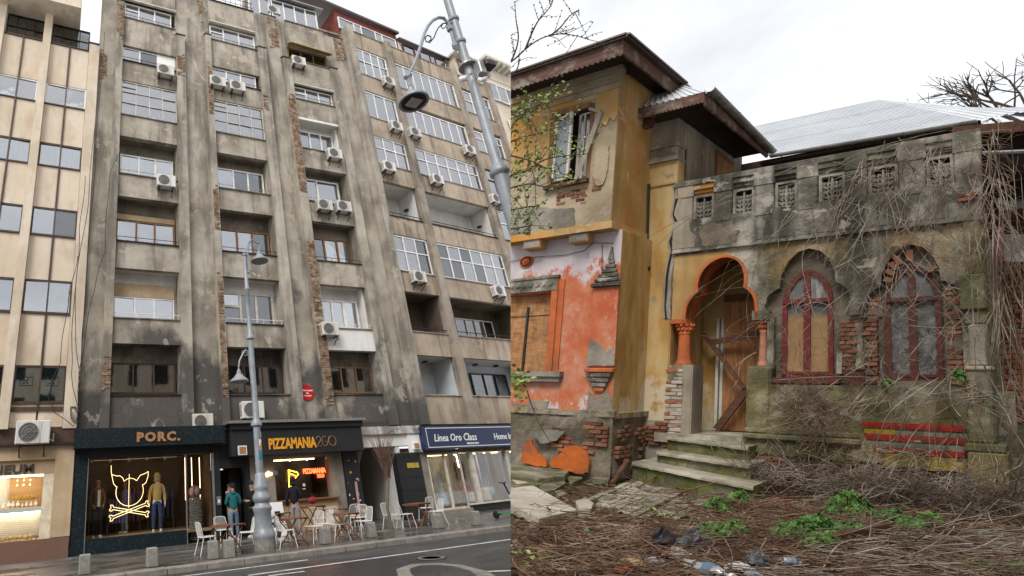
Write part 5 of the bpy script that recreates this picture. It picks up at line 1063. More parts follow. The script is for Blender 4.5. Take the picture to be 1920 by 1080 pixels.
chs = [(388, 1040, 95, 'leftmost white wire chair in front of the glass door of the clothes shop'), (420, 1022, 10, 'white wire chair behind the leftmost table'), (464, 1030, -100, 'white wire chair between the leftmost table and the lamp post'),
       (537, 1027, 85, 'white wire chair immediately right of the lamp base, nearest the kerb'), (524, 1010, 100, 'white wire chair behind the nearest one right of the lamp base'), (592, 1018, -80, 'white wire chair at the right side of the table next to the lamp base'), (612, 1012, -95, 'white wire chair in the middle of the cluster before the takeaway'), (637, 1014, 85, 'white wire chair behind the concrete block in the middle of the chair cluster'),
       (585, 998, 180, 'white wire chair at the back left of the chair cluster below the counter'), (603, 996, 170, 'white wire chair at the back middle of the chair cluster below the counter'), (622, 1000, 175, 'white wire chair at the back right of the chair cluster below the counter'), (686, 1007, -95, 'white wire chair at the right end of the cluster near the square concrete block'), (676, 997, -70, 'white wire chair behind the right end chair of the cluster'), (663, 992, 185, 'white wire chair furthest back beside the black pillar'),
       (738, 992, 95, 'white wire chair leftmost at the lone table, beside the young tree'), (763, 991, 80, 'white wire chair second from the left at the lone table'), (822, 985, -105, 'white wire chair at the right side of the lone table'), (803, 975, -170, 'white wire chair behind the lone table')]
c0 = None
for px, py, rz, lb in chs:
    p = atZ(px, py)
    if c0 is None: c0 = make_chair(); c0.location = p; c0.rotation_euler = (0, 0, R(rz)); c0['label'] = lb
    else: copy_tree(c0, Vector(p), R(rz), lb)
bls = [(158, 1077, 'square concrete bollard nearest the left corner by the kerb'), (285, 1063, 'square concrete bollard in front of the neon pig window'), (400, 1048, 'square concrete bollard under the leftmost wire chair'), (430, 1046, 'square concrete bollard beside the leg of the leftmost table'), (611, 1020, 'square concrete bollard in front of the chair cluster'), (697, 1008, 'square concrete bollard at the right end of the chair cluster'), (822, 991, 'square concrete bollard beside the lone table'), (894, 985, 'square concrete bollard left of the scooter'), (803, 984, 'leaning concrete bollard behind the lone table')]
b0 = None
for px, py, lb in bls:
    p = atZ(px, py)
    if b0 is None:
        m = MB(); bm = bmesh.new(); bmesh.ops.create_cube(bm, size=1); bmesh.ops.scale(bm, vec=(.27, .27, .42), verts=bm.verts); bmesh.ops.translate(bm, vec=(0, 0, .21), verts=bm.verts)
        for v in bm.verts:
            if v.co.z > .2: v.co.x *= .93; v.co.y *= .93
        bmesh.ops.bevel(bm, geom=bm.edges[:], offset=.018, segments=1, affect='EDGES'); m.bm(bm); b0 = m.obj('bollard', M['conc'], base=(0, 0, 0)); tag(b0, lb, 'bollard', 'concrete bollards along the kerb'); b0.location = p
    else:
        o = b0.copy(); COL.objects.link(o); o.location = p; o['label'] = lb; o.rotation_euler = (0, random.uniform(-.03, .03), random.uniform(-.15, .15))
# people
p = atZ(441, 1013); person(Vector(p), R(170), 'person in teal hoodie, dark cap and jeans seen from behind at the entrance', 'person', (.015, .13, .14), (.13, .19, .28), 1.78, zip_=(.012, .11, .12), cap=(.012, .012, .014), arms='front', legpose='step')
p = atY(431, 960, 19.3); person(Vector((p[0], p[1], 0)), R(60), 'person in dark vest over a pale grey hooded sweater standing left of the teal hoodie', 'person', (.07, .07, .085), (.28, .27, .26), 1.8, zip_=(.42, .40, .38), arms='front')
p = atY(474, 960, 18.6); person(Vector((p[0], p[1], 0)), R(-75), 'person dressed all in black with a dark cap beside the lamp post', 'person', (.012, .011, .014), (.012, .012, .014), 1.82, cap=(.02, .018, .018), arms='front')
p = atY(553, 950, 17.6); person(Vector((p[0], p[1], 0)), R(140), 'person in black hooded jacket and light grey trousers at the takeaway counter', 'person', (.013, .013, .02), (.30, .29, .31), 1.84, hood=True, arms='phone', long=True)
p = atY(504, 955, 16.6); person(Vector((p[0] - .12, p[1], 0)), R(80), 'fair haired seated person in a pale top at the table behind the lamp base', 'person', (.42, .37, .34), (.05, .05, .07), 1.7, hair=(.25, .14, .07), legpose='sit', arms='front')
SCH = copy_tree(c0, Vector((p[0] - .12, p[1] + .03, 0)), R(80), 'white wire chair under the seated person behind the lamp base')
p = atY(586, 938, 17.0); BG = thing('backpack', (p[0], p[1], .74), 'red rounded backpack set down on the rear table beside the black hooded person', 'backpack')
m = MB(); m.ball((p[0], p[1], p[2]), (.17, .1, .12), 14, 9); m.obj('bag', plain('red_nylon', (.25, .02, .025), .6), BG, smooth=True); m = MB(); m.tube([(p[0] - .05, p[1], p[2] + .16), (p[0], p[1], p[2] + .2), (p[0] + .05, p[1], p[2] + .16)], .012, 5); m.obj('strap', M['black'], BG)
tp = copy_tree(t0, Vector((p[0], p[1] + .05, p[2] - .17 - .737)), 0, 'folding wooden table carrying the red backpack')
tp.scale = (1, 1, (p[2] - .17) / .737 if p[2] > .5 else 1); tp.location = (p[0], p[1] + .05, 0)
p = atY(516, 945, 18.5); AB = thing('sandwich_board', (p[0], p[1], 0), 'white sandwich board with dark print by the takeaway window', 'sign board')
m = MB(); m.hexa([(p[0] - .25, 18.2, 0), (p[0] + .25, 18.2, 0), (p[0] + .25, 18.24, 0), (p[0] - .25, 18.24, 0), (p[0] - .25, 18.42, 1.1), (p[0] + .25, 18.42, 1.1), (p[0] + .25, 18.45, 1.1), (p[0] - .25, 18.45, 1.1)]); m.obj('front_board', M['signwhite'], AB)
m = MB(); m.hexa([(p[0] - .25, 18.7, 0), (p[0] + .25, 18.7, 0), (p[0] + .25, 18.74, 0), (p[0] - .25, 18.74, 0), (p[0] - .25, 18.46, 1.1), (p[0] + .25, 18.46, 1.1), (p[0] + .25, 18.49, 1.1), (p[0] - .25, 18.49, 1.1)]); m.obj('rear_board', M['signwhite'], AB)
m = MB(); m.hexa([(p[0] - .12, 18.29, .55), (p[0] + .1, 18.29, .55), (p[0] + .1, 18.3, .55), (p[0] - .12, 18.3, .55), (p[0] - .12, 18.345, .8), (p[0] + .1, 18.345, .8), (p[0] + .1, 18.355, .8), (p[0] - .12, 18.355, .8)]); m.obj('print', M['black'], AB)
# young pollarded street tree
p = atZ(736, 1002); TR = thing('street_tree', tuple(p), 'slender young bare tree with a broom of upright twigs before the passage', 'tree')
hd = atY(724, 880, p[1]); top_ = atY(724, 815, p[1])
m = MB(); m.tube([p, (p[0] - .03, p[1], .8), (hd[0], p[1], hd[2] - .35), (hd[0], p[1], hd[2])], [.06, .05, .045, .06], 8); m.obj('trunk', wood('bark', (.20, .17, .12), (.10, .085, .06), 12), TR)
m = MB(); rg = random.Random(5)
for k in range(75):
    a = rg.uniform(0, 6.28); sp = rg.uniform(.1, .85); L = rg.uniform(.7, 1.35); r0 = Vector((hd[0] + rg.uniform(-.08, .08), p[1] + rg.uniform(-.08, .08), hd[2] - rg.uniform(-.02, .3)))
    m.tube([r0, r0 + Vector((math.cos(a) * sp * .25, math.sin(a) * sp * .25, L * .45)), r0 + Vector((math.cos(a) * sp * .62, math.sin(a) * sp * .62, L))], [.011, .008, .003], 4)
o = m.obj('crown', plain('twig_bark', (.17, .10, .075), .8, .3), TR); o['kind'] = 'stuff'
# scooter at the right edge
p = atZ(938, 972); SX, SY = p[0], p[1]
SO = thing('electric_scooter', tuple(p), 'black and green electric scooter parked on the pavement at the right edge of the street', 'scooter')
ax = -.28
def lw(c, r, w): m = MB(); m.lathe([(.03, -w / 2), (r * .6, -w / 2), (r, -w * .35), (r, w * .35), (r * .6, w / 2), (.03, w / 2)], c, 18, Matrix.Rotation(R(90), 3, 'X')); return m
lw((SX - .15, SY, .13), .13, .06).obj('wheel', M['black'], SO); lw((SX + .85, SY, .13), .13, .06).obj('wheel', M['black'], SO)
m = MB(); m.bbox(SX, SX + .75, SY - .08, SY + .08, .12, .17, .01); m.obj('deck', M['black'], SO); m = MB(); m.box(SX + .02, SX + .6, SY - .085, SY - .08, .12, .165); m.box(SX - .12, SX + .03, SY - .05, SY + .05, .17, .2); m.obj('green_trim', plain('green_paint', (.05, .35, .12), .4), SO)
m = MB(); m.tube([(SX + .85, SY, .15), (SX + .70, SY, .75)], .045, 8); m.obj('stem', M['pvc'], SO); m = MB(); m.tube([(SX + .70, SY, .75), (SX + .55, SY, 1.15)], .03, 8); m.obj('upper_stem', M['black'], SO)
m = MB(); m.tube([(SX + .45, SY - .2, 1.18), (SX + .55, SY, 1.15), (SX + .55, SY + .22, 1.18)], .02, 6); m.obj('handlebar', M['black'], SO)
m = MB(); m.hexa([(SX + .84, SY - .055, .26), (SX + .92, SY - .055, .26), (SX + .92, SY + .055, .26), (SX + .84, SY + .055, .26), (SX + .72, SY - .055, .7), (SX + .8, SY - .055, .7), (SX + .8, SY + .055, .7), (SX + .72, SY + .055, .7)]); m.obj('battery', M['pvc'], SO)
# ================================================================== the ruined house and its yard (frame FR)
M['ochre'] = plaster('ochre_plaster', (0.48, 0.30, 0.105), (0.36, 0.205, 0.065), (0.56, 0.43, 0.24), (0.54, 0.43, 0.27), .9, .55, .64, None, .4, rust=((0.48, 0.17, 0.02), .45), hs=.15)
b = NB('ochre_over_whitewash'); z = b.sep()[2]; n1 = b.noise(1.3, 8, .65, b.vec((1, 1, .6))); n2 = b.noise(5, 8, .7)
c = b.ramp(b.noise(2.2, 7, .6, b.vec((1, 1, .35))), [(.38, (.36, .20, .06)), (.5, (.48, .30, .105)), (.62, (.55, .41, .21))])
f = b.math('ADD', b.math('MULTIPLY', z, -.42), b.math('ADD', b.math('MULTIPLY', n1, 1.5), b.math('MULTIPLY', n2, .25))); k1 = b.rng(f, .30, .38); c = b.mix(k1, c, (.56, .47, .33))
c = b.mix(b.math('MULTIPLY', b.rng(b.noise(3, 8, .7, b.vec(off=(4, 4, 4))), .6, .64), .8), c, (.25, .23, .2)); M['ochre2'] = b.done(c, .9, n2, .2, .02, .2)
b = NB('orange_over_whitewash'); z = b.sep()[2]; n1 = b.noise(2.2, 9, .68, b.vec((1, 1, .8))); n2 = b.noise(9, 8, .75, b.vec((1.6, 1.6, .7)))
f = b.math('ADD', b.math('MULTIPLY', b.math('SUBTRACT', z, 3.0), 1.3), b.math('ADD', b.math('MULTIPLY', b.math('SUBTRACT', n1, .5), 2.2), b.math('MULTIPLY', b.math('SUBTRACT', n2, .5), 1.2)))
fl = b.math('ADD', b.math('MULTIPLY', b.math('SUBTRACT', 1.35, z), 1.3), b.math('ADD', b.math('MULTIPLY', b.math('SUBTRACT', n1, .5), 3.0), b.math('MULTIPLY', b.math('SUBTRACT', n2, .5), 2.4)))
org = b.ramp(n1, [(.36, (.44, .105, .045)), (.5, (.50, .17, .085)), (.64, (.52, .28, .20))]); wht = b.ramp(b.noise(3, 7, .6), [(.3, (.44, .39, .42)), (.7, (.62, .57, .58))])
k1 = b.rng(f, .22, .4); k2 = b.rng(fl, .38, .46); c = b.mix(k1, org, wht); c = b.mix(b.math('MULTIPLY', k2, .85), c, wht)
c = b.mix(b.math('MULTIPLY', b.rng(n2, .55, .66), .6), c, (.52, .40, .36)); M['orangewall'] = b.done(c, .85, b.math('ADD', b.math('MULTIPLY', b.math('ADD', k1, k2), -.35), b.math('ADD', n2, n1)), .35, .012, .2)
M['orangepaint'] = plain('orange_paint', (.50, .13, .04), .75, .3, 5, dirt=.35, hs=.2)
M['orangechip'] = plain('bright_orange_render', (.50, .12, .02), .8, .35, 5, dirt=.65, hs=.6)
M['old'] = plaster('mouldy_render', (.27, .24, .18), (.065, .06, .045), (.50, .465, .385), (.46, .41, .31), 1.9, .9, .6, None, .7, ((.06, .062, .028), 1.5, .7), ((.40, .25, .08), .6), hs=.5, crackw=.012)
M['oldgreen'] = plaster('mossy_render', (.165, .15, .10), (.05, .048, .032), (.40, .375, .29), (.33, .30, .22), 2.4, .85, .57, None, .7, ((.085, .09, .025), 1.6, .6), ((.33, .25, .06), .3), hs=.7, crackw=.014)
M['parapet'] = plaster('blackened_parapet', (.23, .21, .165), (.055, .052, .044), (.50, .47, .405), (.42, .39, .33), 2.2, .95, .58, None, .6, ((.05, .053, .03), 1.4, .8), hs=.5)
M['beigepeel'] = plaster('peeling_beige_render', (.43, .35, .235), (.29, .235, .155), (.53, .45, .33), (.31, .255, .19), 1.2, .3, .55, None, .6, rust=((.52, .27, .05), .35), hs=.5)
M['ochreup'] = plaster('orange_ochre_render', (.52, .34, .15), (.42, .25, .09), (.58, .45, .26), (.46, .38, .26), 1.0, .25, .6, None, .3, rust=((.58, .24, .03), .8), hs=.2)
M['greywall'] = plaster('bare_grey_render', (.33, .29, .225), (.2, .175, .13), (.46, .41, .33), (.4, .34, .25), .9, .7, .6, None, .4)
M['greypatch'] = plaster('cement_patch', (.27, .245, .205), (.16, .145, .12), (.38, .345, .29), (.3, .265, .21), 2.0, .3, .6, None, .5)
M['fasciawood'] = wood('red_brown_fascia', (.17, .085, .062), (.075, .045, .036), 7, 0, .8, (.27, .235, .195))
M['soffitwood'] = wood('dark_soffit_boards', (.065, .045, .033), (.028, .02, .016), 8, 1, .9)
M['osb'] = None
b = NB('chipboard'); v1 = b.noise(1, 4, .6, b.vec((18, 18, 5), (0, .5, 0))); v2 = b.noise(1, 4, .6, b.vec((6, 18, 22), (0, -.5, 0))); c = b.ramp(b.math('MULTIPLY', b.math('ADD', v1, v2), .5), [(.36, (.20, .09, .035)), (.5, (.36, .17, .065)), (.64, (.47, .27, .12))]); c = b.mix(b.rng(b.noise(1.6, 6, .6), .5, .75), c, (.20, .12, .07)); M['osb'] = b.done(c, .75, v1, .25, .006, .3)
b = NB('orange_plywood'); v1 = b.noise(1, 6, .65, b.vec((22, 22, 3)), .8); c = b.ramp(v1, [(.36, (.24, .10, .035)), (.62, (.43, .195, .075))]); M['ply'] = b.done(b.mix(b.rng(b.noise(2, 7, .7), .52, .7), c, (.22, .09, .035)), .7, v1, .3, .006, .3)
M['redwood'] = plain('chipped_red_paint', (.155, .017, .015), .6, .4, 6, dirt=.4, hs=.3)
M['redbrown'] = plain('red_brown_frame', (.11, .028, .02), .65, .4, 6, dirt=.35, hs=.3)

def flaked(name, paint, under, s=7, th=.5):
    b = NB(name); n = b.noise(s, 9, .7, b.vec((.6, 1, 1.2))); n2 = b.noise(2.2, 7, .65); k = b.rng(b.math('ADD', b.math('MULTIPLY', n, .6), b.math('MULTIPLY', n2, .4)), th, th + .02)
    u = b.ramp(b.noise(5, 8, .7), [(.36, tuple(x * .35 for x in under)), (.5, under), (.64, tuple(min(1, x * 1.5) for x in under))]); p = b.mix(b.rng(b.noise(3, 7, .7), .4, .6), paint, tuple(x * .6 for x in paint)); p = b.mix(b.math('MULTIPLY', b.rng(b.noise(1, 6, .6, b.vec((6, 6, 1))), .5, .6), .7), p, (.05, .045, .03))
    return b.done(b.mix(k, p, u), .88, b.math('ADD', b.math('MULTIPLY', k, -.6), n), .5, .012, .2)
M['redband'] = flaked('flaking_red_band', (.36, .032, .022), (.24, .21, .15), 9, .545); M['yellowband'] = flaked('flaking_yellow_band', (.42, .30, .04), (.22, .19, .11), 6, .6); M['paleband'] = flaked('flaking_pale_band', (.33, .30, .22), (.14, .13, .09), 7, .5)

M['beam'] = wood('weathered_brown_beam', (.16, .075, .045), (.07, .035, .022), 7, 0, .85); M['pale_timber'] = wood('grey_weathered_lath', (.42, .37, .31), (.24, .21, .17), 9, 2)
b = NB('zinc_sheet'); n = b.noise(1.2, 6, .6, b.vec((1, 1, 1))); c = b.ramp(n, [(.3, (.62, .65, .68)), (.7, (.74, .77, .80))]); c = b.mix(b.math('MULTIPLY', b.rng(b.noise(4, 8, .7), .58, .7), .35), c, (.28, .24, .2)); M['zinc'] = b.done(c, b.rng(n, .3, .7, .38, .55), n, .05, .02, .5, .25)
M['gutter'] = plain('old_gutter_metal', (.34, .33, .31), .5, .3, 5, .5, dirt=.5)
M['steptone'] = plaster('worn_step_stone', (.40, .36, .28), (.25, .225, .165), (.52, .48, .39), (.34, .32, .24), 1.6, .3, .6, None, .4, ((.08, .085, .03), 1.6, .5), hs=.5)
M['stepriser'] = plaster('mossy_step_riser', (.17, .16, .09), (.07, .07, .035), (.28, .26, .17), (.14, .15, .04), 2, .5, .52, None, .4, ((.085, .10, .018), 2.0, .9), hs=.6)
M['tile'] = plaster('old_paving_tile', (.40, .38, .31), (.17, .16, .115), (.46, .44, .37), (.28, .26, .19), 2.5, .0, .58, None, .3, ((.11, .115, .045), 2.0, .7), hs=.5)
M['slabstone'] = plaster('pale_stone_slab', (.42, .38, .31), (.28, .25, .2), (.54, .5, .43), (.36, .32, .25), 1.8, .0, .6, None, .3, hs=.5)
M['rubble'] = plaster('rubble_stone', (.24, .215, .15), (.11, .10, .065), (.36, .33, .25), (.2, .18, .12), 2.5, .0, .58, None, .4, ((.09, .095, .03), 2.2, .8), hs=.8)
b = NB('leaf_litter_soil'); n1 = b.noise(7, 9, .75); n2 = b.noise(1.1, 6, .6); c = b.ramp(n1, [(.3, (.035, .023, .015)), (.5, (.085, .055, .034)), (.7, (.17, .115, .075))]); c = b.mix(b.rng(n2, .5, .68, 0, .5), c, (.11, .095, .06)); M['soil'] = b.done(c, .95, n1, .9, .03, .15)
M['twig'] = None
b = NB('dry_bramble'); n1 = b.noise(3.5, 5, .7); M['twig'] = b.done(b.ramp(n1, [(.34, (.05, .027, .018)), (.47, (.145, .08, .05)), (.58, (.29, .20, .135)), (.68, (.50, .42, .33))]), .85)
b = NB('grey_vine'); n1 = b.noise(2.5, 5, .7); M['vine'] = b.done(b.ramp(n1, [(.34, (.08, .056, .04)), (.48, (.20, .15, .11)), (.62, (.44, .385, .32))]), .85)
b = NB('brown_vine'); n1 = b.noise(2.5, 5, .7); M['vineb'] = b.done(b.ramp(n1, [(.28, (.09, .045, .025)), (.55, (.2, .11, .06)), (.75, (.32, .21, .12))]), .85)
b = NB('fresh_leaf'); n1 = b.noise(9, 4, .6); M['leaf'] = b.done(b.ramp(n1, [(.36, (.03, .085, .015)), (.5, (.065, .16, .03)), (.64, (.14, .25, .055))]), .5, spec=.3)
b = NB('spring_leaf'); n1 = b.noise(6, 4, .6); M['leafy'] = b.done(b.ramp(n1, [(.36, (.15, .21, .05)), (.62, (.34, .42, .12))]), .5, spec=.3)
M['blossom'] = plain('white_blossom', (.72, .70, .62), .7, .1); M['bark'] = plain('dark_twig_bark', (.06, .045, .035), .85, .4, 12); M['barkb'] = plain('olive_twig_bark', (.11, .09, .06), .85, .4, 12)
M['oldbrick'] = M['brick']
b = NB('whitewashed_brick'); n1 = b.noise(4, 8, .7); oi = b.n('ShaderNodeObjectInfo'); f = b.math('ADD', n1, b.math('MULTIPLY', b.math('SUBTRACT', oi.outputs['Random'], .5), .5)); M['whitebrick'] = b.done(b.ramp(f, [(.34, (.33, .12, .07)), (.42, (.40, .34, .28)), (.7, (.50, .46, .40))]), .9, n1, .5, .01, .2)
M['dirtyglass'] = glass('dusty_window_glass', (.5, .52, .52), .12, .12); M['plasticfilm'] = None
b = NB('plastic_film'); n1 = b.noise(6, 8, .7, None, 1.5); c = b.ramp(n1, [(.36, (.035, .035, .037)), (.5, (.095, .09, .085)), (.66, (.24, .23, .21))]); M['plasticfilm'] = b.done(c, .3, n1, .9, .03, .6)
M['card'] = plain('brown_cardboard', (.33, .22, .12), .85, .3, 4, dirt=.4)
L_ = lambda px, py, y: tuple(rY(px, py, y))
UPR = Vector(WR @ np.array([0, 0, 1])).normalized()

HS = thing('ruined_house', (-2.2, 11, 0), 'derelict ochre and orange villa with horseshoe arch porch, peeling walls and zinc roof', 'house', F=FR)
def H_(mb, name, mat, clip=0, smooth=False, par=None): return mb.obj(name, mat, par or HS, FR, clip=clip, smooth=smooth)
# ---- wing, upper floor
YW, XS = 9.65, -3.76
ox0, ox1, oz0, oz1 = -4.67, -4.11, 4.85, 6.22
m = MB(); m.plate([(-7.5, 4.02), (XS, 4.02), (XS, 5.45), (-7.5, 5.45)], [], YW, YW + .3)
m = MB(); m.plate([(-7.5, 4.04), (XS, 4.04), (XS, 6.7), (-7.5, 6.7)], [[(ox0, oz0), (ox1, oz0), (ox1, oz1), (ox0, oz1)]], YW, YW + .32); H_(m, 'upper_wall', M['beigepeel'], 1)
# the ochre coat that still clings round and above the window, with a ragged lower edge
rg = random.Random(8)
edge = [(-7.5, 5.2)]; x = -7.5
while x < -4.75: edge.append((x, 5.25 + rg.uniform(-.12, .12))); x += .09
edge += [(-4.72, 5.1), (-4.72, 6.27), (-4.06, 6.27), (-4.06, 5.75), (-4.0, 5.62), (-3.97, 5.8), (-3.9, 5.72), (-3.86, 5.86), (-3.8, 5.78)]
edge += [(XS, 5.86), (XS, 6.7), (-7.5, 6.7)]
m = MB(); m.plate(edge, [], YW - .022, YW - .001); H_(m, 'ochre_render', M['ochreup'], 1)
m = MB(); m.box(-7.5, XS + .03, YW - .05, YW, 6.36, 6.46); m.box(-7.5, XS + .05, YW - .09, YW, 6.46, 6.6); m.box(-7.5, XS + .08, YW - .14, YW + .0, 6.6, 6.75); H_(m, 'cornice', M['beigepeel'], 1)
m = MB(); m.box(-7.5, XS - .3, YW + .32, YW + .34, 4.3, 6.7); H_(m, 'dark_room', M['dark'], 1)
m = MB(); m.box(XS - .3, XS, YW + .32, 14.5, 4.04, 6.75); m.box(XS - .02, XS + .002, YW + .01, YW + .33, 4.05, 6.7); H_(m, 'upper_side_wall', M['ochre'])
m = MB(); m.box(-7.5, XS + .04, YW - .06, 11.0, 3.92, 4.04); H_(m, 'floor_string', M['ochreup'], 1)
# window of the upper floor: brown casing, one sash hanging open, broken sash, laths
m = MB(); m.box(ox0 - .03, ox0 + .03, YW - .03, YW + .2, oz0, oz1); m.box(ox1 - .03, ox1 + .02, YW - .01, YW + .2, oz0, oz1); m.box(ox0 + .03, ox1 - .03, YW - .03, YW + .2, oz1 - .07, oz1 + .02); W1 = H_(m, 'window', M['woodwin'], 1)
m = MB(); m.box(ox0 - .05, ox1 + .02, YW - .1, YW + .2, oz0 - .07, oz0); H_(m, 'sill', M['beam'], 1, par=W1)
def sash(c4, fw, mat, pane, par, name='sash', th=.03):
    A, B_, C_, D_ = [Vector(p) for p in c4]; m = MB(); nrm = (B_ - A).cross(D_ - A).normalized()
    for p, q in ((A, B_), (B_, C_), (C_, D_), (D_, A)): m.bar(p, q, th, fw, up=(q - p).cross(nrm))
    o = H_(m, name, mat, 1, par=par); m = MB(); k = .07
    ctr = (A + B_ + C_ + D_) / 4; m.quad(*[tuple(p.lerp(ctr, k)) for p in (A, B_, C_, D_)]); H_(m, 'pane', pane, 1, par=par); return o
M['paleglass'] = plain('pale_reflecting_glass', (.20, .22, .25), .12, .4, 1.6, spec=.5)
sash([(-4.60, YW - .05, 4.92), (-4.36, YW - .12, 4.9), (-4.36, YW - .12, 6.1), (-4.60, YW - .05, 6.03)], .04, M['oldwhite'], M['paleglass'], W1)
sash([(-4.33, YW + .12, 4.9), (-4.13, YW + .1, 4.9), (-4.13, YW + .1, 6.1), (-4.33, YW + .12, 6.1)], .035, M['oldwhite'], M['dirtyglass'], W1)
m = MB(); m.bar((-4.25, YW + .09, 4.9), (-4.25, YW + .09, 6.1), .03, .03); H_(m, 'glazing_bar', M['oldwhite'], 1, par=W1)
k_ = 966 / 340.; zz = lambda x, y: (960 + x / k_, 60 + y / k_)
tag(MB().bar(L_(*zz(470, 425), YW - .06), L_(*zz(340, 785), YW - .16), .03, .06).obj('loose_lath', M['pale_timber'], F=FR, base=L_(*zz(340, 785), YW - .16)), 'long pale lath leaning across the upper window of the wing', 'lath')
tag(MB().bar(L_(*zz(412, 408), YW - .04), L_(*zz(470, 425), YW - .05), .03, .045).obj('loose_lath', M['pale_timber'], F=FR, base=L_(*zz(470, 425), YW - .05)), 'short pale lath nailed at the top right of the upper window', 'lath')
# peeled render patches and bricks on the upper wall
def patch(pts, y, mat, name, clip=1, th=.02, jit=1.2, seed=1):
    rg = random.Random(seed); P_ = []; n = len(pts)
    for i in range(n):
        a, c = pts[i], pts[(i + 1) % n]; k = max(1, int(math.hypot(c[0] - a[0], c[1] - a[1]) / 5))
        for j in range(k): t = j / k; P_.append((a[0] + (c[0] - a[0]) * t + rg.uniform(-jit, jit), a[1] + (c[1] - a[1]) * t + rg.uniform(-jit, jit)))
    q = [rY(px, py, y) for px, py in P_]; m = MB(); m.plate([(p[0], p[2]) for p in q], [], y - th, y + .002); return H_(m, name, mat, clip)
patch([(1131, 268), (1143, 275), (1140, 320), (1132, 345), (1120, 350), (1112, 330), (1118, 285)], YW - .001, M['beigepeel'], 'bare_render_patch', th=.03, seed=3)
patch([(962, 395), (1020, 388), (1035, 392), (1077, 390), (1078, 425), (1000, 442), (960, 446)], YW - .001, M['greypatch'], 'cement_patch', th=.018, seed=4)
def bricks(x0, x1, z0, z1, y, mat, w=.15, h=.062, keep=None, out=(.0, .035), g=.012, seed=1, depth=.1, xaxis=True, cap=90):
    """Individually laid bricks that share one mesh per call."""
    rg = random.Random(seed); base = None; n = 0; z = z0; r = 0
    while z + h <= z1 + .001:
        x = x0 - (w / 2 if r % 2 else 0)
        while x < x1 - .03 and n < cap:
            a, c = max(x, x0), min(x + w, x1)
            if c - a > .035 and (keep is None or keep((a + c) / 2, z + h / 2)) and rg.random() < .93:
                o_ = rg.uniform(*out); loc = FR(((a + c) / 2, y - o_, z + h / 2)) if xaxis else FR((y, (a + c) / 2, z + h / 2))
                if base is None or True:
                    key = (round(c - a, 2), mat, xaxis)
                    if key not in bricks.cache:
                        q = MB(); L = (c - a) - g
                        if xaxis: q.bbox(-L / 2, L / 2, 0, depth, -(h - g) / 2, (h - g) / 2, .006)
                        else: q.bbox(-depth, 0, -L / 2, L / 2, -(h - g) / 2, (h - g) / 2, .006)
                        F0 = lambda p: Vector(WR @ np.array(p)); bricks.cache[key] = q.mesh('brick', M[mat], F0, Vector((0, 0, 0)))
                    ob = bpy.data.objects.new('brick', bricks.cache[key]); COL.objects.link(ob); ob.parent = HS; ob.location = loc - Vector(HS['_b']); ob.rotation_euler = (rg.uniform(-.03, .03), rg.uniform(-.03, .03), rg.uniform(-.03, .03)); n += 1
            x += w
        z += h; r += 1
    return n
bricks.cache = {}
nz_ = lambda s, t, sd=0: (lambda x, z: mnoise.noise(Vector((x * s, z * s * 1.5, sd))) > t)
bricks(-4.55, -4.1, 4.35, 4.72, YW - .002, 'brick', .14, .06, nz_(4, -.1, 2), (.0, .015), seed=2); bricks(-4.05, -3.9, 4.6, 4.82, YW - .002, 'brick', .14, .06, None, (.0, .012), seed=5)
bricks(-3.75, -3.6, 5.9, 6.25, 10.6, 'brick', .13, .06, None, (0, .03), seed=6, cap=12)
# ---- wing, lower floor
YL, XL = 9.86, -3.68
wx0, wx1, wz0, wz1 = -6.2, -4.585, 1.66, 2.99
m = MB(); m.plate([(-7.5, 1.0), (XL, 1.0), (XL, 3.93), (-7.5, 3.93)], [[(wx0, wz0), (wx1, wz0), (wx1, wz1), (wx0, wz1)]], YL, YL + .3); H_(m, 'lower_wall', M['orangewall'], 1)
m = MB(); m.box(XL - .02, XL + .004, YL + .004, 11.0, .95, 3.92); m.box(XL - .3, XL - .02, YL + .31, 14, .9, 3.92); H_(m, 'lower_side_wall', M['ochre2'])
m = MB(); m.box(wx0, wx1, YL + .12, YL + .15, wz0, wz1); H_(m, 'chipboard_sheet', M['osb'], 1)
m = MB(); m.bar(L_(991, 576, YL + .1), L_(979, 700, YL + .1), .03, .03); H_(m, 'dark_batten', M['black'], 1)
m = MB(); m.bar((wx0, YL + .115, 2.62), (wx1, YL + .115, 2.62), .008, .01); H_(m, 'sheet_joint', M['dark'], 1)
m = MB(); m.box(wx1, wx1 + .09, YL - .05, YL, wz0, 3.26); m.box(wx1 + .09, wx1 + .17, YL - .025, YL, wz0, 3.2); H_(m, 'window_casing', M['orangepaint'], 1)
m = MB(); m.box(wx0, wx1 + .08, YL - .06, YL, 3.02, 3.24); m.box(wx0, wx1 + .1, YL - .08, YL, 3.24, 3.28); 
for k in range(16): m.ball((-6.1 + k * .1, YL - .07, 3.13), (.03, .015, .035), 6, 4)
H_(m, 'carved_head', M['parapet'], 1)
m = MB(); m.box(wx0, wx1 + .25, YL - .14, YL, 1.58, 1.66); m.box(wx0, wx1 + .23, YL - .1, YL, 1.5, 1.58); H_(m, 'window_sill', M['greypatch'], 1)
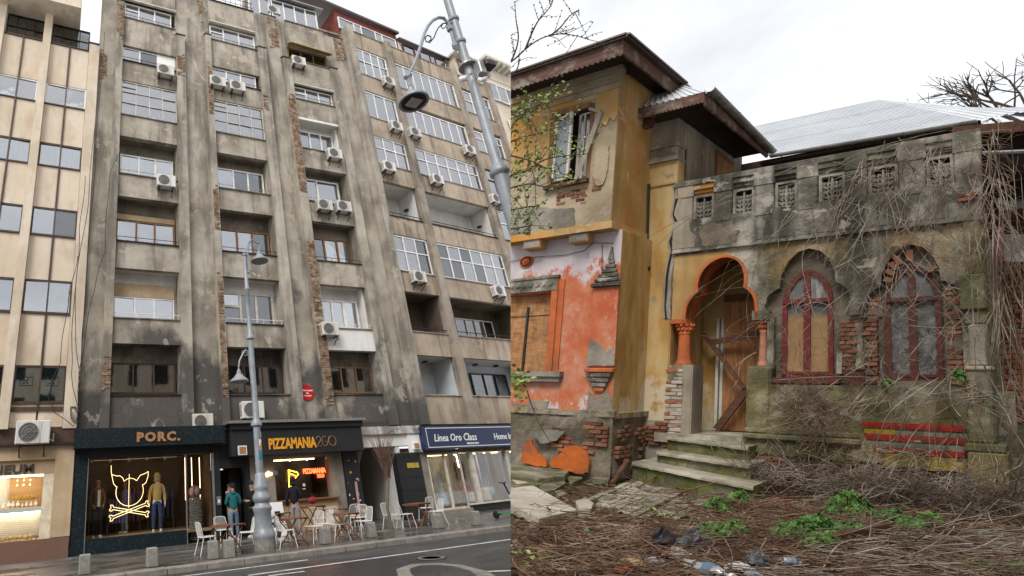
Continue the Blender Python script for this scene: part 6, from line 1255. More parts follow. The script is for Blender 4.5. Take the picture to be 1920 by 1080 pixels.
# corbels
for x in (-4.86, -4.18):
    m = MB(); m.bbox(x - .13, x + .13, YW - .02, YL, 3.76, 3.92, .01); m.m = 1; m.box(x - .12, x + .12, YW - .03, YW - .02, 3.78, 3.92); H_(m, 'corbel', [M['ochreup'], M['greypatch']], 1)
MD = MB(); c_ = rY(988, 491, YL); Mx = Matrix.Rotation(R(90), 3, 'X')
for r0, r1, t in ((.105, .085, .04), (.06, .03, .05), (.03, .0, .06)): MD.lathe([(r1 + .001, 0), (r1, t), (r0, t * .7), (r0, 0)], (c_[0], YL, c_[2]), 18, Mx)
H_(MD, 'medallion', M['orangepaint'], 1)
m = MB(); m.tube([L_(957, 490, YL - .02), L_(1000, 482, YL - .03), L_(1060, 478, YL - .02), L_(1095, 470, YL - .02), L_(1113, 455, YL - .02), L_(1150, 456, YL - .02)], .006, 4); H_(m, 'old_wire', M['cable'], 1)
m = MB(); m.tube([L_(1129, 458, YL - .02), L_(1128, 560, YL - .02), L_(1124, 640, YL - .02)], .005, 4); H_(m, 'old_wire', M['cable'])
# corner pilaster with stepped mouldings
m = MB(); m.box(-4.0, XL + .012, YL - .035, YL - .001, 1.75, 3.0); H_(m, 'corner_pilaster', M['orangewall'])
for k in range(6):
    m = MB(); t = k / 5; z = 3.0 + k * .075; x0 = -4.02 + t * .2; x1 = XL + .03 - t * .1; m.bbox(x0, x1, YL - .10 + t * .05, YL, z + .004, z + .07, .012); H_(m, 'stepped_moulding', M['parapet'])
m = MB(); m.plate([(-3.83, 3.45), (-3.76, 3.45), (-3.79, 3.66)], [], YL - .05, YL); H_(m, 'moulding_tip', M['parapet'])
for k in range(5):
    m = MB(); t = k / 4; z = 1.72 - k * .075; x0 = -4.03 + t * .12; x1 = XL + .02 - t * .12; m.bbox(x0, x1, YL - .10 + t * .05, YL, z - .07, z - .004, .012); H_(m, 'stepped_moulding', M['orangepaint'] if k in (0, 4) else M['parapet'])
patch([(1106, 637), (1118, 640), (1130, 650), (1138, 662), (1149, 648), (1152, 685), (1100, 686)], YL - .036, M['greypatch'], 'bare_render_patch', 0, .01, seed=6)
patch([(1105, 735), (1115, 745), (1128, 742), (1140, 730), (1150, 760), (1155, 785), (1110, 790), (1100, 770)], YL - .001, M['mortar'], 'bare_render_patch', 0, .02, seed=7)
patch([(962, 755), (985, 760), (1000, 750), (1030, 752), (1020, 780), (1000, 792), (965, 785)], YL - .001, M['greypatch'], 'cement_patch', 1, .02, seed=8)
# plinth of the wing: rough masonry with two scraps of orange render
m = MB(); gx, gz = 60, 12; V = []
for j in range(gz + 1):
    for i in range(gx + 1):
        x = -7.5 + (XL + .04 + 7.5) * i / gx; z = -.4 + 1.42 * j / gz; V.append((x, YL - .05 - .07 * mnoise.noise(Vector((x * 2.6, z * 3.2, 1))) - .03 * mnoise.noise(Vector((x * 9, z * 9, 4))), z))
m.add(V, [(j * (gx + 1) + i, j * (gx + 1) + i + 1, (j + 1) * (gx + 1) + i + 1, (j + 1) * (gx + 1) + i) for j in range(gz) for i in range(gx)]); H_(m, 'rubble_plinth', M['mortar'], 1)
m = MB(); V = []; gx = 24
for j in range(gz + 1):
    for i in range(gx + 1):
        y = YL - .02 + (11.1 - YL) * i / gx; z = -.4 + 1.38 * j / gz; V.append((XL + .04 + .05 * mnoise.noise(Vector((y * 3, z * 3.2, 7))), y, z))
m.add(V, [(j * (gx + 1) + i, j * (gx + 1) + i + 1, (j + 1) * (gx + 1) + i + 1, (j + 1) * (gx + 1) + i) for j in range(gz) for i in range(gx)]); H_(m, 'rubble_plinth', M['mortar'])
m = MB(); M['ledge'] = flaked('flaking_ledge', (.42, .30, .17), (.26, .23, .18), 6, .48); m.box(-7.5, XL + .06, YL - .07, YL + .05, .98, 1.07); H_(m, 'plinth_ledge', M['ledge'], 1); m = MB(); m.box(XL - .02, XL + .07, YL + .05, 11.0, .96, 1.04); H_(m, 'plinth_ledge', M['ledge'])
bricks(-4.4, XL, .35, .95, YL - .09, 'brick', .16, .062, nz_(2.2, -.02, 9), (-.03, .0), seed=9)
bricks(YL + .1, 10.9, .3, .9, XL + .08, 'brick', .2, .062, nz_(2.5, .05, 11), seed=10, xaxis=False)
patch([(982, 836), (992, 824), (999, 823), (1003, 838), (1012, 852), (1028, 862), (1027, 875), (1000, 872), (979, 866)], YL - .13, M['orangechip'], 'orange_render_scrap', 1, .04, seed=11)
patch([(1034, 862), (1050, 852), (1062, 838), (1080, 835), (1100, 845), (1108, 860), (1105, 886), (1085, 888), (1060, 880), (1037, 875)], YL - .13, M['orangechip'], 'orange_render_scrap', 1, .04, seed=12)
patch([(1002, 812), (1030, 806), (1060, 808), (1045, 826), (1015, 832)], YL - .12, M['greypatch'], 'cement_patch', 1, .03, seed=13)
# ---- ochre recess wall, crack, carved frieze block
m = MB(); m.box(-3.85, -3.38, 11.0, 11.3, .9, 5.35); H_(m, 'recess_wall', M['ochre2'])
m = MB(); m.box(-3.85, -3.36, 10.99, 11.3, .3, .9); H_(m, 'recess_plinth', M['greypatch'])
m = MB(); m.box(-3.8, -3.39, 10.97, 11.0, 4.9, 4.93); H_(m, 'thin_string', M['ochre'])
m = MB(); m.box(-3.78, -3.37, 10.93, 11.3, 5.33, 5.38); m.box(-3.78, -3.37, 10.92, 11.3, 5.58, 5.66); m.box(-3.78, -3.385, 10.97, 11.3, 5.38, 5.58); H_(m, 'frieze_block', M['greywall'])
m = MB()
for k in range(7):
    x = -3.74 + k * .055; m.tube([(x + .022 * math.cos(t) * (1 - t / 9), 10.96, 5.48 + .07 * math.sin(t) * (1 - t / 9)) for t in np.linspace(0, 7, 12)], .01, 4)
H_(m, 'carved_scroll', M['greywall'])
m = MB(); m.box(-3.8, -3.385, 10.98, 11.4, 5.66, 6.6); H_(m, 'upper_corner_wall', M['greywall'])
cr = [(1266, 346), (1269, 372), (1264, 392), (1262, 402), (1268, 416), (1262, 440), (1257, 452), (1260, 470), (1255, 492), (1251, 515), (1249, 545), (1247, 575), (1249, 598)]
m = MB(); V = []
rg = random.Random(2)
for px, py in cr:
    p = rY(px, py, 10.985); w = rg.uniform(.008, .022); V += [(p[0] - w, 10.985, p[2]), (p[0] + w, 10.985, p[2])]
m.add(V, [(2 * i, 2 * i + 1, 2 * i + 3, 2 * i + 2) for i in range(len(cr) - 1)]); H_(m, 'wall_crack', M['dark'])
patch([(px - 5, py) for px, py in cr] + [(px + 9, py) for px, py in cr[::-1]], 10.998, M['greypatch'] if False else M['greywall'], 'cracked_render', 0, .008, 1.5, 14)
m = MB(); m.tube([L_(1217, 345, 10.93), L_(1214, 440, 10.93), L_(1213, 500, 10.93)], .02, 6); m.ball(L_(1215, 503, 10.9), .04, 8, 5); H_(m, 'old_downpipe', M['iron'])
# ---- porch front with horseshoe door arch and two window niches
YPF = 11.0
door = [(-3.20, 2.5), (-3.19, 2.68), (-3.16, 2.80), (-3.11, 2.90), (-3.055, 2.955), (-3.06, 3.08), (-3.035, 3.22), (-2.97, 3.36), (-2.87, 3.455), (-2.76, 3.49), (-2.65, 3.455), (-2.57, 3.35), (-2.53, 3.20), (-2.525, 3.08), (-2.535, 2.985), (-2.48, 2.93), (-2.43, 2.84), (-2.405, 2.72), (-2.40, 2.6), (-2.40, 2.49)]
def smooth(P_, n=3):
    Q = []
    for i in range(len(P_) - 1):
        p0, p1, p2, p3 = [np.array(P_[max(0, min(len(P_) - 1, j))]) for j in (i - 1, i, i + 1, i + 2)]
        for t in np.linspace(0, 1, n, endpoint=False): Q.append(tuple(.5 * ((2 * p1) + (-p0 + p2) * t + (2 * p0 - 5 * p1 + 4 * p2 - p3) * t * t + (-p0 + 3 * p1 - 3 * p2 + p3) * t ** 3)))
    return Q + [P_[-1]]
doorc = smooth(door[:5]) + smooth(door[4:15])[1:] + smooth(door[14:])[1:]
hole1 = [(-3.10, .72), (-3.10, 1.79), (-3.39, 1.79), (-3.39, 2.5)] + doorc + [(-2.27, 2.49), (-2.27, 1.77), (-2.44, 1.77), (-2.44, .72)]
n1_ = [(-2.2, 1.5), (-2.2, 2.5), (-2.29, 2.52), (-2.3, 2.66), (-2.27, 2.82), (-2.19, 2.9), (-2.145, 2.93), (-2.13, 3.12), (-2.06, 3.33), (-1.96, 3.46), (-1.85, 3.5), (-1.74, 3.45), (-1.65, 3.32), (-1.6, 3.13), (-1.59, 2.97), (-1.53, 2.92), (-1.47, 2.82), (-1.45, 2.68), (-1.45, 2.46)]
n2_ = [(-1.31, 2.44), (-1.31, 2.62), (-1.28, 2.75), (-1.22, 2.83), (-1.185, 2.84), (-1.17, 3.03), (-1.10, 3.24), (-1.01, 3.37), (-.92, 3.41), (-.82, 3.36), (-.74, 3.23), (-.69, 3.05), (-.68, 2.88), (-.62, 2.86), (-.56, 2.78), (-.535, 2.65), (-.53, 2.46), (-.53, 1.5)]
hole2 = smooth(n1_[:2]) [:-1] + n1_[1:] + n2_
outer = [(-3.40, .70), (-3.05, .70), (-3.05, .705), (-2.46, .705), (-2.46, .70), (-.36, .70), (-.36, 3.66), (-3.40, 3.66)]
m = MB(); m.plate([(-3.40, .60), (-.36, .60), (-.36, 3.66), (-3.40, 3.66)], [hole1, n1_ + n2_], YPF, YPF + .14); H_(m, 'porch_front', M['old'])
# flat ochre panel still painted round the door arch
pa = [(-3.37, 2.53)] + [(-3.22, 2.53)] + [(x - .03 if x < -2.8 else x + .03, z + (.03 if z > 3.3 else .01)) for x, z in doorc if x < -2.72] + [(-2.72, 3.6), (-3.37, 3.6)]
m = MB(); m.plate(pa, [], YPF - .012, YPF - .001); H_(m, 'ochre_spandrel', M['ochre'])
def strip(path, off, y0, y1):                                # band that follows an x,z outline
    P_ = np.array(path); t = np.gradient(P_, axis=0); t /= np.linalg.norm(t, axis=1)[:, None] + 1e-9; N_ = np.stack([-t[:, 1], t[:, 0]], 1); Q = P_ + N_ * off; m = MB(); V = []
    for a, c in zip(P_, Q): V += [(a[0], y0, a[1]), (c[0], y0, c[1]), (c[0], y1, c[1]), (a[0], y1, a[1])]
    n = len(P_); F = []
    for i in range(n - 1):
        o = 4 * i
        for j in range(4): F.append((o + j, o + (j + 1) % 4, o + 4 + (j + 1) % 4, o + 4 + j))
    F += [(0, 3, 2, 1), (4 * n - 4, 4 * n - 3, 4 * n - 2, 4 * n - 1)]; m.add(V, F); return m
H_(strip(doorc, .035, YPF - .03, YPF + .42), 'arch_lining', M['orangepaint'])
m = MB(); m.box(-3.39, -3.19, YPF - .02, YPF + .3, 2.46, 2.53); H_(m, 'impost', M['orangepaint']); m = MB(); m.box(-2.43, -2.25, YPF - .03, YPF + .3, 2.46, 2.6); H_(m, 'impost', M['oldgreen'])
def column(x, z0, z1, r, mats):
    m = MB(); m.lathe([(r * 1.35, z0), (r * 1.35, z0 + .03), (r * 1.1, z0 + .06), (r * 1.02, z0 + .1), (r * .88, z1 - .2), (r * 1.0, z1 - .19), (r * 1.0, z1 - .17), (r * .85, z1 - .16)], (x, YPF + .1, 0), 16); cl = H_(m, 'column', mats[0], smooth=True)
    m = MB(); m.lathe([(r * .88, z1 - .16), (r * 1.0, z1 - .08), (r * 1.45, z1)], (x, YPF + .1, 0), 12)
    for k in range(10):
        a = k * .628; 
        for dz, rr in ((-.11, 1.08), (-.05, 1.32)): m.ball((x + r * rr * math.cos(a + dz * 9), YPF + .1 + r * rr * math.sin(a + dz * 9), z1 + dz), (.022, .022, .03), 6, 4)
    H_(m, 'capital', mats[1], par=cl)
column(-3.235, 1.79, 2.48, .078, (M['orangepaint'], M['orangepaint'])); column(-2.325, 1.77, 2.47, .05, (plain('faded_pink_paint', (.52, .24, .15), .8, .3, 6, dirt=.4), M['orangepaint']))
# brick pier left of the door with its missing render
m = MB(); m.box(-3.40, -3.105, YPF + .03, YPF + .45, .3, 1.79); H_(m, 'pier_core', M['mortar'])
bricks(-3.42, -3.2, .55, 1.76, YPF + .0, 'whitebrick', .15, .062, None, (0, .02), seed=20, cap=70); bricks(-3.42, -3.2, .3, .55, YPF - .02, 'brick', .15, .062, None, (0, .03), seed=21)
m = MB(); m.plate([(-3.2, .45), (-3.205, 1.0), (-3.19, 1.4), (-3.21, 1.79), (-3.1, 1.79), (-3.1, .45)], [], YPF - .02, YPF + .04); m.box(-3.1, -3.085, YPF - .01, YPF + .45, .72, 1.79); H_(m, 'pier_render', M['greywall'])
bricks(-3.66, -3.35, .45, .9, YPF - .05, 'brick', .15, .062, nz_(4, -.15, 4), (0, .05), seed=22)
# porch interior
m = MB(); m.box(-3.45, -3.28, YPF + .45, 12.9, .7, 3.6); H_(m, 'porch_side_wall', M['ochre2']); m = MB(); m.box(-3.4, -2.2, 12.1, 12.25, .7, 3.6); H_(m, 'porch_rear_wall', M['ochre2'])
m = MB(); m.box(-3.4, -2.2, YPF + .15, 12.3, 3.58, 3.7); H_(m, 'porch_ceiling', M['soffitwood'])
m = MB(); m.box(-3.5, -2.1, YPF - .1, 12.3, .58, .72); H_(m, 'porch_floor', M['steptone'])
m = MB(); m.box(-2.99, -2.3, 12.0, 12.03, .74, 2.98); H_(m, 'plywood_sheet', M['ply']); m = MB(); m.box(-2.99, -2.3, 11.97, 12.0, 2.88, 3.0); H_(m, 'door_head', M['beam'])
for x in (-3.08, -3.035): m = MB(); m.box(x, x + .035, 11.98 + (x + 3.08), 12.1, .74, 2.6); H_(m, 'door_jamb', M['oldwhite'])
m = MB(); m.lathe([(.01, 0), (.12, 0), (.12, .02), (.01, .02)], (-2.66, 12.06, 3.0), 16, Mx); H_(m, 'fanlight_disc', M['greypatch'])
k4 = 702 / 260.; z4 = lambda x, y: (1220 + x / k4, 440 + y / k4)
for a, c, w, lb in (((300, 548), (545, 498), .09, 'horizontal brown plank nailed across the boarded door'), ((265, 500), (475, 778), .05, 'thin dark plank running diagonally down across the boarded door'), ((335, 985), (500, 765), .1, 'thick dark plank propped diagonally at the foot of the boarded door')):
    pa_, pb_ = L_(*z4(*a), 11.85), L_(*z4(*c), 11.75); m = MB(); m.bar(pa_, pb_, .035, w); tag(m.obj('plank', M['beam'], F=FR, base=pa_), lb, 'plank')
# back of the niches
m = MB(); wn1 = [(-2.13, 1.6), (-2.13, 2.75), (-2.1, 2.9), (-2.02, 3.07), (-1.93, 3.16), (-1.86, 3.18), (-1.79, 3.15), (-1.7, 3.04), (-1.65, 2.9), (-1.63, 2.75), (-1.63, 1.6)]; wn2 = [(-1.16, 1.57), (-1.16, 2.72), (-1.13, 2.86), (-1.05, 3.02), (-.97, 3.1), (-.92, 3.12), (-.86, 3.1), (-.77, 3.0), (-.71, 2.86), (-.69, 2.72), (-.69, 1.57)]
m.plate([(-2.35, 1.45), (-.4, 1.45), (-.4, 3.6), (-2.35, 3.6)], [wn1, wn2], YPF + .135, YPF + .3); H_(m, 'niche_wall', M['mortar'])
def archwin(w_, matf, name, zt, panes, y):
    w_ = list(w_); out = w_[:]; cx = (w_[0][0] + w_[-1][0]) / 2; loop = w_ + [w_[0]]
    fr = H_(strip(loop[::-1] if False else loop, -.05, y, y + .09), name, matf)
    m = MB(); m.box(cx - .032, cx + .032, y - .015, y + .08, w_[0][1], max(p[1] for p in w_) - .02); H_(m, 'mullion', matf, par=fr)
    m = MB(); m.box(w_[0][0] + .01, w_[-1][0] - .01, y - .025, y + .085, zt - .03, zt + .03); H_(m, 'transom', matf, par=fr)
    xa, xb = w_[0][0], w_[-1][0]; up = [p for p in w_ if p[1] >= zt - .001]
    m = MB(); L = [(cx, zt)] + [(xa, zt)] + [p for p in up if p[0] <= cx] + [(cx, max(p[1] for p in up))]; m.plate(L, [], y + .04, y + .046); H_(m, 'pane', panes[0], par=fr)
    m = MB(); L = [(cx, max(p[1] for p in up))] + [p for p in up if p[0] > cx] + [(xb, zt), (cx, zt)]; m.plate(L, [], y + .04, y + .046); H_(m, 'pane', panes[1], par=fr)
    for s, (a, c) in enumerate(((xa, cx), (cx, xb))):
        m = MB(); m.box(a, c, y + .04, y + .046, w_[0][1], zt); H_(m, 'pane', panes[2 + s], par=fr)
        m = MB(); fw = .028
        m.box(a + .045 if s == 0 else a + .03, c - (.03 if s == 0 else .045), y + .005, y + .05, w_[0][1] + .05, w_[0][1] + .05 + fw * 1.4); H_(m, 'sash_rail', matf, par=fr)
    return fr
M['greyglass'] = plain('dusty_grey_pane', (.20, .215, .215), .2, .35, 3, spec=.6, dirt=.35)
b = NB('hanging_rag'); w = b.noise(1, 3, .5, b.vec((26, 26, 3))); M['rag'] = b.done(b.ramp(w, [(.3, (.14, .13, .13)), (.7, (.46, .44, .42))]), .9, w, .6, .03)
b = NB('cardboard_behind_glass'); w = b.noise(2.2, 6, .6); z = b.sep()[2]; c = b.ramp(w, [(.3, (.28, .16, .07)), (.7, (.43, .28, .14))]); c = b.mix(b.rng(b.math('ADD', z, b.math('MULTIPLY', w, .3)), 2.6, 2.72), c, (.10, .10, .10)); M['cardpane'] = b.done(c, .25, None, spec=.5)
archwin(wn1, M['redwood'], 'window', 2.72, (M['greyglass'], M['rag'], M['cardpane'], M['cardpane']), YPF + .08)
archwin(wn2, M['redbrown'], 'window', 2.66, (M['greyglass'], M['greyglass'], M['plasticfilm'], M['plasticfilm']), YPF + .08)
m = MB(); m.box(-2.2, -1.56, YPF - .04, YPF + .15, 1.52, 1.6); H_(m, 'window_sill', M['redbrown']); m = MB(); m.box(-1.22, -.64, YPF - .04, YPF + .15, 1.5, 1.57); H_(m, 'window_sill', M['mortar'])
m = MB(); m.box(-1.56, -1.23, YPF + .062, YPF + .13, 1.5, 2.45); m.box(-.67, -.5, YPF + .068, YPF + .13, 1.5, 2.8); m.box(-1.34, -1.19, YPF + .09, YPF + .13, 2.45, 2.8); H_(m, 'brick_bed', M['mortar'])
# bricks exposed between and beside the windows
bricks(-1.57, -1.22, 1.52, 2.46, YPF + .05, 'brick', .118, .06, lambda x, z: not (-1.43 < x < -1.33 and z < 2.2), (0, .025), seed=30); bricks(-.66, -.52, 1.52, 2.85, YPF + .06, 'brick', .13, .064, None, (0, .022), seed=31)
bricks(-1.34, -1.19, 2.46, 2.75, YPF + .08, 'brick', .13, .064, None, (0, .03), seed=32)
for i in range(11):
    a = R(168 - i * 15.5); cx, cz, rx, rz_ = -.925, 2.86, .235, .47
    p = (cx + rx * math.cos(a), cz + rz_ * math.sin(a)); q = (cx + (rx - .075) * math.cos(a), cz + (rz_ - .14) * math.sin(a)); m = MB(); m.bar((p[0], YPF + .07, p[1]), (q[0], YPF + .07, q[1]), .12, .058, up=(-(q[1] - p[1]), 0, q[0] - p[0]))
    if i in (0, 1, 2, 3, 5, 9): H_(m, 'brick', M['brick'])
m = MB(); m.lathe([(.045, 1.72), (.05, 1.78), (.035, 1.9), (.03, 2.2), (.045, 2.3), (.05, 2.36)], (-1.38, YPF + .06, 0), 10); H_(m, 'colonnette_stub', M['paleband'], smooth=True)
m = MB(); m.bbox(-1.47, -1.32, YPF - .02, YPF + .14, 2.46, 2.7, .015); H_(m, 'impost', M['oldgreen'])
m = MB(); m.box(-1.49, -1.34, YPF - .03, YPF + .06, 1.5, 1.68); H_(m, 'red_pedestal', M['redbrown'])
m = MB(); m.hexa([(-1.585, YPF - .05, 1.66), (-1.535, YPF - .05, 1.66), (-1.535, YPF - .045, 1.66), (-1.585, YPF - .045, 1.66), (-1.58, YPF - .04, 1.95), (-1.53, YPF - .04, 1.95), (-1.53, YPF - .035, 1.95), (-1.58, YPF - .035, 1.95)]); H_(m, 'paper_notice', M['greypatch'])
# ---- base of the porch
m = MB(); V = []; gx, gz = 70, 22
for j in range(gz + 1):
    for i in range(gx + 1):
        x = -2.45 + 2.1 * i / gx; z = .5 + 1.0 * j / gz; V.append((x, YPF - .11 - .02 * mnoise.noise(Vector((x * 6, z * 6, 2))) - .02 * mnoise.noise(Vector((x * 2, z * 3, 8))), z))
m.add(V, [(j * (gx + 1) + i, j * (gx + 1) + i + 1, (j + 1) * (gx + 1) + i + 1, (j + 1) * (gx + 1) + i) for j in range(gz) for i in range(gx)])
m.box(-2.45, -.35, YPF - .1, YPF + .3, 1.46, 1.5); m.box(-2.45, -.35, YPF - .09, YPF + .3, .45, 1.48); H_(m, 'porch_base', M['oldgreen'])
m = MB(); m.bbox(-2.46, -2.2, YPF - .12, YPF + .4, .6, 1.77, .03); H_(m, 'door_pier', M['oldgreen'])
m = MB(); m.bbox(-2.47, -1.36, YPF - .2, YPF, .72, .8, .02); m.bbox(-2.46, -1.38, YPF - .17, YPF, .8, .88, .02); m.bbox(-2.45, -1.2, YPF - .13, YPF, .5, .72, .02); H_(m, 'base_moulding', M['oldgreen'])
for x0, x1, za, zb, mt, o_ in ((-1.35, -.44, .962, 1.03, 'redband', .15), (-1.335, -.45, .885, .957, 'yellowband', .132), (-1.32, -.455, .808, .88, 'redband', .145), (-1.30, -.46, .725, .80, 'paleband', .13), (-1.265, -.49, .655, .72, 'redband', .14), (-1.24, -.5, .60, .65, 'yellowband', .125)):
    def swell(m, xa, xb, d):                                 # the base bulges outwards between its ends
        K = 12; V = []
        for i in range(K + 1):
            x = xa + (xb - xa) * i / K; t = (x + 1.35) / .91; y = YPF - o_ + d + .012 - .018 * math.sin(math.pi * max(0, min(1, t))) + .004 * mnoise.noise(Vector((x * 25, za * 30, 1))); w = .004 * mnoise.noise(Vector((x * 18, za * 9, 5)))
            V += [(x, YPF, za), (x, y + .003, za - .003 + w), (x, y, (za + zb) / 2), (x, y + .004, zb + .002 + w), (x, YPF, zb)]
        m.add(V, [(5 * i + j, 5 * i + j + 1, 5 * i + 6 + j, 5 * i + 5 + j) for i in range(K) for j in range(4)] + [(0, 1, 2, 3, 4), tuple(5 * K + j for j in (4, 3, 2, 1, 0))])
    m = MB(); 
    if mt == 'yellowband' and za > .8:
        swell(m, x0, x0 + .26, 0); H_(m, 'painted_moulding', M[mt]); m = MB(); swell(m, x0 + .262, x1, .004); mt = 'paleband'
    else: swell(m, x0, x1, 0)
    H_(m, 'painted_moulding', M[mt])
m = MB(); m.plate([(-1.34, 1.02), (-1.27, .68), (-1.22, .55), (-.5, .55), (-.45, 1.02)], [], YPF - .118, YPF); H_(m, 'moulding_bed', M['oldgreen'])
m = MB(); m.plate([(-1.24, .6), (-1.2, .5), (-1.12, .45), (-.98, .5), (-.8, .47), (-.5, .5), (-.48, .6)], [], YPF - .13, YPF); H_(m, 'yellow_render_scrap', M['yellowband'])
m = MB(); V = []; gx, gz = 50, 12
for j in range(gz + 1):
    for i in range(gx + 1):
        x = -2.45 + 2.15 * i / gx; z = -.3 + .85 * j / gz; V.append((x, YPF - .02 - .09 * mnoise.noise(Vector((x * 5, z * 5, 5))), z))
m.add(V, [(j * (gx + 1) + i, j * (gx + 1) + i + 1, (j + 1) * (gx + 1) + i + 1, (j + 1) * (gx + 1) + i) for j in range(gz) for i in range(gx)]); H_(m, 'foundation', M['rubble'])
bricks(-2.42, -1.9, .1, .5, YPF - .09, 'brick', .16, .065, nz_(4, -.2, 3), (0, .06), seed=33); bricks(-1.6, -1.1, .1, .45, YPF - .06, 'brick', .16, .065, nz_(4, .1, 6), (0, .05), seed=34)
# right corner pillar
for x0, x1, y0, za, zb, mt in ((-.52, -.24, YPF - .32, -.2, .74, 'yellowmoss'), (-.54, -.25, YPF - .3, .74, .84, 'oldgreen'), (-.51, -.31, YPF - .2, .84, 1.70, 'oldgreen'), (-.52, -.3, YPF - .22, 1.70, 1.76, 'old'), (-.48, -.34, YPF - .12, 1.76, 2.28, 'old'), (-.53, -.33, YPF - .15, 2.46, 2.92, 'oldgreen'), (-.50, -.335, YPF - .1, 2.28, 2.46, 'old'), (-.48, -.34, YPF - .06, 2.92, 3.66, 'oldgreen')):
    if mt == 'yellowmoss' and mt not in M: M[mt] = plaster('yellow_mossy_render', (.17, .135, .055), (.07, .06, .03), (.30, .25, .11), (.16, .14, .08), 1.6, .6, .58, None, .7, ((.08, .085, .02), 1.5, .7), hs=.7)
    m = MB(); m.bbox(x0, x1, y0, YPF + .3, za, zb, .02); H_(m, 'corner_pillar', M[mt])
m = MB(); m.box(-.36, -.33, YPF + .14, 14, .0, 3.66); m.box(-.345, -.18, YPF + .3, YPF + 1.2, -.2, 1.45); H_(m, 'porch_end_wall', M['oldgreen'])
bricks(-.52, -.35, 3.9, 4.03, YPF - .06, 'brick', .13, .06, None, (0, .04), seed=35)
# ---- string course and parapet with carved panels
m = MB(); m.box(-3.39, -.33, YPF - .07, YPF + .2, 3.64, 3.68); m.box(-3.39, -.33, YPF - .04, YPF + .2, 3.68, 3.71); H_(m, 'string_course', M['parapet'])
m = MB(); m.box(-3.40, -.33, YPF - .01, YPF + .25, 3.71, 4.2); H_(m, 'parapet_base', M['parapet'])
m = MB(); m.plate([(-3.40, 3.72), (-3.12, 3.72), (-3.1, 3.9), (-3.18, 4.0), (-3.2, 4.2), (-3.40, 4.2)], [], YPF - .03, YPF - .011); H_(m, 'pale_render', M['greywall'])
patch([(1310, 435), (1325, 418), (1350, 420), (1368, 435), (1385, 430), (1380, 455), (1345, 466), (1318, 462)], YPF - .012, M['mortar'], 'bare_render_patch', 0, .012, 1.5, 15)
m = MB(); P_ = [(x, 4.04 + .03 * math.sin(x * 9) + .02 * mnoise.noise(Vector((x * 8, 0, 1)))) for x in np.linspace(-2.4, -.6, 40)]; m.plate([(-2.4, 3.72)] + P_ + [(-.6, 3.72)], [], YPF - .032, YPF - .011); H_(m, 'flaking_render', M['parapet'])
m = MB(); m.box(-3.40, -.33, YPF + .14, YPF + .25, 4.2, 4.85); H_(m, 'parapet_back', M['parapet'])
posts = ((-3.40, -3.17), (-2.9, -2.69), (-2.43, -2.215), (-1.965, -1.76), (-1.485, -1.285), (-1.0, -.77), (-.53, -.32))
for i, (a, c) in enumerate(posts):
    m = MB(); m.bbox(a, c, YPF - .02 if i else YPF, YPF + .2, 4.1 if i not in (0,) else 4.2, 4.86, .012); m.bbox(a - .01, c + .01, YPF - .035 if i else YPF - .015, YPF + .2, 4.6, 4.87, .012); H_(m, 'parapet_post', M['parapet'] if i else M['greywall'])
m = MB(); m.bbox(-3.42, -.31, YPF - .03, YPF + .26, 4.8, 4.9, .012); H_(m, 'coping', M['parapet'])
rgp = random.Random(11)
for i in range(6):
    a, c = posts[i][1], posts[i + 1][0]; w = c - a; cx = (a + c) / 2
    m = MB(); m.box(a, c, YPF + .0, YPF + .14, 4.72, 4.8); m.box(a, c, YPF + .04, YPF + .14, 4.66, 4.72); m.box(a, c, YPF + .07, YPF + .14, 4.62, 4.66); H_(m, 'stepped_lintel', M['ochre'] if i == 0 else M['parapet'])
    m = MB(); y = YPF + .025; z0, z1, pw = 4.17, 4.61, w * .475
    m.box(cx - pw, cx + pw, y, YPF + .14, z0, z0 + .045); m.box(cx - pw, cx + pw, y, YPF + .14, z1 - .035, z1); m.box(cx - pw, cx - pw + .03, y, YPF + .14, z0 + .045, z1 - .035); m.box(cx + pw - .03, cx + pw, y, YPF + .14, z0 + .045, z1 - .035)
    pf = H_(m, 'carved_panel', M['panelstone'] if 'panelstone' in M else M.setdefault('panelstone', plaster('carved_panel_stone', (.36, .335, .28), (.16, .15, .12), (.48, .45, .39), (.3, .28, .22), 2.5, .3, .62, None, .2, ((.07, .07, .04), 2, .6), hs=.4)))
    m = MB(); m.box(cx - pw + .031, cx + pw - .031, YPF + .125, YPF + .139, z0 + .046, z1 - .036); H_(m, 'panel_ground', M['dark'], par=pf)
    m = MB(); m.tube([(cx, y + .03, z0 + .05), (cx, y + .02, z0 + .2), (cx, y + .03, z1 - .05)], [.014, .022, .01], 6)
    for s in (-1, 1):
        for zc, rr in ((z0 + .09, .036), (z0 + .165, .042), (z0 + .24, .038), (z0 + .3, .03)):
            for q, r2 in ((.3, .8), (.72, 1.0)):
                xx = cx + s * pw * q * .92; m.tube([(xx + s * rr * r2 * .55 * math.cos(t), y + .03, zc + rr * r2 * math.sin(t)) for t in np.linspace(-1.5, 3.6, 8)], .0095, 4); m.ball((xx, y + .03, zc + .004), (.012, .012, .016), 5, 3)
    o = H_(m, 'carved_relief', M['panelstone'], par=pf)
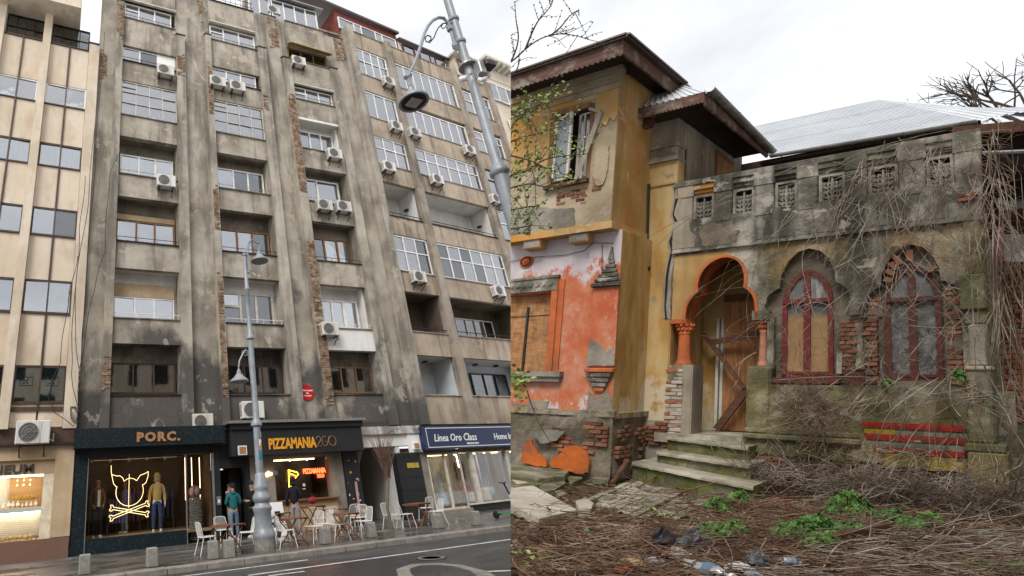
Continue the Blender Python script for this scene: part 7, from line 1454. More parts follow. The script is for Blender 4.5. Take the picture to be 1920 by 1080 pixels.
# ---- roofs
def corr(p00, p10, p11, p01, n, amp, name, mat, par=None, nv=6, clip=0, thick=0):
    """Ribbed metal sheet between two edges: u runs along the eave, v up the slope."""
    A, B_, C_, D_ = [np.array(p, float) for p in (p00, p10, p11, p01)]; nm = np.cross(B_ - A, D_ - A); nm /= np.linalg.norm(nm); m = MB(); V = []; prof = [(0, 0), (.5, 0), (.62, 1), (.88, 1)]
    us = [(i + a) / n for i in range(n) for a, _ in prof] + [1.0]; hs_ = [h for i in range(n) for _, h in prof] + [0]
    for j in range(nv + 1):
        v = j / nv
        for u, h in zip(us, hs_): V.append(tuple((A * (1 - u) + B_ * u) * (1 - v) + (D_ * (1 - u) + C_ * u) * v + nm * h * amp))
    k = len(us); m.add(V, [(j * k + i, j * k + i + 1, (j + 1) * k + i + 1, (j + 1) * k + i) for j in range(nv) for i in range(k - 1)]); return H_(m, name, mat, clip, par=par)
def scallop(a, c, zt, zb, n, y0, th, along='x', tooth=.03):
    P_ = [(a, zt), (c, zt), (c, zb)]
    for i in range(n, -1, -1):
        x = a + (c - a) * i / n; P_.append((x, zb)); 
        if i: P_ += [(x - (c - a) / n * .3, zb - tooth), (x - (c - a) / n * .7, zb - tooth)]
    m = MB()
    if along == 'x': m.plate(P_, [], y0, y0 + th)
    else:
        q = MB(); q.plate(P_, [], y0, y0 + th); m.add([(v[1], v[0], v[2]) for v in q.v], q.f)
    return m
YE, XE = 8.9, -3.453
RFW = MB(); RFW.hexa([(-8, YE - .06, 6.80), (XE + .06, YE - .06, 6.80), (XE + .06, YE - .06, 6.80), (-8, YE - .06, 6.80), (-8, YE - .06, 6.85), (XE + .06, YE - .06, 6.85), (XE + .06, YE - .06, 6.85), (-8, YE - .06, 6.85)])
m = MB(); e0 = (XE + .07, YE - .07, 6.80); rdg = (-6.2, 12.4, 7.25); back = (XE + .07, 14, 6.8); rl = (-9, 12.4, 7.25); e1 = (-9, YE - .07, 6.8)
up = lambda p, d=.06: (p[0], p[1], p[2] + d)
m.add([e1, e0, rdg, rl, up(e1), up(e0), up(rdg), up(rl)], [(0, 1, 2, 3), (4, 5, 6, 7), (0, 1, 5, 4), (1, 2, 6, 5), (2, 3, 7, 6)]); m.add([e0, back, rdg, up(e0), up(back), up(rdg)], [(0, 1, 2), (3, 4, 5), (0, 1, 4, 3)])
H_(m, 'wing_roof', M['bronze'], 1)
for i in range(46):
    x = XE + .06 - i * .1; m = MB(); m.hexa([(x - .095, YE - .1, 6.835), (x, YE - .1, 6.835), (x, YE + .3, 6.9), (x - .095, YE + .3, 6.9), (x - .095, YE - .1, 6.865), (x, YE - .1, 6.865), (x, YE + .3, 6.93), (x - .095, YE + .3, 6.93)])
    if FR((x - .09, YE, 6.9)).dot(_cn) - Vector(CAM).dot(_cn) > -.3: H_(m, 'roof_tile', M['bronze'], 1)
for i in range(28):
    y = YE - .06 + i * .085; m = MB(); m.hexa([(XE - .18, y, 6.86), (XE + .1, y, 6.83), (XE + .1, y + .08, 6.83), (XE - .18, y + .08, 6.86), (XE - .18, y, 6.89), (XE + .1, y, 6.86), (XE + .1, y + .08, 6.86), (XE - .18, y + .08, 6.89)]); H_(m, 'roof_tile', M['bronze'])
H_(scallop(-8, XE, 6.8, 6.57, 64, YE, .03), 'scalloped_fascia', M['fasciawood'], 1); H_(scallop(YE + .03, 11.2, 6.8, 6.58, 24, XE - .03, .03, 'y', .012), 'scalloped_fascia', M['fasciawood'])
for i in range(9):
    m = MB(); y = YE + .04 + i * .28; m.box(-8, XE - .035, y, y + .27, 6.72, 6.745); H_(m, 'soffit_board', M['soffitwood'], 1)
# small zinc hip over the recess
A_, B_, T_ = (-4.0, 10.4, 6.24), (-2.89, 10.4, 6.2), tuple(rY(1270, 158, 11.35))
corr(A_, B_, T_, (-4.0, 11.35, T_[2] + .02), 13, .02, 'zinc_roof', M['zinc']); corr(B_, (-2.89, 13.95, 6.12), (-3.75, 13.95, T_[2] + .5), T_, 26, .02, 'zinc_roof', M['zinc'])
H_(scallop(-4.0, -2.9, 6.22, 6.06, 22, 10.4, .03), 'scalloped_fascia', M['fasciawood']); H_(scallop(10.43, 13.9, 6.2, 6.0, 40, -2.92, .03, 'y'), 'scalloped_fascia', M['fasciawood'])
for i in range(12):
    m = MB(); y = 10.44 + i * .29; m.box(-3.9, -2.93, y, y + .28, 6.1 - .0, 6.12); H_(m, 'soffit_board', M['soffitwood'])
for y in (): m = MB(); m.bar((-3.39, y + .3, 5.75), (-2.95, y, 6.08), .05, .05); H_(m, 'eave_brace', M['soffitwood'])
def gutter(a, c, r=.06, n=5, name='gutter'):
    a, c = Vector(a), Vector(c)
    m = MB(); V = []; t = (c - a).normalized(); s = t.cross(Vector((0, 0, 1))).normalized(); K = 9
    for p in (a, c):
        for k in range(K): th = math.pi + math.pi * k / (K - 1); V.append(p + s * r * math.cos(th) + Vector((0, 0, r * math.sin(th))))
    m.add(V, [(k, k + 1, K + k + 1, K + k) for k in range(K - 1)])
    for k in range(n): p = a.lerp(c, (k + .5) / n); m.tube([p + s * r * 1.08 * math.cos(th) + Vector((0, 0, r * 1.08 * math.sin(th))) for th in np.linspace(math.pi, 2 * math.pi, 8)], .008, 4)
    return H_(m, name, M['gutter'])
gutter((-2.83, 10.35, 6.24), (-2.83, 13.9, 6.1), .065, 7); gutter((-2.85, 13.85, 6.0), (-.42, 13.85, 5.92), .06, 8)
m = MB(); m.box(-3.40, -3.38, 11.4, 14.4, 4.2, 6.4); H_(m, 'setback_wall', M['greywall'])
m = MB(); m.box(-3.381, -3.36, 12.85, 13.75, 5.0, 5.92); H_(m, 'boarded_window', M['osb']); m = MB(); m.box(-3.382, -3.35, 12.78, 12.85, 5.0, 5.98); m.box(-3.382, -3.35, 12.85, 13.8, 5.92, 5.98); H_(m, 'window_casing', M['woodwin'])
# main zinc roof
YM, ZM = 13.95, 6.02; AP = (-1.67, 16.0, 7.46); nsh = 9; e0, e1 = np.array((-2.9, YM, ZM)), np.array((-.42, YM, ZM - .07)); r0, r1 = np.array((-5.2, 16.0, 7.46)), np.array(AP)
for i in range(nsh):
    t0_, t1_ = i / nsh, (i + 1) / nsh - .002
    a, c = e0 + (e1 - e0) * t0_, e0 + (e1 - e0) * t1_; d, e = (np.array((-4.2, 16, 7.46)) + (r1 - np.array((-4.2, 16, 7.46))) * t for t in (t0_, t1_)); corr(a, c, e, d, 7, .022, 'roof_sheet', M['zinc'], nv=5)
hp = np.array(rY(1935, 217, 14.3)); ep = np.array((.6, 13.9, ZM - .1))
corr(e1, ep, hp, AP, 10, .022, 'roof_sheet', M['zinc'], nv=5)
m = MB(); m.tube([tuple(np.array((-4.25, 16, 7.48))), AP, tuple(hp)], .035, 6); H_(m, 'ridge_cap', M['zinc'])
for t in (.35, .68):
    m = MB(); a = e0 * (1 - t) + np.array((-4.2, 16, 7.46)) * t; c = e1 * (1 - t) + r1 * t; m.bar(tuple(a + np.array((0, -.02, .03))), tuple(c + np.array((0, -.02, .03))), .004, .004); H_(m, 'sheet_lap', M['gutter'])
m = MB(); m.box(-3.9, -.4, 14.35, 14.6, 4.0, 6.08); H_(m, 'main_wall', plain('dark_red_brown_wall', (.075, .035, .03), .9, .4, 3)); m = MB(); m.box(-3.0, -.42, 13.9, 14.2, 5.86, 5.9); H_(m, 'main_soffit', M['soffitwood'])
# ---- entrance steps
def step(front_l, front_r, d, th, name):
    (pxl, pyl, yl), (pxr, pyr, yr) = front_l, front_r; a, c = rY(pxl, pyl, yl), rY(pxr, pyr, yr); bk = np.array([0.0, d, 0.0]); rg = random.Random(name)
    N = 22; m = MB(); top = []
    for i in range(N + 1): t = i / N; p = a * (1 - t) + c * t; top.append(p + np.array((0, rg.uniform(-.012, .012), rg.uniform(-.004, .004))))
    V = []; 
    for p in top: V += [tuple(p + np.array((0, .012, 0))), tuple(p + np.array((0, 0, -.025))), tuple(p + np.array((0, .0, -.05))), tuple(p + np.array((0, .05, -.075))), tuple(p + np.array((0, .05, -th))), tuple(p + bk)]
    F = []
    for i in range(N):
        o = 6 * i; F += [(o, o + 6, o + 11, o + 5)]; m.mi_t = 0
    m.add(V, F); m.m = 0
    F2 = [];
    for i in range(N):
        o = 6 * i; F2 += [(o, o + 1, o + 7, o + 6), (o + 1, o + 2, o + 8, o + 7)]
    m.add(V, F2); m.m = 1; F3 = []
    for i in range(N):
        o = 6 * i; F3 += [(o + 2, o + 3, o + 9, o + 8), (o + 3, o + 4, o + 10, o + 9)]
    F3 += [(0, 5, 4, 3, 2, 1), (6 * N, 6 * N + 1, 6 * N + 2, 6 * N + 3, 6 * N + 4, 6 * N + 5)]
    m.add(V, F3); return H_(m, 'entrance_step', [M['steptone'], M['stepriser']])
step((1250, 818, 10.75), (1402, 838, 10.45), .9, .2, 3); step((1230, 846, 10.45), (1405, 872, 10.05), .9, .2, 2); step((1185, 866, 10.15), (1412, 912, 9.6), .9, .28, 1)
# ---- right background: lean-to roofs, brick shed
SH = thing('brick_shed', (.2, 16, 0), 'old brick shed with an arched boarded opening behind the right end of the porch', 'shed', F=FR)
m = MB(); m.box(-.6, 2.5, 16, 16.3, -.5, 3.7); m.obj('wall', M['mortar'], SH, FR)
n = 0
for r in range(30):
    for k in range(6):
        x = -.36 + k * .1 - (.05 if r % 2 else 0); z = .9 + r * .09
        if x > .3 or (z < 2.15 and x > -.16): continue
        m = MB(); m.bbox(x + .005, x + .095, 15.97 - random.uniform(0, .03), 16.02, z, z + .078, .006); m.obj('brick', M['brick'], SH, FR); n += 1
m = MB(); m.plate([(-.17, .9), (.4, .9), (.4, 2.4), (-.02, 2.35), (-.12, 2.2), (-.17, 1.9)], [], 15.93, 15.97); m.obj('orange_board', M['ply'], SH, FR)
m = MB(); p = [rY(1870, 395, 15.5), rY(1990, 380, 15.5), rY(1990, 360, 16), rY(1885, 372, 16)]
corr_ = corr; 
SR = thing('lean_to_roof', tuple(rY(1900, 380, 15.5)), 'rusty edged zinc lean-to roof right of the vine covered corner', 'roof', F=FR)
m = MB(); m.add([L_(1872, 395, 15.2), L_(1990, 388, 15.2), L_(1990, 355, 17), L_(1885, 372, 17)], [(0, 1, 2, 3)]); m.obj('zinc_sheet', M['zinc'], SR, FR); m = MB(); m.bar(L_(1870, 402, 15.2), L_(1990, 392, 15.2), .06, .14); m.obj('edge_beam', M['beam'], SR, FR)
for i in range(9):
    a, c = L_(1886 + i * 9, 440, 15.6), L_(1889 + i * 9, 492, 15.3); m = MB(); m.bar(a, c, .02, .055, up=(1, 0, 0)); m.obj('wall_sheet', M['zinc'], SR, FR)
m = MB(); m.bar(L_(1880, 494, 15.25), L_(1990, 492, 15.25), .05, .05); m.obj('edge_beam', M['beam'], SR, FR)
EV = thing('veranda_roof', L_(1850, 250, 13.2), 'dark timber veranda eave with a metal pipe at the upper right', 'roof', F=FR)
m = MB(); m.bar(L_(1788, 247, 13.2), L_(1990, 230, 12.0), .05, .16); m.obj('edge_beam', M['beam'], EV, FR); m = MB(); m.add([L_(1788, 252, 13.2), L_(1990, 238, 12.0), L_(1990, 360, 16.5), L_(1850, 350, 16.5)], [(0, 1, 2, 3)]); m.obj('soffit', M['soffitwood'], EV, FR)
m = MB(); m.tube([L_(1838, 287, 12.2), L_(1990, 281, 11.6)], .028, 8); m.obj('metal_pipe', M['steel'], EV, FR)
m = MB(); m.box(-.75, 2, 16.5, 16.6, 3.4, 5.5); m.obj('dark_wall', M['soffitwood'], EV, FR)
CL = MB(); V = []; n = 10
for i in range(n + 1):
    for j in range(5): p = rY(1865 + 18 * j / 4 + 4 * math.sin(i * 1.1 + j), 425 + 65 * i / n, 12.0 + .05 * math.sin(j * 2 + i)); V.append(tuple(p))
CL.add(V, [(i * 5 + j, i * 5 + j + 1, i * 5 + 6 + j, i * 5 + 5 + j) for i in range(n) for j in range(4)]); tag(CL.obj('hanging_cloth', plain('faded_magenta_cloth', (.36, .09, .19), .9, .4, 9), F=FR, base=L_(1872, 425, 12)), 'faded magenta rag caught in the vines at the right', 'cloth')
# ================================================================== yard ground
m = MB(); V = []; gx, gy = 150, 150; X0, X1, Y0, Y1 = -8.0, 3.0, 2.6, 15.5
def gz_(x, y): return .05 * mnoise.noise(Vector((x * 1.3, y * 1.1, 3))) + .035 * mnoise.noise(Vector((x * 5, y * 5, 1))) - .02 - (.10 if y > 11.3 else 0)
for j in range(gy + 1):
    for i in range(gx + 1): x = X0 + (X1 - X0) * i / gx; y = Y0 + (Y1 - Y0) * j / gy; V.append((x, y, gz_(x, y)))
W_ = gx + 1; m.add(V, [(j * W_ + i, j * W_ + i + 1, (j + 1) * W_ + i + 1, (j + 1) * W_ + i) for j in range(gy) for i in range(gx)])
yard = m.obj('yard_ground', M['soil'], F=FR, base=(-1.5, 8, 0), clip=1, smooth=True); tag(yard, kind='structure')
bm = bmesh.new(); bm.from_mesh(yard.data); ed = [e for e in bm.edges if e.is_boundary]; r = bmesh.ops.extrude_edge_only(bm, edges=ed); bmesh.ops.translate(bm, vec=(0, 0, -2.2), verts=[v for v in r['geom'] if isinstance(v, bmesh.types.BMVert)]); bm.to_mesh(yard.data); bm.free()

# ---- thin stems, built many at a time
FRO = CAM - WR @ np.array([0, 0, HR])
def stems(paths, rad, name, mat, base, n=3, cull=True):
    P_ = np.asarray(paths, float); N, K, _ = P_.shape; Wp = P_ @ WR.T + FRO
    if cull:
        d = (Wp - CAM) @ np.array(_cn); ok = d.min(axis=1) > .01; P_, Wp = P_[ok], Wp[ok]; rad = np.broadcast_to(rad, (N, K))[ok]; N = len(P_)
    rad = np.broadcast_to(rad, (N, K))
    T = np.gradient(Wp, axis=1); T /= np.linalg.norm(T, axis=2, keepdims=True) + 1e-9
    ref = np.where(np.abs(T[..., 2:3]) > .9, np.array([1., 0, 0]), np.array([0, 0, 1.])); A = np.cross(T, ref); A /= np.linalg.norm(A, axis=2, keepdims=True) + 1e-9; B_ = np.cross(T, A)
    ang = np.arange(n) * 2 * np.pi / n
    V = Wp[:, :, None, :] + rad[:, :, None, None] * (A[:, :, None, :] * np.cos(ang)[None, None, :, None] + B_[:, :, None, :] * np.sin(ang)[None, None, :, None])
    b = np.array(FR(base)); V = (V - b).reshape(-1, 3); loc = np.repeat(P_[:, :, None, :], n, axis=2).reshape(-1, 3)
    i = np.arange(N)[:, None, None] * K * n; k = np.arange(K - 1)[None, :, None] * n; j = np.arange(n)[None, None, :]; j2 = (j + 1) % n
    F = np.stack([i + k + j, i + k + j2, i + k + n + j2, i + k + n + j], axis=-1).reshape(-1, 4)
    me = bpy.data.meshes.new(name); me.vertices.add(len(V)); me.vertices.foreach_set('co', V.astype(np.float32).ravel()); me.loops.add(F.size); me.loops.foreach_set('vertex_index', F.astype(np.int32).ravel()); me.polygons.add(len(F)); me.polygons.foreach_set('loop_start', np.arange(0, F.size, 4, dtype=np.int32)); me.update(calc_edges=True)
    at = me.attributes.new('loc', 'FLOAT_VECTOR', 'POINT'); at.data.foreach_set('vector', loc.astype(np.float32).ravel()); me.materials.append(mat); me.polygons.foreach_set('use_smooth', [True] * len(F))
    o = bpy.data.objects.new(name, me); COL.objects.link(o); o.location = b; return o
G = np.random.default_rng(5)
def walk(start, dirs, L, K, wig, pull=(0, 0, 0), floor=None):
    """Wandering curves: start (N,3), initial directions (N,3), lengths (N,)."""
    N = len(start); p = np.array(start, float); d = np.array(dirs, float); d /= np.linalg.norm(d, axis=1, keepdims=True) + 1e-9; out = [p.copy()]; st = (np.asarray(L) / (K - 1))[:, None]; bend = G.normal(0, wig, (N, 3))
    for k in range(K - 1):
        bend = bend * .75 + G.normal(0, wig, (N, 3)) * .6; d = d + bend + np.array(pull); d /= np.linalg.norm(d, axis=1, keepdims=True) + 1e-9; p = p + d * st
        if floor is not None: p[:, 2] = np.maximum(p[:, 2], floor)
        out.append(p.copy())
    return np.stack(out, 1)
# bramble litter on the ground
N = 9500; s = np.stack([G.uniform(-4.6, .7, N), G.uniform(4.3, 10.9, N), G.uniform(.0, .05, N)], 1)
dens = np.array([mnoise.noise(Vector((p[0] * 1.1, p[1] * .9, 6))) for p in s]); tilezone = (s[:, 0] < -2.2) & (s[:, 1] > 7.2); keep = ((dens > -.28) | (G.random(N) < .45)) & (~tilezone | (G.random(N) < .16)); s = s[keep]; N = len(s)
a = np.where(G.random(N) < .6, G.normal(.35, .55, N), G.uniform(0, 6.28, N)); d = np.stack([np.cos(a), np.sin(a) * 1.2, G.uniform(-.05, .12, N)], 1)
pt = walk(s, d, G.uniform(.2, .85, N), 6, .13, (0, 0, -.04), .0); pt[:, :, 2] = np.minimum(pt[:, :, 2], .13) + .01
tag(stems(pt, (G.uniform(.002, .0058, N)[:, None] * np.linspace(1.0, .6, 6)[None]), 'bramble_litter', M['twig'], (-1.5, 7.5, 0)), 'brown carpet of dead bramble stems over the yard', 'dead brambles', kind='stuff')
N = 650; s = np.stack([G.uniform(-1.5, .6, N), G.uniform(5.2, 9.8, N), G.uniform(.02, .08, N)], 1); a = G.normal(.3, .6, N); d = np.stack([np.cos(a), np.sin(a), G.uniform(.02, .2, N)], 1)
tag(stems(walk(s, d, G.uniform(.4, 1.2, N), 8, .09, (0, 0, -.06), .02), G.uniform(.0028, .0055, N)[:, None] * np.ones(8), 'straw_stems', M['vine'], (-1, 7.5, 0)), 'paler bent dry stems lying over the right of the yard', 'dead stems', kind='stuff')
# fallen leaves and bark flakes between the stems, and a few thicker canes
m = MB(); rg = random.Random(21)
for k in range(5200):
    x, y = rg.uniform(-4.2, .5), rg.uniform(4.5, 10.6); z = gz_(x, y) + rg.uniform(.015, .05); a = rg.uniform(0, 6.28); s_ = rg.uniform(.012, .042); c_, q_ = math.cos(a) * s_, math.sin(a) * s_; t_ = rg.gauss(0, .35) * s_
    m.add([(x - c_, y - q_, z), (x - q_ * .5, y + c_ * .5, z + t_), (x + c_, y + q_, z + rg.gauss(0, .3) * s_), (x + q_ * .5, y - c_ * .5, z - t_ * .4)], [(0, 1, 2, 3)])
b = NB('dead_leaf'); n1 = b.noise(6, 6, .7); M['deadleaf'] = b.done(b.ramp(n1, [(.36, (.05, .03, .018)), (.5, (.15, .095, .055)), (.64, (.30, .22, .14))]), .9)
tag(m.obj('dead_leaves', M['deadleaf'], F=FR, base=(-1.5, 7.5, 0), clip=1), 'brown dead leaves and bark flakes between the bramble stems', 'dead leaves', kind='stuff')
N = 90; s = np.stack([G.uniform(-3.8, .5, N), G.uniform(5, 10.3, N), G.uniform(.03, .07, N)], 1); a = G.uniform(0, 6.28, N); d = np.stack([np.cos(a), np.sin(a), G.uniform(-.02, .06, N)], 1)
tag(stems(walk(s, d, G.uniform(.3, 1.1, N), 7, .07, (0, 0, -.02), .01), G.uniform(.007, .014, N)[:, None] * np.linspace(1, .6, 7)[None], 'thick_canes', M['vineb'], (-1.5, 7.5, 0), 5), 'thicker broken canes lying among the dead brambles', 'canes', kind='stuff')
# thicket along the foot of the porch
N = 1500; s = np.stack([G.uniform(-2.4, -.15, N), G.uniform(10.1, 10.85, N), G.uniform(.0, .38, N)], 1); a = G.uniform(0, 6.28, N); d = np.stack([np.cos(a) * .7, np.sin(a) * .4, G.uniform(.1, .9, N)], 1)
tag(stems(walk(s, d, G.uniform(.2, .75, N), 9, .22, (0, 0, -.12), .0), G.uniform(.0022, .0045, N)[:, None] * np.ones(9), 'bramble_thicket', M['vine'], (-1.3, 10.2, 0)), 'tangled leafless thicket along the foot of the porch wall', 'thicket', kind='stuff')
N = 330; s = np.stack([G.normal(-1.78, .12, N), G.uniform(10.45, 10.85, N), G.normal(1.15, .28, N)], 1); a = G.uniform(0, 6.28, N); d = np.stack([np.cos(a), np.sin(a) * .4, G.normal(-.2, .8, N)], 1)
tag(stems(walk(s, d, G.uniform(.15, .5, N), 8, .3, (0, 0, -.05)), G.uniform(.0018, .0032, N)[:, None] * np.ones(8), 'vine_tangle', M['twig'], (-1.78, 10.6, 1.0)), 'dense twiggy tangle hanging below the first red window', 'vines', kind='stuff')
# vines that hang over the parapet
N = 110; s = np.stack([G.uniform(-1.75, -.3, N) ** 1, G.uniform(10.85, 10.95, N), G.uniform(4.1, 4.95, N)], 1); s[:, 0] = -.3 - np.abs(G.normal(0, .6, N)).clip(0, 1.6); d = np.stack([G.normal(0, .5, N), G.uniform(-.2, .0, N), G.uniform(-1.1, .0, N)], 1)
pt = walk(s, d, G.uniform(.8, 4.0, N), 18, .15, (0, .01, -.11)); pt[:, :, 1] = np.clip(pt[:, :, 1], 10.75, 10.93); pt[:, :, 2] = np.minimum(pt[:, :, 2], 5.02 + .05 * np.sin(np.arange(18))[None]); pt[:, :, 0] = np.minimum(pt[:, :, 0], -.08)
tag(stems(pt, G.uniform(.002, .005, N)[:, None] * np.linspace(1, .45, 18)[None], 'hanging_vines', M['vine'], (-1, 10.9, 4.9), 4), 'grey leafless vines trailing from the parapet over the windows', 'vines', kind='stuff')
N = 60; s = np.stack([G.normal(-.24, .045, N), G.uniform(10.55, 11.2, N), G.uniform(2.5, 4.95, N)], 1); d = np.stack([G.normal(0, .12, N), G.normal(0, .08, N), -np.ones(N)], 1)
pw = walk(s, d, G.uniform(1.0, 3.8, N), 16, .10, (.0, 0, -.12), .02); pw[:, :, 1] = np.clip(pw[:, :, 1], 10.65, 11.2); pw[:, :, 0] = -.23 + (pw[:, :, 0] + .23).clip(-.2, .2)
tag(stems(pw, G.uniform(.002, .0048, N)[:, None] * np.linspace(1, .5, 16)[None], 'hanging_vines', M['vine'], (-.2, 10.9, 4.5), 4), 'thick brown bundle of vines hanging down the right corner of the porch', 'vines', kind='stuff')
N = 90; s = np.stack([G.normal(-.2, .09, N), G.uniform(10.6, 11.2, N), G.uniform(2.6, 4.9, N)], 1); a = G.uniform(0, 6.28, N); d = np.stack([np.cos(a) * .7, np.sin(a) * .2 - .05, G.normal(-.3, .5, N)], 1)
tag(stems(walk(s, d, G.uniform(.2, .6, N), 10, .18, (0, 0, -.07)), G.uniform(.0022, .0042, N)[:, None] * np.linspace(1, .4, 10)[None], 'vine_sprays', M['vineb'], (-.2, 10.9, 3.5)), 'loose brown vine sprays sticking out round the right corner', 'vines', kind='stuff')
N = 150; s = np.stack([G.uniform(-2.35, -.35, N), G.uniform(10.82, 10.93, N), G.uniform(1.1, 3.6, N)], 1); s[:, 0] = -.4 - (G.random(N) ** 1.3) * 1.95; a = G.uniform(0, 6.28, N); d = np.stack([np.cos(a), np.zeros(N) - .05, np.sin(a)], 1)
pt = walk(s, d, G.uniform(.4, 1.6, N), 14, .16, (0, 0, -.04)); pt[:, :, 1] = np.clip(pt[:, :, 1], 10.78, 10.95)
tag(stems(pt, G.uniform(.002, .0042, N)[:, None] * np.linspace(1, .5, 14)[None], 'creeping_vines', M['vine'], (-1.3, 10.9, 2)), 'thin grey vine loops creeping across the niches and red windows', 'vines', kind='stuff')
N = 45; s = np.stack([G.uniform(-1.3, -.3, N), G.uniform(10.75, 10.85, N), G.uniform(1.3, 1.8, N)], 1); d = np.stack([G.normal(-.2, .7, N), G.uniform(-.2, 0, N), G.normal(-.6, .5, N)], 1)
tag(stems(walk(s, d, G.uniform(.6, 1.7, N), 14, .1, (0, 0, -.08), .02), G.uniform(.003, .0065, N)[:, None] * np.linspace(1, .5, 14)[None], 'trailing_vines', M['vine'], (-.8, 10.8, 1.5), 4), 'pale vine canes trailing from the second window sill to the ground', 'vines', kind='stuff')

# ---- paving, stones, rubble, scraps of timber
TL = thing('paved_landing', tuple(rZ(1210, 935, .02)), 'sunken square of small old paving tiles in front of the entrance steps', 'paving', F=FR)
cA, cB, cC, cD = [rZ(px, py, .03) for px, py in ((1098, 936), (1196, 894), (1352, 922), (1238, 986))]
for i in range(13):
    for j in range(9):
        if (i > 9 and j < 2) or random.random() < .04: continue
        def q(u, v): return (cA * (1 - u) + cD * u) * (1 - v) + (cB * (1 - u) + cC * u) * v
        g = .0045; u0, u1, v0, v1 = i / 13 + g, (i + 1) / 13 - g, j / 9 + g, (j + 1) / 9 - g; z = random.uniform(-.008, .006) - (.03 if i > 8 else 0); K = [q(u0, v0), q(u1, v0), q(u1, v1), q(u0, v1)]
        m = MB(); tl = [random.uniform(-.004, .004) for _ in range(4)]; m.hexa([tuple(p + np.array((0, 0, -.05))) for p in K] + [tuple(p + np.array((0, 0, z + t))) for p, t in zip(K, tl)]); m.obj('tile', M['tile'], TL, FR)
def slabpx(pts, z0, z1, name, mat, label, cat, group=None, clip=1, sink=0.0):
    P_ = [rZ(px, py, z1) for px, py in pts]; c = sum(P_) / len(P_); m = MB(); k = len(P_); rg = random.Random(label)
    V = [(p[0], p[1], z0) for p in P_] + [(p[0] + rg.uniform(-.01, .01), p[1] + rg.uniform(-.01, .01), z1 - .008) for p in P_] + [(c[0] + (p[0] - c[0]) * .988, c[1] + (p[1] - c[1]) * .988, z1 + rg.uniform(-.008, .008)) for p in P_]
    F = [tuple(range(2 * k, 3 * k))] + [(i, (i + 1) % k, k + (i + 1) % k, k + i) for i in range(k)] + [(k + i, k + (i + 1) % k, 2 * k + (i + 1) % k, 2 * k + i) for i in range(k)]
    m.add(V, F); return tag(m.obj(name, mat, F=FR, base=(c[0], c[1], z0), clip=clip), label, cat, group)
slabpx([(930, 892), (968, 893), (1081, 955), (1010, 971), (930, 930)], .0, .1, 'stone_slab', M['slabstone'], 'pale broken stone slab lying at the left of the yard', 'stone slab')
slabpx([(1080, 938), (1098, 933), (1113, 942), (1108, 955), (1085, 953)], .0, .12, 'stone_block', M['slabstone'], 'small pale stone block at the left corner of the tiled landing', 'stone block')
for i, (pts, z1, lb) in enumerate((([(945, 868), (1000, 866), (1068, 880), (1060, 892), (1010, 898), (950, 890)], .16, 'large flat mossy stone against the plinth below the orange scraps'), ([(940, 890), (1005, 892), (1018, 906), (985, 918), (945, 912)], .1, 'flat mossy stone between the pale slab and the plinth'), ([(1005, 905), (1045, 898), (1062, 904), (1040, 918), (1018, 920)], .09, 'narrow broken stone right of the pale slab'), ([(1062, 893), (1085, 888), (1092, 898), (1070, 906)], .08, 'fist sized stone at the foot of the brick plinth'), ([(1038, 921), (1052, 918), (1062, 925), (1048, 931)], .06, 'small pale stone beside the tip of the pale slab'), ([(1108, 880), (1150, 886), (1140, 900), (1112, 898)], .1, 'dark rubble lump under the corner of the wing'))):
    slabpx(pts, -.02, z1, 'rubble_stone', M['rubble'], lb, 'stone')
def barpx(a, za, c, zc, w, h, name, mat, label, cat):
    pa_, pb_ = tuple(rZ(*a, za)), tuple(rZ(*c, zc)); m = MB(); m.bar(pa_, pb_, w, h); return tag(m.obj(name, mat, F=FR, base=pa_), label, cat)
m = MB(); pa_, pb_ = rZ(1147, 906, .03), rY(1178, 862, YL + .2); m.bar(tuple(pa_), tuple(pb_), .06, .03); tag(m.obj('timber_scrap', M['beam'], F=FR, base=tuple(pa_)), 'brown stick leaning on the plinth left of the steps', 'stick')
barpx((1558, 1012), .06, (1668, 988), .08, .05, .09, 'timber_scrap', M['beam'], 'dark half buried beam behind the green clumps at the centre of the yard', 'beam')
barpx((1735, 985), .06, (1850, 975), .05, .05, .07, 'timber_scrap', M['beam'], 'long dark beam lying before the right corner of the porch', 'beam')
m = MB(); pa_, pb_ = rZ(1622, 948, .05), rY(1598, 882, 10.75); m.bar(tuple(pa_), tuple(pb_), .07, .04); tag(m.obj('timber_scrap', M['beam'], F=FR, base=tuple(pa_)), 'brown stake leaning on the wall under the red striped moulding', 'stake')
barpx((1704, 960), .1, (1742, 975), .02, .1, .05, 'timber_scrap', M['redbrown'], 'red painted board splintered among stems at the right', 'board')
barpx((1722, 972), .03, (1762, 945), .16, .08, .04, 'timber_scrap', M['beam'], 'short dark board tipped up beside the red board', 'board')
barpx((1448, 942), .08, (1485, 940), .08, .06, .05, 'loose_brick', M['brick'], 'single orange brick lying on the brambles below the first window', 'brick')
barpx((1810, 940), .06, (1832, 934), .08, .12, .09, 'loose_brick', M['brick'], 'loose brick at the foot of the right corner pillar', 'brick')
barpx((1195, 905), .05, (1218, 916), .03, .06, .04, 'loose_brick', M['slabstone'], 'chip of pale stone on the far edge of the tiles', 'stone')

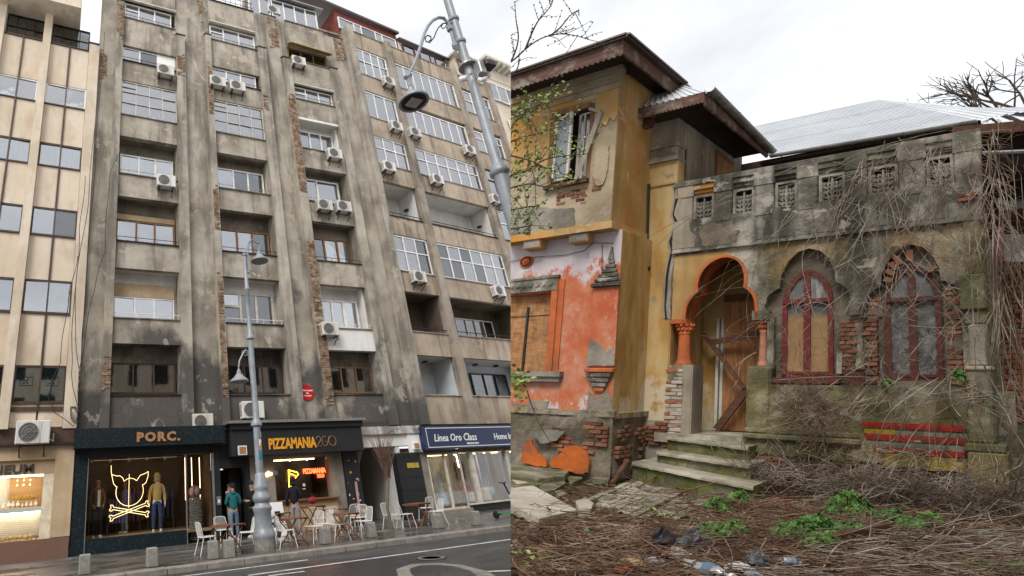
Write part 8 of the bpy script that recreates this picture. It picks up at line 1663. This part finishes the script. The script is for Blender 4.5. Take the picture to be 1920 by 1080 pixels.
# ---- green clumps
def clump(px, py, r, h, n, label, seed, z=.0, zl=None):
    h *= .75; n = int(n * .95); rg = random.Random(seed); c = rZ(px, py, .03) if zl is None else rY(px, py, zl); m = MB(); st = MB()
    for i in range(n):
        a = rg.uniform(0, 6.28); q = math.sqrt(rg.random()); x = c[0] + r * .5 * q * math.cos(a); y = c[1] + r * .8 * q * math.sin(a); z = c[2] + h * (1 - q * q * .8) * rg.uniform(.45, 1.0); s = rg.uniform(.014, .046); yaw = rg.uniform(0, 6.28); tx, ty = rg.gauss(0, .38) + .5 * q * math.cos(a), rg.gauss(-.25, .38) + .5 * q * math.sin(a)
        pts = []
        for k in range(11):
            th = -2.6 + 5.2 * k / 10; rr = s * (1.0 if k % 2 == 0 else .62); u, v = rr * math.cos(th), rr * math.sin(th); X = u * math.cos(yaw) - v * math.sin(yaw); Y = u * math.sin(yaw) + v * math.cos(yaw); pts.append((x + X * .72, y + Y, z - X * tx - Y * ty + (.3 * rr if k % 2 else 0)))
        m.add([(x, y, z - .006)] + pts, [(0, k, k + 1) for k in range(1, 11)])
        if i % 3 == 0: st.tube([(c[0] + r * .2 * math.cos(a), c[1] + r * .3 * math.sin(a), c[2] - .02), (x, y, z)], .003, 3)
    o = thing('wild_plant', tuple(c), label, 'plant', 'green weeds in the yard', F=FR); l = m.obj('leaves', M['leaf'], o, FR); l['kind'] = 'stuff'; t_ = st.obj('stems', M['leafy'], o, FR); t_['kind'] = 'stuff'
for i, (px, py, r, h, n, lb) in enumerate(((1345, 955, .22, .2, 110, 'green clump at the right edge of the tiled landing'), (1385, 940, .2, .22, 90, 'small green clump under the end of the lowest step'), (1345, 1000, .3, .12, 150, 'low spread green clump left of centre in the yard'), (1378, 998, .25, .16, 130, 'green clump directly right of the low spread one'), (1500, 1005, .42, .2, 260, 'widest bright green clump in the middle of the yard'), (1530, 1000, .35, .26, 220, 'tallest part green clump right of the widest clump'), (1545, 1022, .25, .16, 130, 'front green clump nearest the camera beside the half buried beam'), (1592, 965, .4, .36, 300, 'round bushy green plant under the red striped wall'), (1600, 998, .3, .14, 150, 'low green clump at the left end of the half buried beam'), (1675, 980, .3, .2, 170, 'green clump left of the splintered red board'), (1715, 995, .26, .16, 110, 'green clump just below the splintered red board'), (1745, 985, .24, .18, 90, 'small upright green plant by the long dark beam'), (1868, 1000, .12, .06, 30, 'tiny green sprout near the right edge of the yard'), (1890, 1072, .3, .1, 80, 'flat green weeds in the bottom right corner'), (1640, 1060, .06, .05, 14, 'single pale sprout in the foreground litter'))): clump(px, py, r, h, n, lb, i)
clump(1663, 722, .1, .1, 26, 'little green weed growing on the sill of the second window', 40, zl=10.9); clump(1797, 715, .14, .2, 40, 'green weed growing from the ledge at the right of the second window', 41, zl=10.85)
# moss-like low cover
m = MB(); rg = random.Random(3)
for k in range(260):
    px, py = rg.choice(((970, 893), (1000, 1040), (1230, 960), (1900, 985), (1800, 1065), (1290, 990))); p = rZ(px + rg.gauss(0, 22), py + rg.gauss(0, 8), .03); s = rg.uniform(.012, .03); a = rg.uniform(0, 6.28)
    m.add([(p[0] - s * math.cos(a), p[1] - s * math.sin(a), p[2]), (p[0] + s * .5 * math.sin(a), p[1] - s * .5 * math.cos(a), p[2] + s), (p[0] + s * math.cos(a), p[1] + s * math.sin(a), p[2] + s * .8)], [(0, 1, 2)])
tag(m.obj('seedlings', M['leafy'], F=FR, base=(-2, 8, 0), clip=1), 'sparse pale seedlings scattered among the litter', 'seedlings', kind='stuff')
# ---- rubbish
def crumple(px, py, sx, sy, h, mat, name, label, cat, seed):
    c = rZ(px, py, .02); m = MB(); V = []; N_, K = 16, 7
    for j in range(K + 1):
        t = j / K
        for i in range(N_):
            a = 6.283 * i / N_; q = 1 - t * t * .9; n_ = 1 + .45 * mnoise.noise(Vector((math.cos(a) * 2 + seed, math.sin(a) * 2, t * 3))); V.append((c[0] + sx * q * n_ * math.cos(a), c[1] + sy * q * n_ * math.sin(a), c[2] + h * t * (1 + .5 * mnoise.noise(Vector((math.cos(a) * 3, math.sin(a) * 3 + seed, t * 4))))))
    m.add(V, [(j * N_ + i, j * N_ + (i + 1) % N_, (j + 1) * N_ + (i + 1) % N_, (j + 1) * N_ + i) for j in range(K) for i in range(N_)] + [tuple(K * N_ + i for i in range(N_))]); tag(m.obj(name, mat, F=FR, base=tuple(c)), label, cat)
crumple(1242, 1022, .1, .16, .14, plain('black_bin_bag', (.02, .021, .026), .3, .3, 5, spec=.6), 'rubbish_bag', 'crumpled black bag at the left of the rubbish patch', 'bag', 1)
crumple(1300, 1025, .12, .18, .14, plain('grey_bin_bag', (.07, .07, .075), .35, .4, 5, spec=.5), 'rubbish_bag', 'crumpled dark grey bag right of the pale rag', 'bag', 4)
crumple(1268, 1040, .08, .16, .06, plain('dirty_rag', (.36, .31, .27), .9, .35, 6), 'rag', 'dirty pale rag between the black and grey bags', 'rag', 7)
crumple(1420, 1056, .07, .1, .1, plain('blue_grey_bag', (.10, .12, .14), .35, .4, 6, spec=.5), 'plastic_bag', 'crumpled blue grey plastic bag behind the bottle', 'bag', 9)
crumple(1385, 1066, .08, .1, .05, plain('white_plastic', (.6, .58, .55), .4, .25, 6), 'plastic_sheet', 'torn white plastic sheet right of the bottle', 'plastic sheet', 12)
crumple(1185, 1058, .09, .1, .05, plain('tan_paper', (.36, .26, .12), .8, .35, 6), 'paper_scrap', 'tan paper scrap in the left foreground litter', 'paper', 15); crumple(1170, 1072, .05, .07, .04, plain('red_wrapper', (.3, .07, .03), .5, .3, 6), 'wrapper', 'reddish wrapper in front of the tan paper scrap', 'wrapper', 16)
crumple(1226, 1052, .06, .09, .03, plain('grey_wrapper', (.34, .35, .37), .4, .35, 6), 'wrapper', 'grey wrapper left of the plastic bottle', 'wrapper', 19); crumple(1412, 1079, .05, .06, .05, plain('pale_blue_plastic', (.32, .36, .4), .4, .3, 6), 'plastic_scrap', 'pale blue plastic scrap at the bottom edge', 'plastic scrap', 22)
crumple(1100, 995, .02, .02, .03, plain('green_cap', (.1, .5, .3), .4), 'bottle_cap', 'mint green bottle cap in the left litter', 'bottle cap', 25)
def bottle(px, py, L, r, ang, label, mat, capc):
    c = Vector(rZ(px, py, .05)); d = Vector((math.cos(ang), math.sin(ang) * 1.0, .05)).normalized(); o = thing('plastic_bottle', tuple(c), label, 'bottle', F=FR); m = MB(); pr = [(0, .5), (.02, .95), (.2, 1), (.24, .9), (.28, 1), (.45, 1), (.49, .9), (.53, 1), (.72, 1), (.86, .55), (.92, .36), (1.0, .36)]
    m.tube([c + d * L * (t - .5) for t, _ in pr], [r * q for _, q in pr], 12); m.obj('bottle_body', mat, o, FR, smooth=True); m = MB(); m.tube([c + d * L * .5, c + d * L * .57], r * .42, 10); m.obj('cap', capc, o, FR); m = MB(); m.tube([c + d * L * (-.02), c + d * L * .2], r * 1.02, 12, False); m.obj('bottle_label', plain('blue_label', (.13, .22, .33), .4), o, FR)
b = NB('clear_plastic'); t_ = b.n('ShaderNodeBsdfTransparent'); t_.inputs[0].default_value = (.75, .85, .92, 1); g_ = b.n('ShaderNodeBsdfGlossy'); g_.inputs['Roughness'].default_value = .12; x_ = b.n('ShaderNodeMixShader'); x_.inputs[0].default_value = .45; b.l(t_.outputs[0], x_.inputs[1]); b.l(g_.outputs[0], x_.inputs[2]); b.l(x_.outputs[0], b.out.inputs[0]); M['pet'] = b.m
bottle(1328, 1069, .36, .06, -.55, 'clear crushed plastic bottle with blue label at the bottom centre of the yard', M['pet'], M['signwhite']); bottle(1484, 1055, .1, .045, .4, 'small dented can lying right of the blue grey bag', plain('can_metal', (.35, .38, .42), .35, .3, 9, .5), M['steel'])

# ---- flowering branches that reach in from the left
def leafset(m, p, n, s, rg, spread):
    for _ in range(n):
        c = Vector(p) + Vector((rg.gauss(0, spread * .6), rg.gauss(0, spread), rg.gauss(0, spread))); a = Vector((rg.gauss(0, 1), rg.gauss(0, 1), rg.gauss(0, 1))).normalized(); w = a.orthogonal().normalized() * s * rg.uniform(.25, .4); L = a * s * rg.uniform(.7, 1.2); m.add([c, c + L * .5 + w, c + L, c + L * .5 - w], [(0, 1, 2, 3)])
def branch_thing(label, mains, seed, y0, leaf_n, leaf_s, blossom, name='flowering_branch', buds=False, sub=5, bmat='barkb', rmain=.011):
    rg = random.Random(seed); first = mains[0][0]; o = thing(name, tuple(rY(max(first[0], 960), first[1], y0)), label, 'branch', F=FR); tw = MB(); lf = MB(); bl = MB()
    for path in mains:
        yy = y0 + rg.uniform(-.35, .35); P_ = [Vector(rY(px, py, yy + .05 * i)) for i, (px, py) in enumerate(path)]; Q = [Vector(p) for p in smooth([tuple(p) for p in P_], 4)]
        tw.tube(Q, [rmain * (1 - .75 * i / len(Q)) for i in range(len(Q))], 5)
        for i, p in enumerate(Q):
            for s_ in range(sub if i else 0):
                if rg.random() < .55:
                    a = rg.uniform(0, 6.28); L = rg.uniform(.08, .34); e = p + Vector((math.cos(a) * L * .6, rg.uniform(-.6, .6) * L, math.sin(a) * L + .04)); k = p.lerp(e, .5) + Vector((0, 0, rg.uniform(-.02, .03))); tw.tube([p, k, e], [.004, .003, .0015], 3)
                    for t in (.4, .7, 1.0):
                        c = p.lerp(e, t)
                        if buds: bl.ball(c + Vector((rg.uniform(-.008, .008), 0, rg.uniform(-.008, .008))), rg.uniform(.005, .009), 5, 3)
                        else:
                            leafset(lf, c, leaf_n, leaf_s, rg, .02)
                            if rg.random() < blossom: leafset(bl, c, 4, .014, rg, .008)
            if buds and i: bl.ball(p + Vector((0, 0, rg.uniform(-.012, .012))), .008, 5, 3)
    for mb_, nm, mt in ((tw, 'twig', bmat), (lf, 'leaves', 'leafy'), (bl, 'buds' if buds else 'blossom', 'bark' if buds else 'blossom')):
        if mb_.f: q = mb_.obj(nm, M[mt], o, FR, clip=1); q['kind'] = 'stuff'
branch_thing('bare budding branch against the sky at the top left of the house photo', [[(950, 122), (968, 108), (990, 88), (1015, 72), (1045, 64), (1075, 66), (1102, 74)], [(950, 128), (965, 100), (972, 70), (968, 40), (965, 5)], [(985, 92), (998, 60), (1010, 38), (1030, 15), (1036, 2)], [(1030, 68), (1050, 52), (1068, 30), (1085, 18)], [(950, 150), (968, 132), (975, 110)]], 3, 5.2, 0, 0, 0, buds=True, sub=1, bmat='bark', rmain=.010)
branch_thing('leafy blossoming branch hanging before the upper window of the wing', [[(950, 268), (985, 256), (1010, 250), (1040, 240), (1075, 232)], [(950, 205), (985, 215), (1010, 200), (1035, 192)], [(950, 330), (985, 322), (1020, 300), (1060, 292), (1105, 288)], [(950, 290), (990, 300), (1030, 318), (1068, 330)], [(950, 355), (990, 345), (1020, 350), (1065, 352)], [(950, 395), (980, 390), (1010, 385)], [(950, 430), (985, 425), (998, 421)], [(950, 250), (970, 225), (990, 205), (996, 190)]], 9, 5.6, 2, .042, .4, sub=3)
branch_thing('long thin sprig with fresh leaves crossing the orange wall of the wing', [[(950, 700), (968, 712), (985, 725), (995, 755), (1012, 795), (1035, 832), (1065, 856)]], 12, 6.2, 1, .03, .1, sub=0, rmain=.009)
rg = random.Random(4); mm = MB()
for px, py in ((962, 700), (972, 715), (985, 705), (968, 735), (980, 748), (965, 720)): leafset(mm, rY(px, py, 6.2), 12, .06, rg, .04)
tag(mm.obj('leaf_spray', M['leafy'], F=FR, base=tuple(rY(970, 715, 6.2)), clip=1), 'fresh leaf tuft at the left edge beside the window sill of the wing', 'leaves', kind='stuff')
# bare tree behind the right end
BT = thing('bare_tree', tuple(rY(1960, 400, 26)), 'bare winter tree showing over the zinc roof at the right edge', 'tree', F=FR); m = MB(); rg = random.Random(6)
def grow(p, d, L, r, k):
    e = p + d * L; m.tube([p, p.lerp(e, .5) + Vector((rg.uniform(-.05, .05), 0, rg.uniform(-.05, .05))) * L, e], [r, r * .85, r * .7], 4)
    if k > 0:
        for _ in range(3 if k > 1 else 2): grow(p.lerp(e, rg.uniform(.5, 1)), (d + Vector((rg.gauss(0, .38), rg.gauss(0, .3), rg.gauss(0, .45)))).normalized(), L * rg.uniform(.6, .85), r * .62, k - 1)
b0_ = Vector(rY(1962, 262, 26)); m.tube([tuple(rY(1975, 700, 26)), tuple(b0_)], [.3, .2], 8); m.obj('trunk', M['bark'], BT, FR); m = MB()
for dd in ((-.5, 0, .75), (-.2, 0, 1), (.1, 0, 1), (-.85, 0, .45), (-.95, 0, .2)): grow(b0_, Vector(dd).normalized(), 1.35, .075, 4)
q = m.obj('crown', M['bark'], BT, FR); q['kind'] = 'stuff'
m = MB(); p = Vector(rY(1828, 210, 20)); 
for k in range(5): m.tube([p, p + Vector((rg.gauss(0, .05), 0, .3)), p + Vector((rg.gauss(0, .14), 0, rg.uniform(.5, .9)))], [.02, .012, .005], 4)
tag(m.obj('bare_shrub', M['bark'], F=FR, base=tuple(p)), 'few bare twigs rising behind the ridge at the right', 'shrub')
# ================================================================== tidy
for o in list(bpy.data.objects):
    if '_b' in o: del o['_b']
    if o.type == 'MESH' and len(o.data.polygons) == 0: bpy.data.objects.remove(o)
